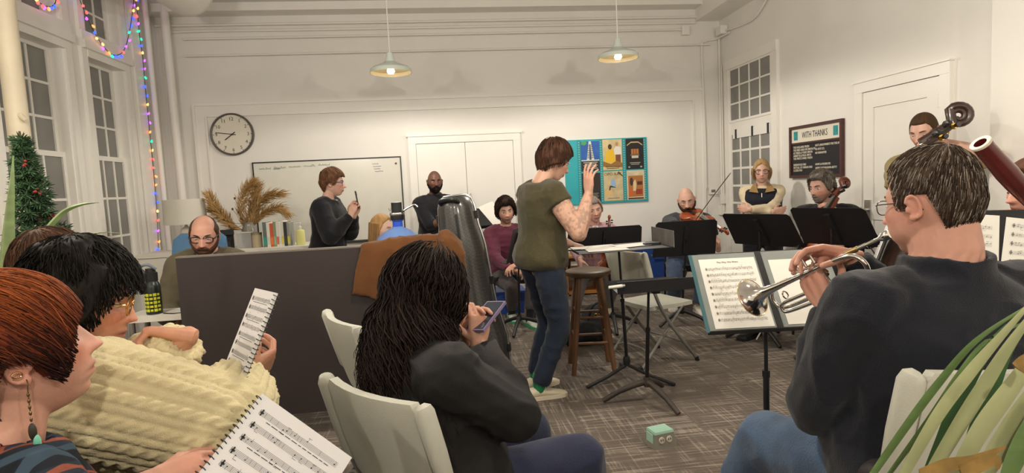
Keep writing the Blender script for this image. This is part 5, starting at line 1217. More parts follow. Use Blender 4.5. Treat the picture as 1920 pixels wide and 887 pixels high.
def _office_chair():
    c = V((-1.66, 4.12, 0)); e = empty('office_chair', c, rad(8), 'blue backed office chair behind the bearded man', 'chair'); bl = cloth('blue_mesh', hexc('4a6a8a'))
    M = e.matrix_basis.copy(); M = Matrix.Translation(c) @ Matrix.Rotation(rad(8), 4, 'Z')
    b = B(); loft(b, [[M @ V(p) for p in ring(V((0,.16+.05*((z-.8)/.3)**2,z)), V((w_,0,0)), V((0,.022,0)), 20, .5)] for z, w_ in ((.56,.15),(.62,.19),(.8,.19),(1.0,.18),(1.10,.17),(1.14,.12))]); bobj('backrest', b, bl, e, smooth=True)
    b = B(); loft(b, [[M @ V(p) for p in ring(V((0,-.06,z)), V((w_,0,0)), V((0,w_*.95,0)), 20, .6)] for z, w_ in ((.42,.22),(.44,.25),(.47,.25),(.49,.22))]); bobj('seat', b, M_DARK, e, smooth=True)
    b = B(); cyl(b, M @ V((0,-.05,.08)), M @ V((0,-.05,.43)), .028); bobj('post', b, M_DARK, e)
    for k in range(5):
        a = 2*PI*k/5; b = B(); tube(b, [M @ V((0,-.05,.10)), M @ V((math.cos(a)*.28, -.05+math.sin(a)*.28, .06))], [.024,.015], 8); lg = bobj('leg', b, M_DARK, e); b = B(); ell(b, M @ V((math.cos(a)*.28, -.05+math.sin(a)*.28, .027)), (.025,.025,.026)); bobj('caster', b, M_DARK, lg)
    b = B(); tube(b, [M @ V((0,.05,.44)), M @ V((0,.2,.5)), M @ V((0,.19,.7))], .02, 8); bobj('back_bracket', b, M_DARK, e)
_office_chair()
# --- dark screen, coat, jug, cello case
def _screen():
    x0, x1, y0, y1 = -1.435, .045, 3.33, 3.385
    e = empty('screen_panel', ((x0+x1)/2, 3.36, 0), label='dark brown freestanding screen panel with a coat over one end', cat='screen')
    b = B(); box(b, (x0, y0, .14), (x1, y1, 1.055)); bobj('panel', b, mat('dark_brown_laminate', hexc('312a2a'), .5, var=.05, vscale=3), e, bevel=.003)
    b = B(); box(b, (x0-.001, y0-.002, 1.055), (x1+.001, y1+.002, 1.063)); bobj('top_edge', b, mat('edge_band', hexc('6f6660'), .5), e)
    for x in (x0+.12, x1-.12):
        b = B(); box(b, (x-.03, 3.18, 0), (x+.03, 3.54, .03)); box(b, (x-.02, 3.335, .03), (x+.02, 3.38, .14)); bobj('foot', b, M_DARK, e, bevel=.004)
    # coat: a heavy sheet folded over the top edge
    root = empty('coat', (-.2, 3.3, 1.06), label='rust brown coat draped over the end of the dark screen', cat='coat'); cm = cloth('rust_canvas', hexc('5e3b1f'), .9, bump=.35, bscale=240, var=.08)
    def sheet(name, cols, yfront, th=.018, vox=.010, wr=.012, seed=1):
        """cols: (x at top, x at hem, top z, hem z, depth in front)"""
        bm = B(); rings = []
        for xt, xh, zt, zh, dy in cols:
            prof = [(0, y1+.05-.02, zh+.18), (0, y1+.035, zt-.05), (0, y1+.005, zt), (0, y0-.02-dy*.4, zt), (0, y0-.030-dy, zt-.04), (0, y0-.034-dy, (zt+zh)/2), (0, y0-.036-dy*1.1, zh)]
            n = len(prof); out = []
            for i, (_, y, z) in enumerate(prof): f = max(0, (zt-z)/(zt-zh)) if i >= 3 else 0; out.append(V((xt+(xh-xt)*f, y, z)))
            inner = [p+V((0, th if i >= 3 else -th, 0 if i not in (2,3) else -th)) for i, p in enumerate(out)]
            rings.append(out + list(reversed(inner)))
        loft(bm, rings); me = remesh(bm, vox, 6); co, no = get_co(me), get_no(me)
        q = co*np.array([11,11,3.2]); co = co + no*((vnoise(q, seed)*.7+.5*(1-np.abs(vnoise(q*1.7+3, seed+1)))**2-.2)*wr)[:,None]; set_co(me, co); return mobj(name, me, cm, root)
    sheet('coat_front', [(-.46,-.52,1.072,.80,.0), (-.40,-.42,1.080,.77,.004), (-.33,-.34,1.088,.74,.008), (-.22,-.22,1.10,.70,.01), (-.12,-.12,1.105,.68,.014), (.0,.0,1.105,.66,.02), (.03,.035,1.10,.64,.022)], y0, seed=3, wr=.022)
    sheet('coat_sleeve', [(-.02,-.01,1.115,.70,.045), (.02,.03,1.12,.62,.05), (.06,.10,1.10,.54,.055), (.10,.15,1.05,.48,.05)], y0, th=.035, seed=8, wr=.026)
    b = B(); lathe(b, [(0,.005),(.010,.005),(.011,0)], (-.005, y0-.085, 1.075), 12, (0,-1,0)); bobj('button', b, mat('brown_button', hexc('6a4426'), .4), root)
    # blue water jug with pump on a small stand behind
    c = V((-.27, 3.62, .745)); s_ = empty('jug_stand', (c.x, c.y, 0), label='small wooden stand under the blue water jug', cat='stand')
    b = B(); lathe(b, [(0,-.03),(.17,-.03),(.17,0),(0,0)], c, 28); bobj('top', b, mat('stand_wood', hexc('8a6a48'), .5), s_)
    for k in range(4): a = PI/4+k*PI/2; b = B(); cyl(b, (c.x+.12*math.cos(a), c.y+.12*math.sin(a), 0), (c.x+.10*math.cos(a), c.y+.10*math.sin(a), c.z-.03), .016, n=10); bobj('leg', b, MATS['stand_wood'], s_)
    o = empty('water_jug', c, label='translucent blue water jug with black pump behind the screen', cat='jug'); bl = mat('blue_polycarbonate', hexc('6f95d8'), .12, alpha=.72, spec=.6)
    b = B(); lathe(b, [(0,0),(.125,0),(.135,.015),(.135,.28),(.138,.30),(.128,.335),(.075,.375),(.036,.392),(.030,.40)], c, 36); bobj('jug_body', b, bl, o, smooth=True)
    b = B(); lathe(b, [(.031,.39),(.030,.43),(.036,.435),(.036,.445),(0,.446)], c, 20); bobj('neck', b, mat('deep_blue_neck', hexc('2b4fc0'), .3), o, smooth=True)
    b = B(); lathe(b, [(.040,.44),(.042,.46),(.042,.47),(.032,.475)], c, 20); lathe(b, [(.032,.47),(.032,.545),(.0,.548)], c, 20); bobj('pump', b, M_DARK, o, smooth=True)
    b = B(); lathe(b, [(.043,.467),(.045,.475),(.043,.483)], c, 20); bobj('pump_ring', b, M_CHROME, o, smooth=True)
    b = B(); tube(b, smooth_curve([c+V((.03,0,.485)), c+V((.07,-.01,.51)), c+V((.11,-.02,.525)), c+V((.125,-.02,.51))], 4), .006, 8); bobj('spout', b, M_CHROME, o, smooth=True)
_screen()
def _cello_case():
    c = V((.20, 3.76, 0)); e = empty('cello_case', c, rad(-10), 'grey carbon fibre cello case standing behind the draped coat', 'instrument case'); M = Matrix.Translation(c) @ Matrix.Rotation(rad(-14), 4, 'Z') @ Matrix.Rotation(rad(-5), 4, 'Y')
    prof = [(.03,.14),(.06,.17),(.2,.205),(.38,.21),(.52,.185),(.62,.168),(.74,.160),(.86,.155),(.98,.150),(1.06,.138),(1.12,.125),(1.24,.115),(1.29,.10),(1.315,.07)]
    def half(sgn, d):
        return [[M @ V((w_*math.cos(a), sgn*d*(.55+.45*min(1,w_/.18))*abs(math.sin(a))**.8, z)) for a in np.linspace(0, PI, 17)] for z, w_ in prof]
    cf = bpy.data.materials.new('carbon_fibre'); cf.use_nodes = True; nt = cf.node_tree; p = nt.nodes['Principled BSDF']; p.inputs['Roughness'].default_value = .28; p.inputs['Coat Weight'].default_value = .6
    tc = nt.nodes.new('ShaderNodeTexCoord'); ch = nt.nodes.new('ShaderNodeTexChecker'); ch.inputs['Scale'].default_value = 90; ch.inputs[1].default_value = (*hexc('2b2b2a'),1); ch.inputs[2].default_value = (*hexc('3d3b38'),1); nt.links.new(tc.outputs['Object'], ch.inputs['Vector']); nt.links.new(ch.outputs[0], p.inputs['Base Color'])
    for nm, sg, d in (('shell_front', -1, .20), ('shell_back', 1, .13)): b = B(); loft(b, half(sg, d)); bobj(nm, b, cf, e, smooth=True)
    b = B(); rim = [M @ V((w_+.003, 0, z)) for z, w_ in prof] + [M @ V((-w_-.003, 0, z)) for z, w_ in reversed(prof)]; tube(b, rim, .008, 8, close=True); bobj('seam', b, M_CHROME, e, smooth=True)
    for z in (.3, .75, 1.18):
        w_ = np.interp(z, [q[0] for q in prof], [q[1] for q in prof])
        for sg in (-1, 1): b = B(); cbox(b, (sg*(w_+.008), -.005, z), (.016,.05,.05), M); bobj('latch', b, M_DARK, e, bevel=.004)
    b = B(); tube(b, smooth_curve([M @ V(q) for q in ((-.05,-.10,1.25),(-.06,-.16,1.29),(.03,-.17,1.29),(.05,-.11,1.25))], 5), .014, 8); bobj('handle', b, M_DARK, e, smooth=True)
    b = B(); tube(b, smooth_curve([M @ V(q) for q in ((.03,-.175,1.2),(.035,-.19,1.0),(.04,-.20,.7),(.04,-.205,.35))], 5), .010, 6); bobj('strap', b, M_DARK, e)
_cello_case()
# --- tinsel tree and aloe
def _tree():
    tip = at(36, 246, d=3.0); c = V((tip.x+.06, tip.y, 0)); H = tip.z; e = empty('tinsel_tree', c, label='small artificial green tree with red berries by the windows', cat='tree'); r = random.Random(6); rs = []
    zb = .72; ber = B()
    b = B(); tube(b, [c+V((0,0,zb-.1)), c+V((-.01,0,1.3)), tip], [.016,.012,.004], 8); bobj('trunk', b, mat('brown_stem', hexc('4a3a28'), .9), e)
    for k in range(130):
        z = zb + (H-zb-.03)*(k/130); rr = .235*((H-z)/(H-zb))**1.1*(.6+.6*r.random())+.015; a = k*2.4+r.random()*.5; base = c.lerp(tip, 0) + V(((tip.x-c.x)*(z-zb)/(H-zb), 0, z)); base = V((base.x, base.y, z)); d = V((math.cos(a), math.sin(a), .12-.25*r.random())); end = base+d*rr
        for q in range(46):
            t = .12+.88*q/46; p = base.lerp(end, t); n = V((r.gauss(0,1), r.gauss(0,1), r.gauss(0,1))).normalized(); rs.append([p, p+(d*.6+n).normalized()*.026, p+(d*.8+n).normalized()*.040])
        rs.append([base, base.lerp(end,.5), end])
        if k % 9 == 4:
            for j in range(4): ell(ber, end+V((r.uniform(-.02,.02), r.uniform(-.03,.0), r.uniform(-.02,.02))), (.008,.008,.008), None, 6, 5)
    strands('foliage', e, rs, hexc('2f4a2c'), mat('tinsel_needles', hexc('2f4a2c'), .7, vcol=True), r=.0042, light=.5, seed=2)['kind'] = 'stuff'
    bobj('berries', ber, mat('red_berries', hexc('7a2420'), .4), e, smooth=True)['kind'] = 'stuff'
    b = B(); lathe(b, [(0,0),(.10,0),(.12,.02),(.13,.55),(.14,.58),(.14,.62),(0,.62)], (c.x,c.y,0), 24); bobj('planter', b, mat('grey_planter', hexc('8a8276'), .7), e, smooth=True)
def leaf(bm, pts, w, th=.004, fold=.25, side=None):
    """tapering leaf along pts: w list of half widths"""
    pts = [V(p) for p in pts]; m = len(pts); rings = []
    for i in range(m):
        t = (pts[min(i+1,m-1)]-pts[max(i-1,0)]).normalized(); x = side.normalized() if side is not None else perp(t)[0]; x = (x-t*x.dot(t)).normalized(); n = t.cross(x); k = max(w[i], .0008)
        rings.append([pts[i]-x*k+n*k*fold, pts[i]-n*th*.5, pts[i]+x*k+n*k*fold, pts[i]+n*th*.5+n*k*fold*.3])
    loft(bm, rings)
def _aloe():
    d0 = 1.95; e = empty('aloe_plant', at(20, 620, d=d0), label='aloe plant with long pointed green leaves before the tree', cat='plant'); m = mat('aloe_skin', hexc('7f9460'), .5, var=.18, vscale=9, stretch=(1,1,4)); base = at(18, 560, d=d0)
    defs = [([(14,560),(12,480),(14,420),(20,350),(25,292)], 30), ([(24,560),(40,490),(75,445),(115,400),(150,384),(185,380)], 17), ([(30,560),(60,500),(110,462),(150,444),(190,436),(225,437)], 8), ([(4,560),(-8,480),(-20,430),(-40,380)], 20), ([(8,560),(4,500),(4,460),(8,420)], 16)]
    for k, (pp, w_) in enumerate(defs):
        sp = smooth_curve([at(px, py, d=d0+(-.03+.03*k)) for px, py in pp], 6); n = len(sp); wd = [w_/1100*d0*(1-(i/(n-1))**1.6)*.5*1.05 for i in range(n)]; b = B(); leaf(b, sp, wd, .008, .35, _R); bobj('leaf', b, m, e, smooth=True, angle=70)
    b = B(); lathe(b, [(0,-.14),(.10,-.14),(.13,.06),(.14,.07),(.14,.09),(.12,.09),(.12,.05),(0,.05)], base, 24); bobj('pot', b, mat('terracotta', hexc('9a6a4a'), .8), e, smooth=True)
    t = V((base.x, base.y, base.z-.14)); s_ = empty('plant_table', (t.x, t.y, 0), label='tall narrow table under the aloe pot', cat='table'); b = B(); box(b, (t.x-.16,t.y-.16,t.z-.025), (t.x+.16,t.y+.16,t.z)); bobj('top', b, mat('table_oak', hexc('a08860'), .5), s_, bevel=.004)
    for sx in (-1,1):
        for sy in (-1,1): b = B(); box(b, (t.x+sx*.13-.015,t.y+sy*.13-.015,0), (t.x+sx*.13+.015,t.y+sy*.13+.015,t.z-.025)); bobj('leg', b, MATS['table_oak'], s_)
_tree(); _aloe()
# ================================================================== stands, chairs, stool, floor things
M_STAND = mat('stand_black', hexc('1b1b1e'), .45, bump=.03, bscale=300)
M_STANDD = mat('stand_dusty', hexc('3a332d'), .6, var=.25, vscale=12)
def music_stand(label, base, c, face, tilt, w=.50, h=.33, lip=.055, rot=0, m=None, legm=None, legkind='curve', lean=None):
    """base (x,y) on the floor, c centre of the desk, face horizontal direction the player reads from, tilt from upright in degrees"""
    m = m or M_STAND; legm = legm or m; e = empty('music_stand', (base[0], base[1], 0), label=label, cat='music stand', group='orchestra music stands'); c = V(c); f = V((face[0], face[1], 0)).normalized(); r = V((f.y, -f.x, 0))*-1; t = rad(tilt)
    n = f*math.cos(t)+V((0,0,math.sin(t))); u = -f*math.sin(t)+V((0,0,math.cos(t)))
    M = Matrix(((r.x,u.x,n.x,c.x),(r.y,u.y,n.y,c.y),(r.z,u.z,n.z,c.z),(0,0,0,1)))
    b = B(); pts = [(-w/2,-h/2),(w/2,-h/2),(w/2-.012,h/2-.02),(w/2-.035,h/2),(-w/2+.035,h/2),(-w/2+.012,h/2-.02)]; prism(b, [M @ V((x,y,-.002)) for x, y in pts], n*.004); d = bobj('desk', b, m, e)
    b = B(); box(b, (-w/2,-h/2-.002,-.002), (w/2,-h/2+.002,lip), M); bobj('lip', b, m, d)
    b = B(); box(b, (-.02,-h*.42,-.022), (.02,h*.35,-.002), M); bobj('spine', b, m, d, bevel=.004)
    top = c - n*.028; hub = V((base[0], base[1], .16))
    b = B(); tube(b, [hub, hub.lerp(top,.55)], .0115, 12); bobj('outer_tube', b, m, e, smooth=True)
    b = B(); tube(b, [hub.lerp(top,.5), top], .0075, 10); cyl(b, hub.lerp(top,.54), hub.lerp(top,.575), .0145, n=12); bobj('inner_tube', b, m, e, smooth=True)
    b = B(); lathe(b, [(0,-.03),(.02,-.03),(.026,0),(.02,.03),(0,.03)], hub-V((0,0,.03)), 12); bobj('hub', b, legm, e, smooth=True)
    for k in range(3):
        a = rad(rot)+2*PI*k/3; d_ = V((math.cos(a), math.sin(a), 0)); b = B()
        if legkind == 'curve': tube(b, smooth_curve([hub-V((0,0,.03))+d_*.01, hub-V((0,0,.05))+d_*.08, V((base[0],base[1],.075))+d_*.17, V((base[0],base[1],.018))+d_*.27], 4), [.019]*4+[.018]*4+[.016]*4+[.013], 10)
        else: loft(b, [[p+V((-d_.y,d_.x,0))*q*.014 + V((0,0,zz)) for q, zz in ((-1,-.006),(1,-.006),(1,.006),(-1,.006))] for p in (hub-V((0,0,.06))+d_*.01, V((base[0],base[1],.05))+d_*.16, V((base[0],base[1],.010))+d_*.33)])
        bobj('leg', b, legm, e, smooth=True)
    return e, M
def score(parent, M, w, h, n=9, title=None, seed=1, dens=1.0, lyr=False, z=.0006, ink=None):
    """staves and notes printed on a page; M maps page (x right, y up, z out), origin at the page centre"""
    b = B(); r = random.Random(seed); x0, x1 = -w*.42, w*.42; top = h*(.36 if title else .42); st = h*(.82 if title else .88)/n; g = st*.085
    def q(xa, ya, xb, yb): 
        vs = [b.verts.new(M @ V(p)) for p in ((xa,ya,z),(xb,ya,z),(xb,yb,z),(xa,yb,z))]; b.faces.new(vs)
    for k in range(n):
        y = top - st*k
        for j in range(5): q(x0, y-j*g-.00022, x1, y-j*g+.00022)
        q(x0, y-4*g, x0+.0006, y); q(x0+.003, y-4.6*g, x0+.006, y+g); q(x0+.0015, y-2.6*g, x0+.0085, y-1.2*g)
        x = x0+w*.06
        while x < x1-.004:
            m_ = r.random()
            if m_ < .75*dens:
                yy = y-r.randrange(0, 9)*g/2; q(x, yy-g*.42, x+g*1.15, yy+g*.42); up = r.random() < .5; q(x+(g*1.05 if up else 0), yy, x+(g*1.05 if up else 0)+.0005, yy+(3*g if up else -3*g))
                if r.random() < .5*dens: q(x, yy+(3*g if up else -3.3*g), x+w*.035, yy+(3.3*g if up else -3*g))
            elif m_ < .82: q(x, y-4*g, x+.0005, y)
            x += w*(.022+.03*r.random())/max(dens,.4)
        if lyr and k % 2 == 0:
            x = x0+w*.1
            while x < x1-.02: L = .006+.010*r.random(); q(x, y-6.6*g, x+L, y-6.0*g); x += L+.003
    o = bobj('staff_print', b, ink or M_INK, parent); o['kind'] = 'stuff'
    if title: quad_text(title, h*.035, M @ V((0, h*.43, z)), M.to_3x3() @ V((1,0,0)), M.to_3x3() @ V((0,1,0)), M_INK, 'title', parent, .0002, 'CENTER')
def page(label, M, w, h, **k):
    e = empty('sheet_music', M.translation, label=label, cat='sheet music', group='sheets of music'); b = B(); box(b, (-w/2,-h/2,-.0006), (w/2,h/2,.0), M); bobj('paper', b, M_PAPER, e)
    if k.get('n', 9): score(e, M, w, h, ink=mat('grey_print', (.20,.19,.18), .8), **k)
    return e
A_ = lambda px, py, d: at(px, py, d=d)
# conductor's stand: desk laid nearly flat, papers on it
e, M = music_stand('conductor stand with its desk laid flat and covered in papers', (1.19,3.80), A_(1160,464,3.74), (-1,.04), 89, w=.42, h=.60, lip=.012, rot=200, legkind='flat')
b = B(); box(b, (-.21,.285,0), (.21,.29,.10), M); bobj('end_plate', b, mat('worn_grey_plate', hexc('5f5b57'), .4, var=.2, vscale=14), e, bevel=.002)
for k, (x, y, a, lab) in enumerate(((-.09,-.12,4,'open white score on the conductor stand, nearer the camera'), (.09,-.10,-3,'open white score on the conductor stand, farther side'), (-.02,.10,12,'loose white sheet toward the end plate of the conductor stand'), (-.06,-.25,-20,'rumpled white page under the conductor hand'))):
    page(lab, M @ Matrix.Translation((x,y,.004+.0016*k)) @ Matrix.Rotation(rad(a),4,'Z'), .17 if k != 3 else .14, .25 if k != 3 else .12, n=0)
b = B(); cbox(b, (.02,.21,.010), (.05,.10,.016), M); o = bobj('metronome', b, M_DARK, bevel=.004); tag(o, 'small black metronome lying on the conductor stand', 'metronome'); b = B(); cbox(b, (.02,.22,.019), (.03,.03,.002), M); bobj('display', b, MATS['lcd_grey'], o)
# low empty stand in front
e, M = music_stand('low empty black stand in front of the stool with dusty feet', (1.176,3.36), A_(1216,534,3.36), (0,-1), 86, w=.46, h=.30, lip=.065, rot=-70, legm=M_STANDD)
c = M @ V((-.225,-.15,.04)); b = B(); tube(b, [c+V((-.055,-.005,.0)), c+V((.02,-.006,.004))], [.008,.010], 8); o = bobj('chalk_marker', b, M_WHITELAM, smooth=True); tag(o, 'white marker clipped to the end of the low black stand', 'marker'); b = B(); tube(b, [c+V((.02,-.006,.004)), c+V((.035,-.006,.005))], [.010,.009], 8); bobj('cap', b, M_CHROME, o)
# the players' stands seen from behind
music_stand('wide black stand before the man in pink check shirt', (1.50,5.15), A_(1134,446,5.05), (-.05,1), 18, w=.68, h=.20, rot=20)
music_stand('black stand before the bald viola player', (2.156,5.14), A_(1285,447,5.05), (.05,1), 16, w=.56, h=.32, rot=80)
music_stand('black stand before the woman with folded arms', (2.52,4.42), A_(1427,431,4.55), (.90,.45), 36, w=.60, h=.32, rot=30)
music_stand('black stand before the cellist', (2.72,3.82), A_(1562,425,4.0), (.92,.42), 36, w=.54, h=.33, rot=50)
music_stand('narrow black stand seen edge-on beside the man in maroon', (.66,5.35), A_(966,458,5.1), (-.93,.35), 14, w=.40, h=.30, rot=10)
e, M = music_stand('black stand with a white sheet behind the man in maroon', (.45,6.7), A_(920,408,6.55), (.4,-1), 40, w=.42, h=.28, rot=40)
page('tilted white sheet on the stand behind the man in maroon', M @ Matrix.Translation((.05,.05,.004)) @ Matrix.Rotation(rad(20),4,'Z'), .22, .30, n=0)

# ------------------------------------------------------------------ chairs
M_PLAST = mat('pale_grey_plastic', hexc('b9b8ab'), .55, bump=.12, bscale=260)
M_TUBE = mat('grey_enamel_tube', hexc('77756f'), .4)
def folding_chair(label, loc, yaw, group='pale folding chairs'):
    e = empty('folding_chair', (loc[0], loc[1], 0), rad(yaw), label, 'chair', group); M = Matrix.Translation((loc[0], loc[1], 0)) @ Matrix.Rotation(rad(yaw), 4, 'Z'); W = lambda *p: M @ V(p)
    for sx in (-1, 1):
        b = B(); tube(b, smooth_curve([W(sx*.215,-.255,.80), W(sx*.215,-.20,.60), W(sx*.215,-.08,.36), W(sx*.215,.20,.015)], 5), .0125, 10); bobj('frame_tube', b, M_TUBE, e, smooth=True)
        b = B(); tube(b, [W(sx*.19,.10,.43), W(sx*.19,-.30,.015)], .011, 10); bobj('rear_leg', b, M_TUBE, e, smooth=True)
        for y in ((.20,.215),(-.30,.19)):
            b = B(); cyl(b, W(sx*y[1], y[0]+.004, .0), W(sx*y[1], y[0]-.01, .035), .016, n=10); bobj('foot_cap', b, M_DARK, e)
        b = B(); tube(b, [W(sx*.205,-.02,.30), W(sx*.20,-.10,.245), W(sx*.195,-.10,.225)], .006, 6); bobj('hinge_link', b, M_TUBE, e)
    b = B(); tube(b, [W(-.215,.10,.15), W(0,.11,.15), W(.215,.10,.15)], .008, 8); bobj('cross_bar', b, M_TUBE, e)
    b = B(); tube(b, smooth_curve([W(-.19,-.22,.10), W(-.10,-.21,.13), W(.10,-.21,.13), W(.19,-.22,.10)], 4), .008, 8); bobj('cross_bar', b, M_TUBE, e)
    # seat: dished slab
    rings = []
    for y, wd, z in ((-.19,.17,.435),(-.175,.19,.44),(-.05,.195,.437),(.10,.20,.438),(.185,.195,.44),(.21,.17,.430)):
        rings.append([W(x*wd, y, z+zz-.012*(1-x*x)*(1 if abs(y) < .15 else .3)) for x, zz in [(-1,.012),(-.6,.014),(0,.014),(.6,.014),(1,.012),(1,-.016),(0,-.016),(-1,-.016)]])
    b = B(); loft(b, rings); bobj('seat', b, M_PLAST, e, smooth=True, bevel=.006)
    # backrest: curved panel with thick rounded side rails at the top
    rings = []
    for z, wd, dy in ((.545,.165,.0),(.56,.185,.0),(.66,.19,-.004),(.76,.19,-.004),(.825,.188,0),(.845,.175,.004)):
        yc_ = -.185-(z-.545)*.27; rings.append([W(x*wd, yc_+dy-.030*(1-x*x)+yy, z) for x, yy in [(-1,.013),(-.7,.013),(-.35,.013),(0,.013),(.35,.013),(.7,.013),(1,.013),(1,-.013),(.7,-.013),(.35,-.013),(0,-.013),(-.35,-.013),(-.7,-.013),(-1,-.013)]])
    b = B(); loft(b, rings); bk = bobj('backrest', b, M_PLAST, e, smooth=True, bevel=.006)
    for sx in (-1, 1):
        b = B(); tube(b, [W(sx*.213,-.195-.0,.58), W(sx*.213,-.20,.60), W(sx*.213,-.232,.72), W(sx*.211,-.262,.83), W(sx*.208,-.264,.843), W(sx*.204,-.265,.85)], [.012,.022,.025,.025,.020,.008], 14); bobj('side_rail', b, M_PLAST, bk, smooth=True)
    return e
def orchestra_chair(label, loc, yaw, seatm=None):
    e = empty('orchestra_chair', (loc[0], loc[1], 0), rad(yaw), label, 'chair', 'black orchestra chairs'); M = Matrix.Translation((loc[0], loc[1], 0)) @ Matrix.Rotation(rad(yaw), 4, 'Z'); W = lambda *p: M @ V(p); m = M_BLACKMETAL
    for sx in (-1, 1):
        b = B(); tube(b, [W(sx*.21,.20,0), W(sx*.205,.18,.43)], .011, 8); bobj('leg', b, m, e)
        b = B(); tube(b, smooth_curve([W(sx*.21,-.24,0), W(sx*.205,-.19,.43), W(sx*.20,-.25,.84)], 4), .011, 8); bobj('leg', b, m, e)
    b = B(); loft(b, [[W(*p) for p in ring(V((0,y,.445)), V((wd,0,0)), V((0,0,.022)), 12, .4)] for y, wd in ((-.21,.19),(-.19,.21),(.0,.22),(.2,.22),(.23,.20))]); bobj('seat', b, seatm or M_BLACKCLOTH, e, smooth=True)
    b = B(); loft(b, [[W(*p) for p in ring(V((0,-.22-.06*(z-.5),z)), V((wd,0,0)), V((0,.016,0)), 14, .4)] for z, wd in ((.56,.18),(.58,.20),(.7,.205),(.83,.20),(.86,.17))]); bobj('backrest', b, M_BLACKCLOTH, e, smooth=True)
    return e
def under(P): return (P.pel.x, P.pel.y)
folding_chair('empty pale folding chair standing open beside the wooden stool', (1.55,4.20), -70)
folding_chair('empty pale folding chair beyond the long-haired woman', (-.20,2.56), -64)
orchestra_chair('black chair under the man in maroon shirt', under(P8), -166)
orchestra_chair('black chair under the bald viola player', under(P11), 166)
orchestra_chair('black chair under the cellist', under(P13), 128)
orchestra_chair('black chair under the bassoon player', under(P16), 100)
# ------------------------------------------------------------------ wooden stool
def _stool():
    c = V((1.02,4.10,0)); e = empty('bar_stool', c, label='tall round wooden stool beside the conductor', cat='stool'); wd = mat('stool_wood', hexc('6b4a31'), .5, var=.25, vscale=6, stretch=(3,3,.6)); sw = mat('stool_seat_wood', hexc('5a4630'), .45, var=.3, vscale=5, stretch=(1,5,1))
    b = B(); lathe(b, [(0,.685),(.14,.685),(.158,.695),(.165,.710),(.163,.722),(.150,.730),(.06,.724),(0,.722)], c, 40); bobj('seat', b, sw, e, smooth=True)
    P4 = []
    for k in range(4):
        a = rad(38)+k*PI/2; p0 = c+V((math.cos(a)*.105, math.sin(a)*.105, .69)); p1 = c+V((math.cos(a)*.205, math.sin(a)*.205, 0)); P4.append((p0,p1)); b = B(); tube(b, [p1, p1.lerp(p0,.5), p0], [.017,.021,.019], 12); bobj('leg', b, wd, e, smooth=True)
    for z, k0 in ((.22,0),(.26,1),(.40,0),(.44,1)):
        for k in (k0, k0+2):
            a_, b_ = P4[k], P4[(k+1) % 4]; t = z/.69; b = B(); tube(b, [a_[1].lerp(a_[0],t), b_[1].lerp(b_[0],t)], .010, 8); bobj('rung', b, wd, e)
_stool()
# ------------------------------------------------------------------ floor outlet box
def _fbox():
    c = V((1.04,2.80,0)); yaw = rad(12); e = empty('floor_outlet', c, yaw, 'small metal floor outlet box with pale green top', 'outlet'); M = Matrix.Translation(c) @ Matrix.Rotation(yaw, 4, 'Z')
    st = mat('worn_aluminium', hexc('928d84'), .45, .25); gr = mat('pale_green_cap', hexc('a3cdb8'), .5)
    b = B(); loft(b, [[M @ V((x*wx, y*wy, z)) for x, y in ((-1,-1),(1,-1),(1,1),(-1,1))] for z, wx, wy in ((0,.066,.055),(.012,.064,.053),(.072,.054,.042))]); bobj('body', b, st, e, bevel=.003)
    b = B(); loft(b, [[M @ V((x*wx, y*wy, z)) for x, y in ((-1,-1),(1,-1),(1,1),(-1,1))] for z, wx, wy in ((.072,.055,.043),(.084,.052,.040))]); box(b, (-.062,-.03,.02), (-.058,.03,.07), M); bobj('cap', b, gr, e, bevel=.002)
    for x in (-.022,.022):
        b = B(); lathe(b, [(0,.003),(.015,.003),(.017,0)], M @ V((x,-.0485,.042)), 18, M.to_3x3() @ V((0,-1,.16))); o = bobj('socket', b, mat('ivory_socket', hexc('c9c2b0'), .5), e, smooth=True)
        for dx in (-.006,.006): b = B(); cbox(b, (x+dx,-.0525,.044), (.003,.002,.010), M); bobj('slot', b, M_DARK, o)
_fbox()
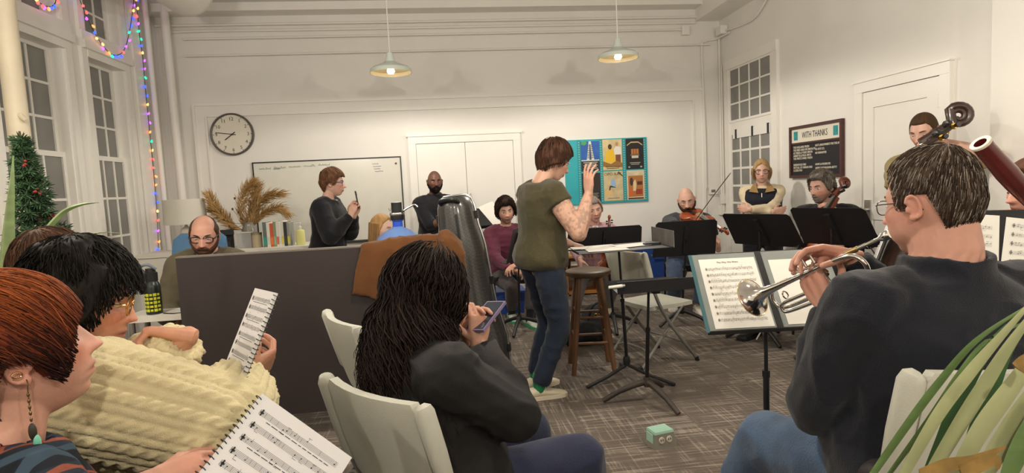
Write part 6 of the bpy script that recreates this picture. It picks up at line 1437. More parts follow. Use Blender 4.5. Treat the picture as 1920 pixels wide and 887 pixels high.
# ------------------------------------------------------------------ shelf and bins along the back wall
def _shelf():
    wood = mat('orange_pine', hexc('b0793a'), .5, var=.15, vscale=4, stretch=(.6,4,4)); x0, x1, y0, y1 = 1.45, 2.30, 6.86, 7.22; e = empty('low_shelf', ((x0+x1)/2, (y0+y1)/2, 0), label='low orange pine shelf behind the pink check shirt', cat='shelf')
    for z in (.03, .25, .47): b = B(); box(b, (x0, y0, z-.012), (x1, y1, z+.012)); bobj('board', b, wood, e)
    for x in (x0, (x0+x1)/2, x1): b = B(); box(b, (x-.012, y0, 0), (x+.012, y1, .482)); bobj('side', b, wood, e)
    k = 0
    for z in (.262,):
        for x, w_, col, lab in ((1.50,.10,'6a4a34','brown box on the pine shelf'), (1.63,.06,'8a8f94','grey binder on the pine shelf'), (1.72,.05,'3f5f4a','green binder on the pine shelf'), (1.92,.12,'c4b08a','cardboard box on the pine shelf'), (2.08,.08,'4a4a52','dark binder on the pine shelf')):
            b = B(); box(b, (x, y0+.05, z), (x+w_, y1-.04, z+.19)); o = bobj('file_box', b, mat('file_'+col, hexc(col), .7), bevel=.003); tag(o, lab, 'box'); b = B(); box(b, (x+.01, y0+.047, z+.10), (x+w_-.01, y0+.05, z+.15)); bobj('spine_label', b, M_PAPER, o)
    def bin_(x, y, w_, d_, h_, col, lab):
        e = empty('storage_bin', (x, y, 0), label=lab, cat='bin'); m = mat('bin_'+col, hexc(col), .5); b = B(); loft(b, [[V((x+sx*w_/2*k, y+sy*d_/2*k, z)) for sx, sy in ((-1,-1),(1,-1),(1,1),(-1,1))] for z, k in ((0,.92),(h_,1.0))]); bobj('tub', b, m, e, bevel=.008); b = B(); cbox(b, (x, y, h_+.012), (w_+.03, d_+.03, .024)); bobj('lid', b, m, e, bevel=.006)
        b = B(); cbox(b, (x, y-d_/2-.005, h_*.75), (w_*.3,.02,.03)); bobj('handle', b, m, e, bevel=.004)
    bin_(1.26, 6.95, .30, .34, .46, 'a8242c', 'red storage bin left of the pine shelf')
    bin_(2.58, 6.98, .46, .38, .54, '2a4a96', 'tall blue storage bin right of the pine shelf')
    bin_(.62, 6.3, .42, .34, .22, '2f4f9a', 'low blue storage bin behind the man in maroon')
_shelf()
def _floor_bag():
    c = V((1.17,4.78,0)); e = empty("duffel_bag", c, label='slumped black bag with brass hardware under the stool side', cat='bag'); bm = B(); ell(bm, c+V((0,0,.09)), (.20,.14,.09)); ell(bm, c+V((.08,.08,.17)), (.12,.10,.14)); ell(bm, c+V((-.12,-.02,.07)), (.12,.12,.07)); me = remesh(bm, .012, 4); co = get_co(me); co += get_no(me)*(vnoise(co*11, 5)*.02)[:,None]; co[:,2] = np.maximum(co[:,2], .002); set_co(me, co); mobj('body', me, mat('black_canvas', hexc('202124'), .8, bump=.3), e)
    b = B(); tube(b, smooth_curve([c+V((.0,-.02,.20)), c+V((.04,-.06,.33)), c+V((.14,-.05,.34)), c+V((.16,.02,.24))], 5), .010, 8); bobj('strap', b, M_DARK, e)
    for k in range(3): b = B(); tube(b, [c+V((.06+.03*k+.014*math.cos(a), -.045, .24+.02*k+.014*math.sin(a))) for a in np.linspace(0,2*PI,11)[:-1]], .004, 6, close=True); bobj('buckle', b, mat('brass_hardware', hexc('b8923a'), .3, .9), e)
_floor_bag()
# ================================================================== stringed instruments
def scroll_head(b, M, L, peg=None, n=34):
    """pegbox and scroll in instrument space: y along the neck, z up from the top; L body length"""
    k = L/.355; pts = []; rr = []
    for t in np.linspace(0, 1, 6): pts.append(V((0, .335*k+ (.055*t)*k + .0, (.012-.012*t)*k))); rr.append(.0115*k*(1-.1*t))
    cx, cz, R0_ = .335*k+.070*k, .002*k, .019*k
    for i in range(n):
        a = -PI*.5+2*PI*1.9*i/n; r = R0_*(1-.78*i/n); pts.append(V((0, cx+r*math.cos(a)*1.0, cz+r*math.sin(a)*-1.0))); rr.append(.0085*k*(1-.45*i/n))
    tube(b, [M @ p for p in pts], rr, 10)
OUT = [(0,0),(.055,.003),(.083,.02),(.103,.055),(.102,.09),(.085,.125),(.072,.135),(.060,.145),(.053,.175),(.056,.205),(.066,.222),(.078,.230),(.083,.262),(.077,.300),(.058,.335),(.030,.350),(.012,.355)]
def fiddle(e, M, L, wood, darkw, lengthen=1.0, neck=.13, thick=.032, machine=False, scroll_mat=None, hsc=1.0, htilt=0.0):
    """violin family: body with waisted outline, f-holes, bridge, tailpiece, fingerboard, neck, pegbox with scroll, pegs and strings.  x width, y length (0 = end button), z = top"""
    k = L/.355; out = [(x*k, y*k) for x, y in OUT]; loop = out + [(-x, y) for x, y in reversed(out[1:])]; T = thick*k
    loop = [(p.x, p.y) for p in smooth_curve([V((x,y,0)) for x, y in loop] + [V((loop[0][0], loop[0][1], 0))], 3)[:-1]]
    cxy = (0, .17*k)
    def rg(sc, z): return [M @ V((cxy[0]+(x-cxy[0])*sc, cxy[1]+(y-cxy[1])*sc, z)) for x, y in loop]
    b = B(); loft(b, [rg(.86,-T*.62), rg(.95,-T*.58), rg(1.0,-T*.5), rg(1.0,-T*.42), rg(.975,-T*.40), rg(.975,T*.40), rg(1.0,T*.42), rg(1.0,T*.5), rg(.95,T*.58), rg(.80,T*.72), rg(.45,T*.88)]); body = bobj('body', b, wood, e, smooth=True, angle=50)
    for sg in (-1, 1):
        b = B(); tube(b, smooth_curve([M @ V((sg*x*k, y*k, T*.80)) for x, y in ((.030,.205),(.026,.212),(.033,.19),(.040,.165),(.048,.150),(.052,.158))], 4), .0022*k, 6); bobj('sound_hole', b, darkw, body)
    b = B(); loft(b, [[M @ V((sx*w_*k, y*k, z*k)) for sx, z in ((-1,z0),(1,z0),(1,z0+.004),(-1,z0+.004))] for y, w_, z0 in ((.215,.021,T/k*.95+.010),(.36,.017,T/k*.7+.010),(.355+neck,.012,T/k*.45+.008))]); bobj('fingerboard', b, darkw, e)
    b = B(); tube(b, [M @ V((0,.345*k,T*.15)), M @ V((0,.40*k,T*.35)), M @ V((0,(.355+neck)*k,T*.42))], [.016*k,.0105*k,.0105*k], 10); bobj('neck', b, scroll_mat or wood, e, smooth=True)
    b = B(); cbox(b, (0,.178*k,T*.80+.014*k), (.040*k,.004*k,.028*k), M); bobj('bridge', b, mat('maple_bridge', hexc('c9a878'), .5), e, bevel=.002*k)
    b = B(); loft(b, [[M @ V((sx*w_*k, y*k, z)) for sx, z in ((-1,z0),(1,z0),(1,z0+.005*k),(-1,z0+.005*k))] for y, w_, z0 in ((.012,.009,T*.6),(.13,.020,T*.85+.012*k))]); bobj('tailpiece', b, darkw, e)
    Ms = M @ Matrix.Translation((0, (neck+.02)*k, T*.42)); Ms = Ms @ Matrix.Translation((0,.335*k,0)) @ Matrix.Rotation(rad(-htilt),4,'X') @ Matrix.Scale(hsc,4) @ Matrix.Translation((0,-.335*k,0)); b = B(); scroll_head(b, Ms, L); sc = bobj('scroll', b, scroll_mat or wood, e, smooth=True)
    for i in range(4):
        sg = 1 if i % 2 else -1; p = Ms @ V((0, (.345+.011*i)*k, .009*k)); d = Ms.to_3x3() @ V((1,0,0))*sg
        b = B(); tube(b, [p-d*.012*k, p+d*.020*k, p+d*.021*k, p+d*.034*k, p+d*.036*k], [.003*k,.003*k,.0075*k,.006*k,.002*k], 8); bobj('peg', b, darkw, sc, smooth=True)
    for i in range(4):
        x = (-.0105+.007*i)*k; b = B(); tube(b, [M @ V((x*1.2,.12*k,T*.9+.014*k)), M @ V((x*1.5,.178*k,T*.80+.0285*k)), M @ V((x*.7,(.355+neck)*k,T*.45+.014*k)), Ms @ V((x*.3,.36*k,.010*k))], .0006*k, 4); bobj('string', b, M_CHROME, e)
    return body
def axes(o, y, z):
    y = V(y).normalized(); z = V(z); z = (z-y*z.dot(y)).normalized(); x = y.cross(z); o = V(o); return Matrix(((x.x,y.x,z.x,o.x),(x.y,y.y,z.y,o.y),(x.z,y.z,z.z,o.z),(0,0,0,1)))
M_VIOLIN = mat('violin_varnish', hexc('8a3f1c'), .28, var=.3, vscale=9, coat=.5, stretch=(8,1,1))
M_CELLO = mat('cello_varnish', hexc('a8501e'), .25, var=.25, vscale=6, coat=.6, stretch=(8,1,1))
M_EBONY = mat('ebony', (.012,.010,.010), .35)
M_BASSW = mat('bass_walnut', hexc('33211a'), .35, var=.3, vscale=12, coat=.4, stretch=(1,5,1))
def bow(label, p0, p1, L=.73):
    p0, p1 = V(p0), V(p1); d = (p1-p0).normalized(); e = empty('bow', p0, label=label, cat='bow'); x, y = perp(d)
    b = B(); tube(b, smooth_curve([p0, p0+d*L*.5-x*.008, p0+d*L], 5), [.0042]*10+[.0028], 6); bobj('stick', b, mat('bow_stick', hexc('3a2418'), .4), e); b = B(); tube(b, [p0+d*.05+x*.018, p0+d*(L-.02)+x*.012], .0016, 4); bobj('hair_ribbon', b, mat('horsehair', hexc('c9c2b0'), .6), e)
    b = B(); cbox(b, p0+d*.045+x*.011, (.012,.012,.022)); bobj('frog', b, M_EBONY, e)
# viola held under the chin of the bald player
chin = P11.hwv((0,.085,-.125)); sc = at(1360,440,d=5.45); y_ = (sc-chin).normalized(); e = empty('viola', chin, label='glossy red-brown viola under the chin of the bald player', cat='viola'); fiddle(e, axes(chin-y_*.05+V((0,-.02,.01)), y_, V((-.10,-.80,.55))), .41, M_VIOLIN, M_EBONY)
bow('viola bow held up across the bald player', at(1288,436,d=5.42), at(1346,357,d=5.50))
# violin standing upright in the lap of the man in pink
p1 = at(1141,402,d=5.5); p0 = p1+V((-.05,-.02,-.58)); e = empty('violin', p0, label='violin stood upright on the lap of the man in pink check', cat='violin'); fiddle(e, axes(p0, p1-p0, V((.2,-1,.1))), .355, M_VIOLIN, M_EBONY)
# cello
nk = at(1583,360,d=4.55); tl_ = at(1440,600,d=4.28); yv = (nk-tl_).normalized(); e = empty('cello', (tl_.x, tl_.y, 0), label='orange brown cello between the knees of the grey-haired cellist', cat='cello')
tot = (nk-tl_).length; Lc = .74; Mc = axes(nk-yv*(Lc/.355*(.355+.13+.03+.36*0)+.02), yv, V((-.80,.05,.45))); fiddle(e, Mc, Lc, M_CELLO, M_EBONY, scroll_mat=mat('cello_scroll_wood', hexc('5f2a18'), .3, var=.2, coat=.5))
bt = Mc @ V((0,0,0)); b = B(); tube(b, [bt, bt-yv*min(.30, max(.05,(bt.z-.004)/max(yv.z,.2)))], .005, 8); bobj('endpin', b, M_CHROME, e)
bow('cello bow hanging from the cellist hand', at(1586,398,d=4.15), at(1648,490,d=3.95))
# double bass
nk = at(1760,280,d=3.66); up_ = at(1804,205,d=3.60); yv = (up_-nk).normalized(); yv = (yv*.40+V((.10,.0,.75))).normalized(); e = empty('double_bass', (2.9,3.2,0), label='dark double bass leaning back on its player', cat='double bass')
Lb = 1.06; kb = Lb/.355; Mb = axes(nk-yv*(.355+.165)*kb, yv, V((-.80,.45,.15))); fiddle(e, Mb, Lb, M_BASSW, M_EBONY, neck=.165, thick=.05, scroll_mat=M_BASSW, hsc=1.18, htilt=30)
bt = Mb @ V((0,0,0)); b = B(); tube(b, [bt, bt-yv*max(.04, (bt.z-.003)/yv.z)], .008, 8); bobj('endpin', b, M_CHROME, e)
e.location = (bt.x, bt.y, 0)
for c_ in e.children: c_.matrix_basis = Matrix.Translation(-V(e.location)) @ Matrix.Translation(V((2.9,3.2,0))) @ c_.matrix_basis
# visible machine heads of the bass
Ms = Mb @ Matrix.Translation((0, (.165+.02)*kb, .05*kb*.42)) @ Matrix.Translation((0,.335*kb,0)) @ Matrix.Rotation(rad(-30),4,'X') @ Matrix.Scale(1.18,4) @ Matrix.Translation((0,-.335*kb,0))
for i in range(4):
    for q in (1,):
        sg = 1 if i % 2 else -1; p = Ms @ V((0, (.347+.013*i)*kb, -.004*kb)); d = Ms.to_3x3() @ V((1,0,0))*sg; z = Ms.to_3x3() @ V((0,0,-1))
        b = B(); tube(b, [p, p+d*.05, p+d*.052, p+d*.085, p+d*.10], [.006,.006,.012,.017,.013], 10); bobj('tuning_key', b, M_EBONY, e, smooth=True, world=True)
        b = B(); lathe(b, [(0,.006),(.018,.006),(.020,.003),(.020,0)], p+d*.022, 16, d); bobj('gear', b, mat('brass_gear', hexc('a8843a'), .3, .9), e, smooth=True)
# bassoon
def _bassoon():
    t0 = at(1838,268,d=2.15); t1 = at(1935,378,d=2.2); d = (t1-t0).normalized(); e = empty('bassoon', t1+d*.3, label='dark red bassoon with white bell ring pointing up', cat='bassoon'); red = mat('bassoon_maple', hexc('5c1f1c'), .25, var=.2, vscale=6, coat=.5, stretch=(1,1,1))
    b = B(); lathe(b, [(.021,0),(.034,.002),(.035,.004),(.033,.02),(.034,.08),(.0375,.16),(.036,.22),(.030,.30),(.027,.34),(.025,.6),(.024,.95),(.02,.97)], t0, 32, d); lathe(b, [(.021,0),(.020,.08),(.016,.1),(0,.1)], t0, 24, d); bobj('bell_joint', b, red, e, smooth=True, angle=60)
    b = B(); lathe(b, [(.022,-.001),(.035,-.002),(.037,.002),(.036,.008),(.034,.009)], t0, 32, d); bobj('bell_ring', b, mat('ivory_ring', hexc('d8cdb8'), .35), e, smooth=True)
    for s_ in (.36, .62): b = B(); lathe(b, [(.026,0),(.029,.002),(.029,.02),(.026,.022)], t0+d*s_, 24, d); bobj('metal_band', b, M_CHROME, e, smooth=True)
    b = B(); tube(b, smooth_curve([t0+d*.95, t0+d*.92+V((0,-.03,-.02)), t0+d*.60+V((0,-.05,-.02)), t0+d*.42+V((.0,-.09,.0))], 6), .004, 6); bobj('bocal', b, M_CHROME, e, smooth=True)
    x, y = perp(d)
    for k in range(5): p = t0+d*(.42+.09*k); b = B(); tube(b, [p+x*.031, p+x*.036+d*.05], .003, 6); lathe(b, [(0,.004),(.010,.003),(.010,0)], p+x*.030, 12, x); bobj('key', b, M_CHROME, e, smooth=True)
_bassoon()
# ================================================================== people close to the camera
# ------------------------------------------------------------------ trumpet player
M_NAVYK = cloth('navy_pullover', hexc('191b23'), .85, bump=.3, bscale=300, var=.06)
M_SILVER = mat('silver_plate', (.83,.80,.74), .10, 1.0)
M_GOLD = mat('gilt_trim', (.80,.58,.28), .18, 1.0)
def _trumpeter():
    H = at(1748,381,d=1.46); yaw = 0; hs = (1.86/1.72)**.5*1.04; R3 = Matrix.Rotation(rad(yaw),3,'Z') @ Matrix.Rotation(rad(15),3,'Z') @ Matrix.Rotation(rad(-6),3,'X'); mouth = H + R3 @ (V((0,.118,-.070))*hs); bell = at(1428,548,d=1.93); d = (bell-mouth).normalized(); x = d.cross(V((0,0,1))).normalized(); z = x.cross(d)
    T = Matrix(((x.x,d.x,z.x,mouth.x),(x.y,d.y,z.y,mouth.y),(x.z,d.z,z.z,mouth.z),(0,0,0,1))) @ Matrix.Rotation(rad(-12),4,'Y'); W = lambda *p: T @ V(p); R_ = T.to_3x3(); L = (bell-mouth).length
    line = [(0,.078),(25,.076),(45,.070),(58,.052),(68,.024),(76,-.012),(86,-.016),(96,.020),(112,.018),(124,-.025),(140,-.068),(180,-.078)]
    lh = W(-.060,.225,-.115); rh = W(.070,.155,-.020)
    P = person('trumpet player in navy pullover and jeans seen from behind', (0,0), yaw, HCw=H, h=1.86, lean=-2, neck_fwd=.005, head=(15,6,0), girth=1.30, belly=.06, shw=.98, skin='c58a72', hairc='42342a', head_scale=1.04, vox=.0034, hvox=.0032, gvox=.0085,
        hands={'L': dict(to=lh, dir=R_@V((.16,.06,1.0)), palm=R_@V((1,-.15,-.1)), curl=(.62,.66,.7,.75), thumb=(.5,.7), size=1.0, vox=.003), 'R': dict(to=rh, dir=R_@V((-.62,.40,.62)), palm=R_@V((-.5,.2,-.85)), curl=(.36,.40,.44,.5), thumb=(.6,.2), vox=.003)},
        poles={'L': V((-.45,-.35,-1)), 'R': V((.45,.2,-1))}, hair=dict(T=.007, top=.015, line=line, grey=('7a7068',.6), light=.45, streak=.0016, soft=.010), face=dict(wide=1.05, jaw=.6, chub=.8, neck=1.12, nose=.9, ears=.88),
        garments=[dict(name='pullover', m=M_NAVYK, inf=.020, sinf=.020, collar='stand', wr=.012, wf=5.5, hem=-.17, top=1.0, arm_w=1.10)], trousers=dict(m=cloth('mid_blue_jeans', hexc('3d5069'), .9, var=.25, vscale=9, bump=.4), inf=.024, wr=.010), shoes=BLK,
        feet={'L': (.97,2.00,0), 'R': (1.40,2.02,0)}, glasses=dict(m=mat('gunmetal_frame', (.10,.09,.09), .3, .9), r=.0013, size=(.026,.017), sq=.8, rimless=False), seed=15)
    ZZ1 = lambda q, rg: np.where(rg.rand(len(q),1) < .24, np.array(hexc('8f857a')), np.where(rg.rand(len(q),1) < .5, np.array(hexc('4a3b31')), np.array(hexc('33271f'))))
    short_strands(P, 'hair_strands', 4400, .022, .0080, line, None, topT=.0165, r=.0008, light=.45, over=.002, segs=5, jit=.10, zcol=ZZ1, face=dict(wide=1.05, jaw=.6, chub=.8))
    # the trumpet itself
    e = empty('trumpet', W(0,.22,-.05), label='silver trumpet held up by the player in navy', cat='trumpet')
    b = B(); tube(b, [W(0,-.012,0), W(0,-.010,0), W(0,.008,0), W(0,.022,0), W(0,.055,0), W(0,.075,0)], [.0125,.0138,.0125,.006,.0052,.006], 20); bobj('mouthpiece', b, M_SILVER, e, smooth=True)
    b = B(); tube(b, smooth_curve([W(0,.06,0), W(0,.20,0), W(0,.36,0), W(0,.395,-.006), W(0,.415,-.035), W(0,.405,-.066), W(0,.37,-.075), W(0,.30,-.075), W(-.012,.285,-.075)], 6), .0062, 14); bobj('lead_pipe', b, M_SILVER, e, smooth=True)
    for y in (.085, .33): b = B(); cyl(b, W(0,y,0), W(0,y+.035,0), .0082, n=16); bobj('ferrule', b, M_GOLD, e, smooth=True)
    bx = -.052; pts = smooth_curve([W(-.02,.205,-.085), W(bx*.7,.19,-.085), W(bx,.15,-.085), W(bx,.11,-.085), W(bx,.078,-.075), W(bx,.062,-.044), W(bx,.075,-.012), W(bx,.11,-.001), W(bx,.18,0)], 6); b = B(); tube(b, pts, .0070, 16); bobj('bell_bow', b, M_SILVER, e, smooth=True)
    be = L; fl = [(.18,.0070),(.28,.0078),(.34,.0092),(.39,.0115),(.43,.0150),(.455,.0195),(.473,.0260),(.486,.036),(.494,.0475),(.4985,.058),(.5,.062)]; sc = (be-.0)/.5
    prof = [(r, y*sc) for y, r in fl]; b = B(); lathe(b, prof + [(.0625,.5*sc+.001),(.0615,.5*sc+.0015)] + [(r*.93-.0004, y*sc+.0006) for y, r in reversed(fl[3:])], T @ V((bx,0,0)), 48, R_ @ V((0,1,0))); bobj('bell', b, M_SILVER, e, smooth=True, angle=70)
    b = B(); tube(b, [T @ (V((bx,.5*sc+.0005,0))+V((math.cos(a)*.0622,0,math.sin(a)*.0622))) for a in np.linspace(0,2*PI,49)[:-1]], .0016, 8, close=True); bobj('bell_rim', b, M_GOLD, e, smooth=True)
    for k in range(3):
        y = .205+.030*k; b = B(); lathe(b, [(0,-.128),(.006,-.128),(.0125,-.122),(.0125,-.112),(.0112,-.110),(.0112,.010),(.0128,.012),(.0128,.022),(.005,.026),(.004,.052),(0,.052)], W(-.024,y,-.01), 20, R_ @ V((0,0,1))); v = bobj('valve', b, M_SILVER, e, smooth=True); b = B(); lathe(b, [(0,.050),(.008,.050),(.0088,.053),(.0088,.056),(0,.058)], W(-.024,y,-.01), 16, R_ @ V((0,0,1))); bobj('finger_button', b, mat('pearl_button', hexc('dcd6c8'), .2), v, smooth=True)
        b = B(); s_ = -.03-.02*k; tube(b, smooth_curve([W(-.024,y,s_), W(-.024+.025,y,s_), W(-.024+.030,y+.012,s_-.006), W(-.024+.025,y+.02,s_-.012), W(-.024,y+.02,s_-.012)], 4), .0052, 10); bobj('valve_slide', b, M_GOLD, e, smooth=True)
    b = B(); tube(b, smooth_curve([W(-.024,.265,-.055), W(-.026,.33,-.055), W(-.026,.375,-.058), W(-.026,.385,-.072), W(-.026,.37,-.085), W(-.024,.265,-.088)], 5), .0058, 12); bobj('third_slide', b, M_SILVER, e, smooth=True)
    b = B(); tube(b, [W(-.030+.012*math.cos(a), .345, -.035+.012*math.sin(a)) for a in np.linspace(0,2*PI,15)[:-1]], .0025, 6, close=True); bobj('finger_ring', b, M_SILVER, e, smooth=True)
    ch = folding_chair('pale folding chair under the trumpet player', (P.pel.x-.03, P.pel.y+.0), -5); ch.scale = (1.1,1.0,1.1)
    # dark coat hanging at the side of his chair
    c = P.pel; bm = B(); rt = P.R @ V((1,0,0)); fw = P.R @ V((0,1,0))
    for k in range(6): t = k/5; ell(bm, V((c.x,c.y,0)) - rt*(.22+.03*math.sin(k*2)) - fw*(.14+.02*k) + V((0,0,.62-.085*k)), (.075+.015*math.sin(k*3), .11, .06))
    me = remesh(bm, .010, 3); co = get_co(me); co += get_no(me)*(vnoise(co*16, 4)*.012)[:,None]; set_co(me, co); o = mobj('puffer_coat', me, mat('dark_puffer', hexc('2b2425'), .55, bump=.2, bscale=50)); tag(o, 'dark quilted coat hanging beside the trumpet player chair', 'coat')
    return P
P15 = _trumpeter()
# trumpet stand with a folder and two pages
def _tstand():
    c = at(1440,543,d=2.26); tl, tr, bl = at(1308,472,d=2.34), at(1548,466,d=2.34), at(1361,622,d=2.16); r = (tr-tl).normalized(); u = (tl-bl); u = (u-r*u.dot(r)).normalized(); n = r.cross(u)
    f = V((n.x, n.y, 0)).normalized(); tilt = math.degrees(math.asin(n.z)); base = at(1456,800,d=1.80); e, M = music_stand('black stand holding the trumpet music at the front', (c.x-f.x*.03, c.y-f.y*.03), c, f, tilt, w=.54, h=.34, lip=.03, rot=40)
    fo = empty('folder', M @ V((0,-.02,.004)), label='clear grey plastic folder open on the trumpet stand', cat='folder'); pm = mat('clear_plastic_sleeve', hexc('8a8f8c'), .15, spec=.7, var=.1)
    for x0, x1 in ((-.275,-.010), (.010,.275)): b = B(); box(b, (x0,-.165,.002), (x1,.165,.005), M); bobj('cover', b, pm, fo, bevel=.001)
    b = B(); box(b, (-.012,-.165,.001), (.012,.165,.007), M); bobj('spine', b, M_DARK, fo)
    b = B(); box(b, (-.277,-.165,.005), (-.263,.165,.0065), M); bobj('edge_strip', b, mat('teal_strip', hexc('5f8a94'), .08, .6), fo)  # glossy teal strip along the folder's left edge
    page('printed trumpet part on the page behind the bell', M @ Matrix.Translation((-.130,-.005,.0065)), .222, .295, n=9, title='The Way We Were', dens=1.2, seed=3)
    page('blank white page beside the trumpet part', M @ Matrix.Translation((.135,-.012,.0065)), .205, .275, n=0)
_tstand()
# stand with pages beyond his shoulder
def _gstand():
    c = at(1868,478,d=1.95); tl, tr, bl = at(1790,420,d=2.0), at(1862,414,d=2.0), at(1840,540,d=1.9); r = V((.80,-.6,0)).normalized(); n = V((-.5,-.72,.5)).normalized(); f = V((n.x,n.y,0)).normalized(); e, M = music_stand('black stand with pages beyond the trumpet player shoulder', (c.x+.06,c.y+.06), c, f, 30, w=.50, h=.33, rot=10)
    page('upright printed page beyond the trumpet player shoulder', M @ Matrix.Translation((-.11,.0,.006)) @ Matrix.Rotation(rad(-6),4,'Z'), .23, .31, n=8, title='The Way', seed=8)
    page('second printed page at the far side of that stand', M @ Matrix.Translation((.12,-.03,.006)) @ Matrix.Rotation(rad(-10),4,'Z'), .22, .30, n=8, seed=9)
_gstand()
# ------------------------------------------------------------------ long-haired woman on a folding chair
def _longhair():
    H = at(797,550,d=1.74); yaw = -62; ph = at(912,606,d=1.86)
    P = person('woman with long dark curly hair in black jacket looking at a phone', (0,0), yaw, HCw=H, h=1.60, lean=-15, head=(12,30,-4), neck_fwd=.04, skin='b98468', hairc='2a201d', girth=1.12, shw=1.0, vox=.0035, hvox=.0035, gvox=.008,
        hands={'R': dict(to=ph+V((-.03,-.03,-.06)), dir=(.1,.25,1), palm=(-.3,.8,.3), curl=(.5,.55,.6,.6)), 'L': dict(to=ph+V((-.07,.06,-.07)), dir=(.4,.0,.8), palm=(.5,-.5,.3), curl=(.5,.5,.5,.5))}, poles={'R': V((.7,-.35,-1)), 'L': V((-.9,0,-1))},
        garments=[dict(name='jacket', m=mat('black_jacket', hexc('100e0f'), .75, bump=.12, bscale=160), inf=.032, sinf=.030, hem=-.30, collar='crew', wr=.016, wf=5, arm_w=1.12, flare=.10)], trousers=dict(m=cloth('navy_trousers', hexc('242940'), .9), inf=.024, wr=.010), shoes=BLK, hair=dict(T=.020, line=[(0,.075),(40,.06),(60,.02),(75,-.05),(180,-.10)]), seed=17)
    rg = np.random.RandomState(17); N = 1600; az = np.radians(rg.uniform(46, 314, N)); el = rg.uniform(-.25, 1.0, N); ce = np.sqrt(np.maximum(0, 1-el*el*.92)); D = np.stack([np.sin(az)*ce, np.cos(az)*ce, el*.96], 1); D /= np.linalg.norm(D, axis=1, keepdims=True)
    L = rg.uniform(.28,.45,N); ph_ = rg.rand(N)*6.28; amp = rg.uniform(.006,.016,N); off = rg.uniform(.010,.050,N); K = 19; out = []; d = D.copy(); p = P.hw(head_points(d, {})+d*off[:,None]); Nn = np.array(P.N); back = np.array(P.R @ V((0,-1,0))); fall = np.zeros(N, bool); drift = rg.uniform(-.02,.02,(N,1))*np.array(P.R @ V((1,0,0)))
    for i in range(K):
        f = i/(K-1); out.append(p + np.stack([np.cos(ph_+f*17), np.sin(ph_+f*17), 0*ph_], 1)*(amp*min(1, f*3))[:,None]); st = L/(K-1)
        fall = fall | (d[:,2] < -.30); t = np.array([0,0,-1.0])-d*(-d[:,2:3]); t /= np.maximum(np.linalg.norm(t, axis=1, keepdims=True), 1e-3); d2 = d+t*(st/.115)[:,None]; d2 /= np.linalg.norm(d2, axis=1, keepdims=True); ph2 = P.hw(head_points(d2, {})+d2*off[:,None])
        o2 = p-Nn; o2[:,2] = 0; ol = np.maximum(np.linalg.norm(o2, axis=1, keepdims=True), 1e-3); p3 = p + np.array([0,0,-1.0])*(st*.96)[:,None] + o2/ol*np.maximum(0, .135-ol)*.22 + back*.0010 + drift*.3
        p = np.where(fall[:,None], p3, ph2); d = np.where(fall[:,None], d, d2)
    strands('curly_hair', P.root, np.stack(out, 1), hexc('281d19'), M_HAIR, r=.0022, light=.5, n=3, seed=4, taper=.7)
    # body of the hair behind the locks
    bm = B(); bk = P.R @ V((0,-1,0)); ell(bm, P.HC+bk*.035+V((0,0,-.02)), (.095,.095,.115)); 
    for k in range(7): t = k/6; ell(bm, P.HC+bk*(.045+.02*t)+V((0,0,-.05-.26*t)), (.100+.035*math.sin(t*2.6), .07+.02*t, .07))
    me = remesh(bm, .010, 4); co = get_co(me); co += get_no(me)*(vnoise(co*np.array([38,38,7]), 4)*.014)[:,None]; set_co(me, co); cc = np.tile(np.array(hexc('241b19')), (len(co),1))*(1+.4*vnoise(co*np.array([50,50,6]), 6))[:,None]; set_col(me, cc); mobj('hair_mass', me, M_HAIRGLOSS, P.root)
    e = empty('phone', ph, label='purple cased phone in the hand of the long-haired woman', cat='phone'); M = axes(ph+V((.0,.01,.02)), V((.55,.70,.42)), V((-.35,-.30,.88)))
    b = B(); cbox(b, (0,0,0), (.074,.150,.010), M); bobj('case', b, mat('lilac_case', hexc('7a6a8a'), .4), e, bevel=.004); b = B(); cbox(b, (0,0,.0052), (.066,.14,.001), M); bobj('screen', b, mat('dark_screen', (.03,.035,.05), .08), e)
    fw_ = P.R @ V((0,1,0)); folding_chair('pale folding chair under the long-haired woman', (P.pel.x-fw_.x*.06+.05, P.pel.y-fw_.y*.06-.03), yaw+14)
    return P
P17 = _longhair()
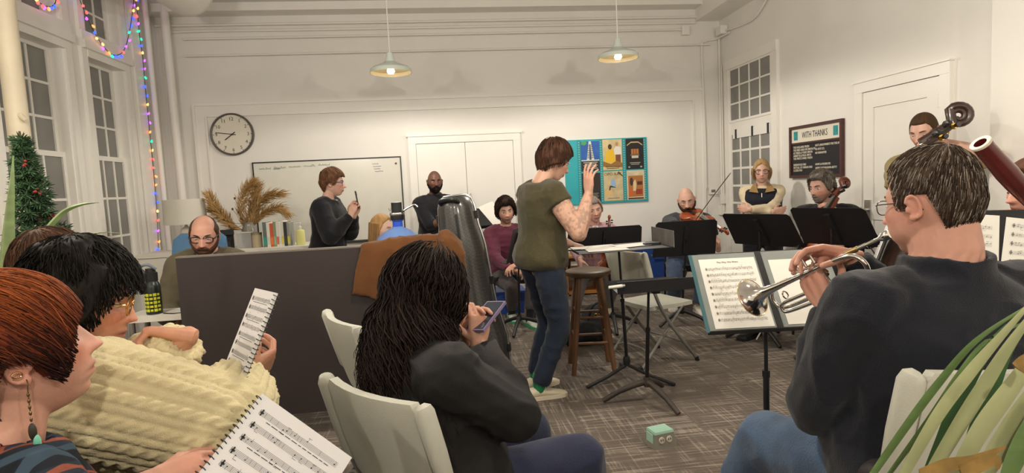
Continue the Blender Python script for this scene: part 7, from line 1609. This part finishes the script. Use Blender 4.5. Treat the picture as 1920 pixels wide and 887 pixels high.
# ------------------------------------------------------------------ woman in the cream cable sweater
def _sweater():
    H = at(148,564,d=1.40); yaw = -36; sk = 'c98a68'; bk = at(466,702,d=1.50); ch = at(300,630,d=1.44)
    P = person('person with black hair in cream cable knit sweater and gold glasses', (0,0), yaw, HCw=H, h=1.64, lean=15, head=(-34,12,0), head_scale=1.07, skin=sk, hairc='17130f', girth=1.30, shw=1.06, vox=.003, hvox=.0032, gvox=.0052, neck_len=-.028,
        hands={'R': dict(to=bk, dir=(.35,.9,.1), palm=(-.8,.2,.4), curl=(.5,.5,.5,.5), vox=.003), 'L': dict(to=ch+V((.055,.02,-.01)), dir=(-1,-.1,.25), palm=(.1,-.3,-1), curl=(.75,.8,.85,.9), thumb=(.5,.6), vox=.003)}, poles={'R': V((.7,-.6,-.30)), 'L': V((1.2,.2,-.7))},
        garments=[dict(name='sweater', m=cloth('cream_wool', hexc('d3c59c'), .95, bump=.35, bscale=420, var=.05), inf=.034, sinf=.034, hem=-.20, collar='crew', wr=.006, wf=4, arm_w=1.38, top=1.0, cuff=-.06)], trousers=dict(m=cloth('pale_jeans', hexc('8fa0ae'), .9), inf=.02), shoes=BLK,
        hair=dict(T=.024, top=.030, line=[(0,.050),(30,.055),(50,.04),(62,.01),(74,-.03),(86,-.06),(104,-.08),(180,-.105)], rough=.014, streak=.005), face=dict(nose=.8, chub=.3),
        glasses=dict(m=mat('gold_frame', hexc('c89858'), .25, .9), r=.0022, size=(.026,.020), sq=.8, cat=True, out=.008), seed=21)
    line = [(0,.050),(30,.055),(50,.04),(62,.01),(74,-.03),(86,-.06),(104,-.08),(180,-.105)]
    short_strands(P, 'hair_locks', 2300, .070, .025, line, hexc('15110e'), topT=.032, r=.0018, light=.5, lift=.008, wave=.003, m=M_HAIR, segs=8, crown=(0,-.2,.97), over=.03, jit=.3)
    # cable relief along the sleeves and trunk
    sw = [o for o in P.root.children if o.name.startswith('sweater')][0]; me = sw.data; co, no = get_co(me), get_no(me); best = np.full(len(co), 1e9); uu = np.zeros(len(co)); vv = np.zeros(len(co)); acc = 0
    J = P.joint; segs = []
    for S_ in 'LR': segs += [(P.sh[S_], J['E'+S_], .085, 0.0), (J['E'+S_], J['W'+S_], .07, .30)]
    segs.append((P.pel-P.up*.2, P.N-P.up*.02, .20, 0.0))
    for a, b_, r0, u0 in segs:
        a_, d = np.array(a), np.array(b_-a); Ls = np.linalg.norm(d); d = d/Ls; rel = co-a_; t = rel@d; tc = np.clip(t, 0, Ls); perp_ = rel-np.outer(tc, d); dist = np.linalg.norm(perp_, axis=1)-r0
        x = np.cross(d, [0,0,1.0]) if abs(d[2]) < .9 else np.cross(d, [0,1.0,0]); x /= np.linalg.norm(x); y = np.cross(d, x); ang = np.arctan2(perp_@y, perp_@x); nper = max(4, round(2*PI*r0*1.25/.046)); m = dist < best; best[m] = dist[m]; uu[m] = (t+u0)[m]; vv[m] = (ang/(2*PI)*nper)[m]
    f = (vv % 1.0)-.5; rope = np.clip(1-(np.abs(f)/.27)**2, 0, 1); tw = np.sin(2*PI*(uu/.030)+np.sign(f)*0+f*9.0); rib = np.exp(-((np.abs(f)-.42)/.045)**2)
    disp = rope**.5*(.0042+.0042*tw*rope) + rib*.0028 - .0045*np.exp(-((np.abs(f)-.31)/.035)**2); set_co(me, co+no*disp[:,None])
    # hoop at the ear and watch, ring
    b = B(); W_, E_ = J['WR'], J['ER']; d = (W_-E_).normalized(); x, y = perp(d); tube(b, [W_-d*.006+(x*math.cos(a)+y*math.sin(a))*.033 for a in np.linspace(0,2*PI,21)[:-1]], .006, 8, close=True); bobj('watch_strap', b, mat('white_strap', hexc('d8d2c6'), .5), P.root, smooth=True)
    b = B(); c = J['WL']+V((-.098,-.008,.012)); tube(b, [c+V((0,.010*math.cos(a),.010*math.sin(a))) for a in np.linspace(0,2*PI,15)[:-1]], .0016, 6, close=True); bobj('finger_ring', b, M_CHROME, P.root, smooth=True)
    b = B(); c = P.hwv((.083,.012,-.030)); ell(b, c, (.007,.010,.010)); bobj('ear_plug', b, mat('neon_yellow_foam', hexc('c8d82a'), .6), P.root, smooth=True)
    folding_chair('pale folding chair under the person in the cream sweater', under(P), yaw)
    return P
P2 = _sweater()
def booklet(label, tl, tr, bl, h=.28, thick=.006, rings=True, seed=5, spiral='left', n=10):
    """spiral-bound score: tl->tr across the page, tl->bl down the bound edge"""
    tl, tr, bl = V(tl), V(tr), V(bl); r = (tr-tl); w = r.length; r = r/w; u = tl-bl; u = (u-r*u.dot(r)).normalized(); nrm = r.cross(u)
    if nrm.dot(CAM-tl) < 0: nrm = -nrm
    c = tl+r*w/2-u*h/2; xx = r if r.cross(u).dot(nrm) > 0 else -r; M = Matrix(((xx.x,u.x,nrm.x,c.x),(xx.y,u.y,nrm.y,c.y),(xx.z,u.z,nrm.z,c.z),(0,0,0,1)))
    e = empty('music_booklet', c, label=label, cat='booklet', group='spiral-bound choir scores'); b = B(); box(b, (-w/2,-h/2,-thick), (w/2,h/2,0), M); bobj('pages', b, mat('bright_page', (.72,.70,.70), .7), e); b = B(); box(b, (-w/2,-h/2,-thick-.001), (w/2,h/2,-thick), M); bobj('back_cover', b, M_DARK, e)
    score(e, M, w, h, n=n, dens=.75, lyr=True, seed=seed)
    sx = -w/2 if spiral == 'left' else w/2; k = int(h/.0105)
    wire = mat('black_spiral', (.02,.02,.02), .35); me = None
    for i in range(k):
        y = -h/2+.006+i*.0105
        if me is None: b = B(); tube(b, [V((.0065*math.cos(a), .0016*math.sin(a*.5), .0065*math.sin(a))) for a in np.linspace(0,2*PI,15)[:-1]], .0010, 5, close=True); me = bpy.data.meshes.new('spiral_ring'); b.to_mesh(me); b.free(); me.materials.append(wire)
        o = bpy.data.objects.new('spiral_ring', me); COL.objects.link(o); o.parent = e; o.matrix_basis = Matrix.Translation(-V(e.location)) @ M @ Matrix.Translation((sx, y, -thick/2))
    return e, M
booklet('spiral-bound score held upright by the person in the cream sweater', at(478,540,d=1.48), at(517,549,d=1.36), at(419,700,d=1.42), h=.255, seed=11, spiral='right')
booklet('open spiral-bound choir score in the lap of the red-haired woman', at(492,738,d=1.13), at(660,858,d=1.18), at(392,872,d=1.04), h=.30, seed=5)
# ------------------------------------------------------------------ red-haired woman
def plaid():
    m = bpy.data.materials.new('plaid_flannel'); m.use_nodes = True; nt = m.node_tree; p = nt.nodes['Principled BSDF']; p.inputs['Roughness'].default_value = .9; p.inputs['Specular IOR Level'].default_value = .15
    tc = nt.nodes.new('ShaderNodeTexCoord'); mp = nt.nodes.new('ShaderNodeMapping'); mp.inputs['Rotation'].default_value = (.35,.5,.3); sep = nt.nodes.new('ShaderNodeSeparateXYZ'); nt.links.new(tc.outputs['Object'], mp.inputs[0]); nt.links.new(mp.outputs[0], sep.inputs[0])
    def band(i, k, off, wd):
        a = nt.nodes.new('ShaderNodeMath'); a.operation = 'MULTIPLY_ADD'; a.inputs[1].default_value = k; a.inputs[2].default_value = off; nt.links.new(sep.outputs[i], a.inputs[0]); f = nt.nodes.new('ShaderNodeMath'); f.operation = 'FRACT'; nt.links.new(a.outputs[0], f.inputs[0]); g = nt.nodes.new('ShaderNodeMath'); g.operation = 'LESS_THAN'; g.inputs[1].default_value = wd; nt.links.new(f.outputs[0], g.inputs[0]); return g.outputs[0]
    col = None
    def over(prev, fac, c, amt):
        mx = nt.nodes.new('ShaderNodeMix'); mx.data_type = 'RGBA'; mu = nt.nodes.new('ShaderNodeMath'); mu.operation = 'MULTIPLY'; mu.inputs[1].default_value = amt; nt.links.new(fac, mu.inputs[0]); nt.links.new(mu.outputs[0], mx.inputs[0])
        if prev is None: mx.inputs[6].default_value = (*hexc('252c38'), 1)
        else: nt.links.new(prev, mx.inputs[6])
        mx.inputs[7].default_value = (*hexc(c), 1); return mx.outputs[2]
    k = 13.0
    for i, off in ((0,.0),(2,.3)): col = over(col, band(i, k, off, .42), '14161c', .7)
    for i, off in ((0,.55),(2,.85)): col = over(col, band(i, k, off, .18), '3f5364', .6)
    for i, off in ((0,.20),(2,.50)): col = over(col, band(i, k, off, .07), '8a4a36', .8)
    nt.links.new(col, p.inputs['Base Color']); return m
def _redhead():
    H = at(26,664,d=.97); yaw = -40; hd = at(388,852,d=1.08)
    fc = dict(nose=.95, chub=.35, jaw=.2)
    line = [(0,.045),(25,.045),(45,.028),(60,-.012),(72,-.045),(82,-.040),(90,.000),(104,.008),(118,-.02),(140,-.075),(180,-.09)]
    P = person('red-haired woman in dark plaid shirt holding a spiral score', (0,0), yaw, HCw=H, h=1.64, lean=6, head=(-6,-12,-2), skin='c98e74', hairc='6a2c16', girth=1.12, vox=.003, hvox=.0028, gvox=.008, face=fc, legs=True,
        hands={'R': dict(to=hd+V((-.095,-.03,-.035)), dir=(1,.3,.12), palm=(-.15,.5,-.75), curl=(.45,.5,.55,.6), thumb=(.45,.15), vox=.003), 'L': dict(to=at(330,980,d=1.05))}, poles={'R': V((-.1,-.9,-1)), 'L': V((-1,.3,-1))},
        hair=dict(T=.018, top=.026, line=line, rough=.006, streak=.003, light=.4, crown=(-.25,-.55,.8)), garments=[dict(name='shirt', m=plaid(), inf=.026, sinf=.022, collar='shirt', wr=.009, wf=6)], trousers=dict(m=M_JEANS), shoes=BLK, seed=31)
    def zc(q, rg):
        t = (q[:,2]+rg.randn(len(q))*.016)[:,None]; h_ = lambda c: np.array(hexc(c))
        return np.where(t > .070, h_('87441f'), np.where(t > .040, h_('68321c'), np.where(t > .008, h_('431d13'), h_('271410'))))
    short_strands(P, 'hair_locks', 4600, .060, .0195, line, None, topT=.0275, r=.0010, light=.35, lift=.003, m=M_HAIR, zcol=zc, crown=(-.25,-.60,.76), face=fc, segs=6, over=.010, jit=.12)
    # earring and ear cuff on the near ear
    ear = P.hwv((.083,-.010,-.036)); e = empty('earring', ear, label='dangling bronze earring with turquoise drop worn by the red-haired woman', cat='earring'); br = mat('bronze_wire', hexc('7a6242'), .35, .8)
    b = B(); tube(b, smooth_curve([ear+V((0,0,.006)), ear+V((.004,-.004,.0)), ear+V((.003,-.004,-.010)), ear+V((.002,-.003,-.05))], 4), .0009, 6); bobj('hook', b, br, e)
    for k in range(5): b = B(); ell(b, ear+V((.002,-.003,-.018-.010*k)), (.0022,.0022,.004)); bobj('bead', b, br, e, smooth=True)
    b = B(); ell(b, ear+V((.002,-.003,-.078)), (.006,.005,.014)); bobj('leaf_charm', b, mat('dark_charm', hexc('2a241c'), .5), e, smooth=True)
    b = B(); ell(b, ear+V((.007,-.003,-.096)), (.0055,.005,.013)); bobj('turquoise_drop', b, mat('turquoise_stone', hexc('6fb8a0'), .3), e, smooth=True)
    c = P.hwv((.087,-.018,-.018)); b = B(); tube(b, [c+V((.005*math.cos(a), .004*math.cos(a), .005*math.sin(a))) for a in np.linspace(0,2*PI,13)[:-1]], .0012, 6, close=True); bobj('ear_cuff', b, M_GOLD, P.root, smooth=True)
    # ring and bracelet
    W_, E_ = P.joint['WR'], P.joint['ER']; d = (W_-E_).normalized(); x, y = perp(d); b = B()
    for q in (0, .012): tube(b, [W_-d*(.004+q)+(x*math.cos(a)+y*math.sin(a))*.031 for a in np.linspace(0,2*PI,21)[:-1]], .005, 8, close=True)
    bobj('bracelet', b, mat('dark_beads', hexc('2a211c'), .5, bump=.5, bscale=300), P.root, smooth=True)
    folding_chair('pale folding chair under the red-haired woman', under(P), yaw)
    return P
P1 = _redhead()
# --- the listener behind them: only the crown of the head shows
P3 = person('brown-haired person seated behind the cream sweater, only the crown showing', (0,0), -30, HCw=at(98,512,d=1.80), h=1.66, lean=6, head=(0,6,0), skin='c9977c', hairc='4f3526', hair=dict(T=.020, top=.024, line=[(0,.06),(60,.0),(90,-.06),(180,-.1)]), garments=[dict(name='sweater', m=cloth('grey_sweater', hexc('5f5a58')), collar='crew')], trousers=dict(m=M_JEANS), shoes=BLK, seed=41)
short_strands(P3, 'hair_locks', 1200, .06, .021, [(0,.06),(60,.0),(90,-.06),(180,-.1)], hexc('4a3225'), topT=.026, r=.0014, light=.4, segs=5)
folding_chair('pale folding chair under the person showing only a brown crown of hair', under(P3), -30)
# ------------------------------------------------------------------ palm in the corner
def _palm():
    base = at(1700,1010,d=.62); e = empty('palm_plant', (base.x, base.y, 0), label='palm fronds with a dried yellow tip at the picture edge', cat='plant'); gm = mat('palm_leaf', hexc('52693a'), .45, var=.2, vscale=10, stretch=(1,1,5)); pm = mat('palm_leaf_pale', hexc('8d9068'), .5, var=.12, vscale=10); dm = mat('palm_leaf_dark', hexc('264a1f'), .45, var=.2, vscale=10); ym = mat('palm_dry', hexc('7f6432'), .7, var=.3, vscale=60)
    L = [([(1630,900),(1700,800),(1760,720),(1830,640),(1925,575)], 13, gm, .60), ([(1690,900),(1760,780),(1820,700),(1870,640),(1940,560)], 20, pm, .58), ([(1740,900),(1800,800),(1850,720),(1900,640),(1960,560)], 24, pm, .60), ([(1790,900),(1840,810),(1890,740),(1940,670),(1990,600)], 30, pm, .57), ([(1840,900),(1890,820),(1940,740),(1990,660)], 34, pm, .59), ([(1660,900),(1740,790),(1800,700),(1850,640),(1930,600)], 9, gm, .63), ([(1740,900),(1775,820),(1805,740),(1850,660),(1890,610)], 26, dm, .66), ([(1800,900),(1830,820),(1858,740),(1890,660),(1930,600)], 26, dm, .67), ([(1690,900),(1745,800),(1790,740),(1830,700)], 18, dm, .66), ([(1890,900),(1925,820),(1960,740)], 30, gm, .58)]
    for pp, w_, m, d in L:
        sp = smooth_curve([at(px, py, d=d) for px, py in pp], 6); n = len(sp); wd = [w_/1100*d*.5*(.75+.6*math.sin(min(1, (i/(n-1))*.9+.12)*PI))*(1-.55*(i/(n-1))**3) for i in range(n)]; b = B(); leaf(b, sp, wd, .0012, .18, (_R*.8+_U*.5)); bobj('leaflet', b, m, e, smooth=True, angle=80)
    for pp in ([(1725,892),(1770,872),(1820,862),(1885,838)], [(1800,885),(1840,868),(1866,862),(1870,880)], [(1905,690),(1918,675),(1925,665)]):
        sp = smooth_curve([at(px, py, d=.55) for px, py in pp], 6); n = len(sp); wd = [.0075*(1-.8*(i/(n-1))**2) for i in range(n)]; b = B(); leaf(b, sp, wd, .0015, .3, _U); bobj('dry_tip', b, ym, e, smooth=True, angle=80)
    st = at(1720,1000,d=.66); b = B(); tube(b, smooth_curve([(base.x,base.y-.05,.30), (base.x,base.y-.02,.55), st], 5), .012, 8); bobj('stalk', b, gm, e, smooth=True)
    b = B(); lathe(b, [(0,0),(.13,0),(.17,.28),(.18,.30),(.18,.33),(.16,.33),(.15,.28),(0,.28)], (base.x,base.y-.05,0), 28); bobj('pot', b, MATS['terracotta'], e, smooth=True)
_palm()
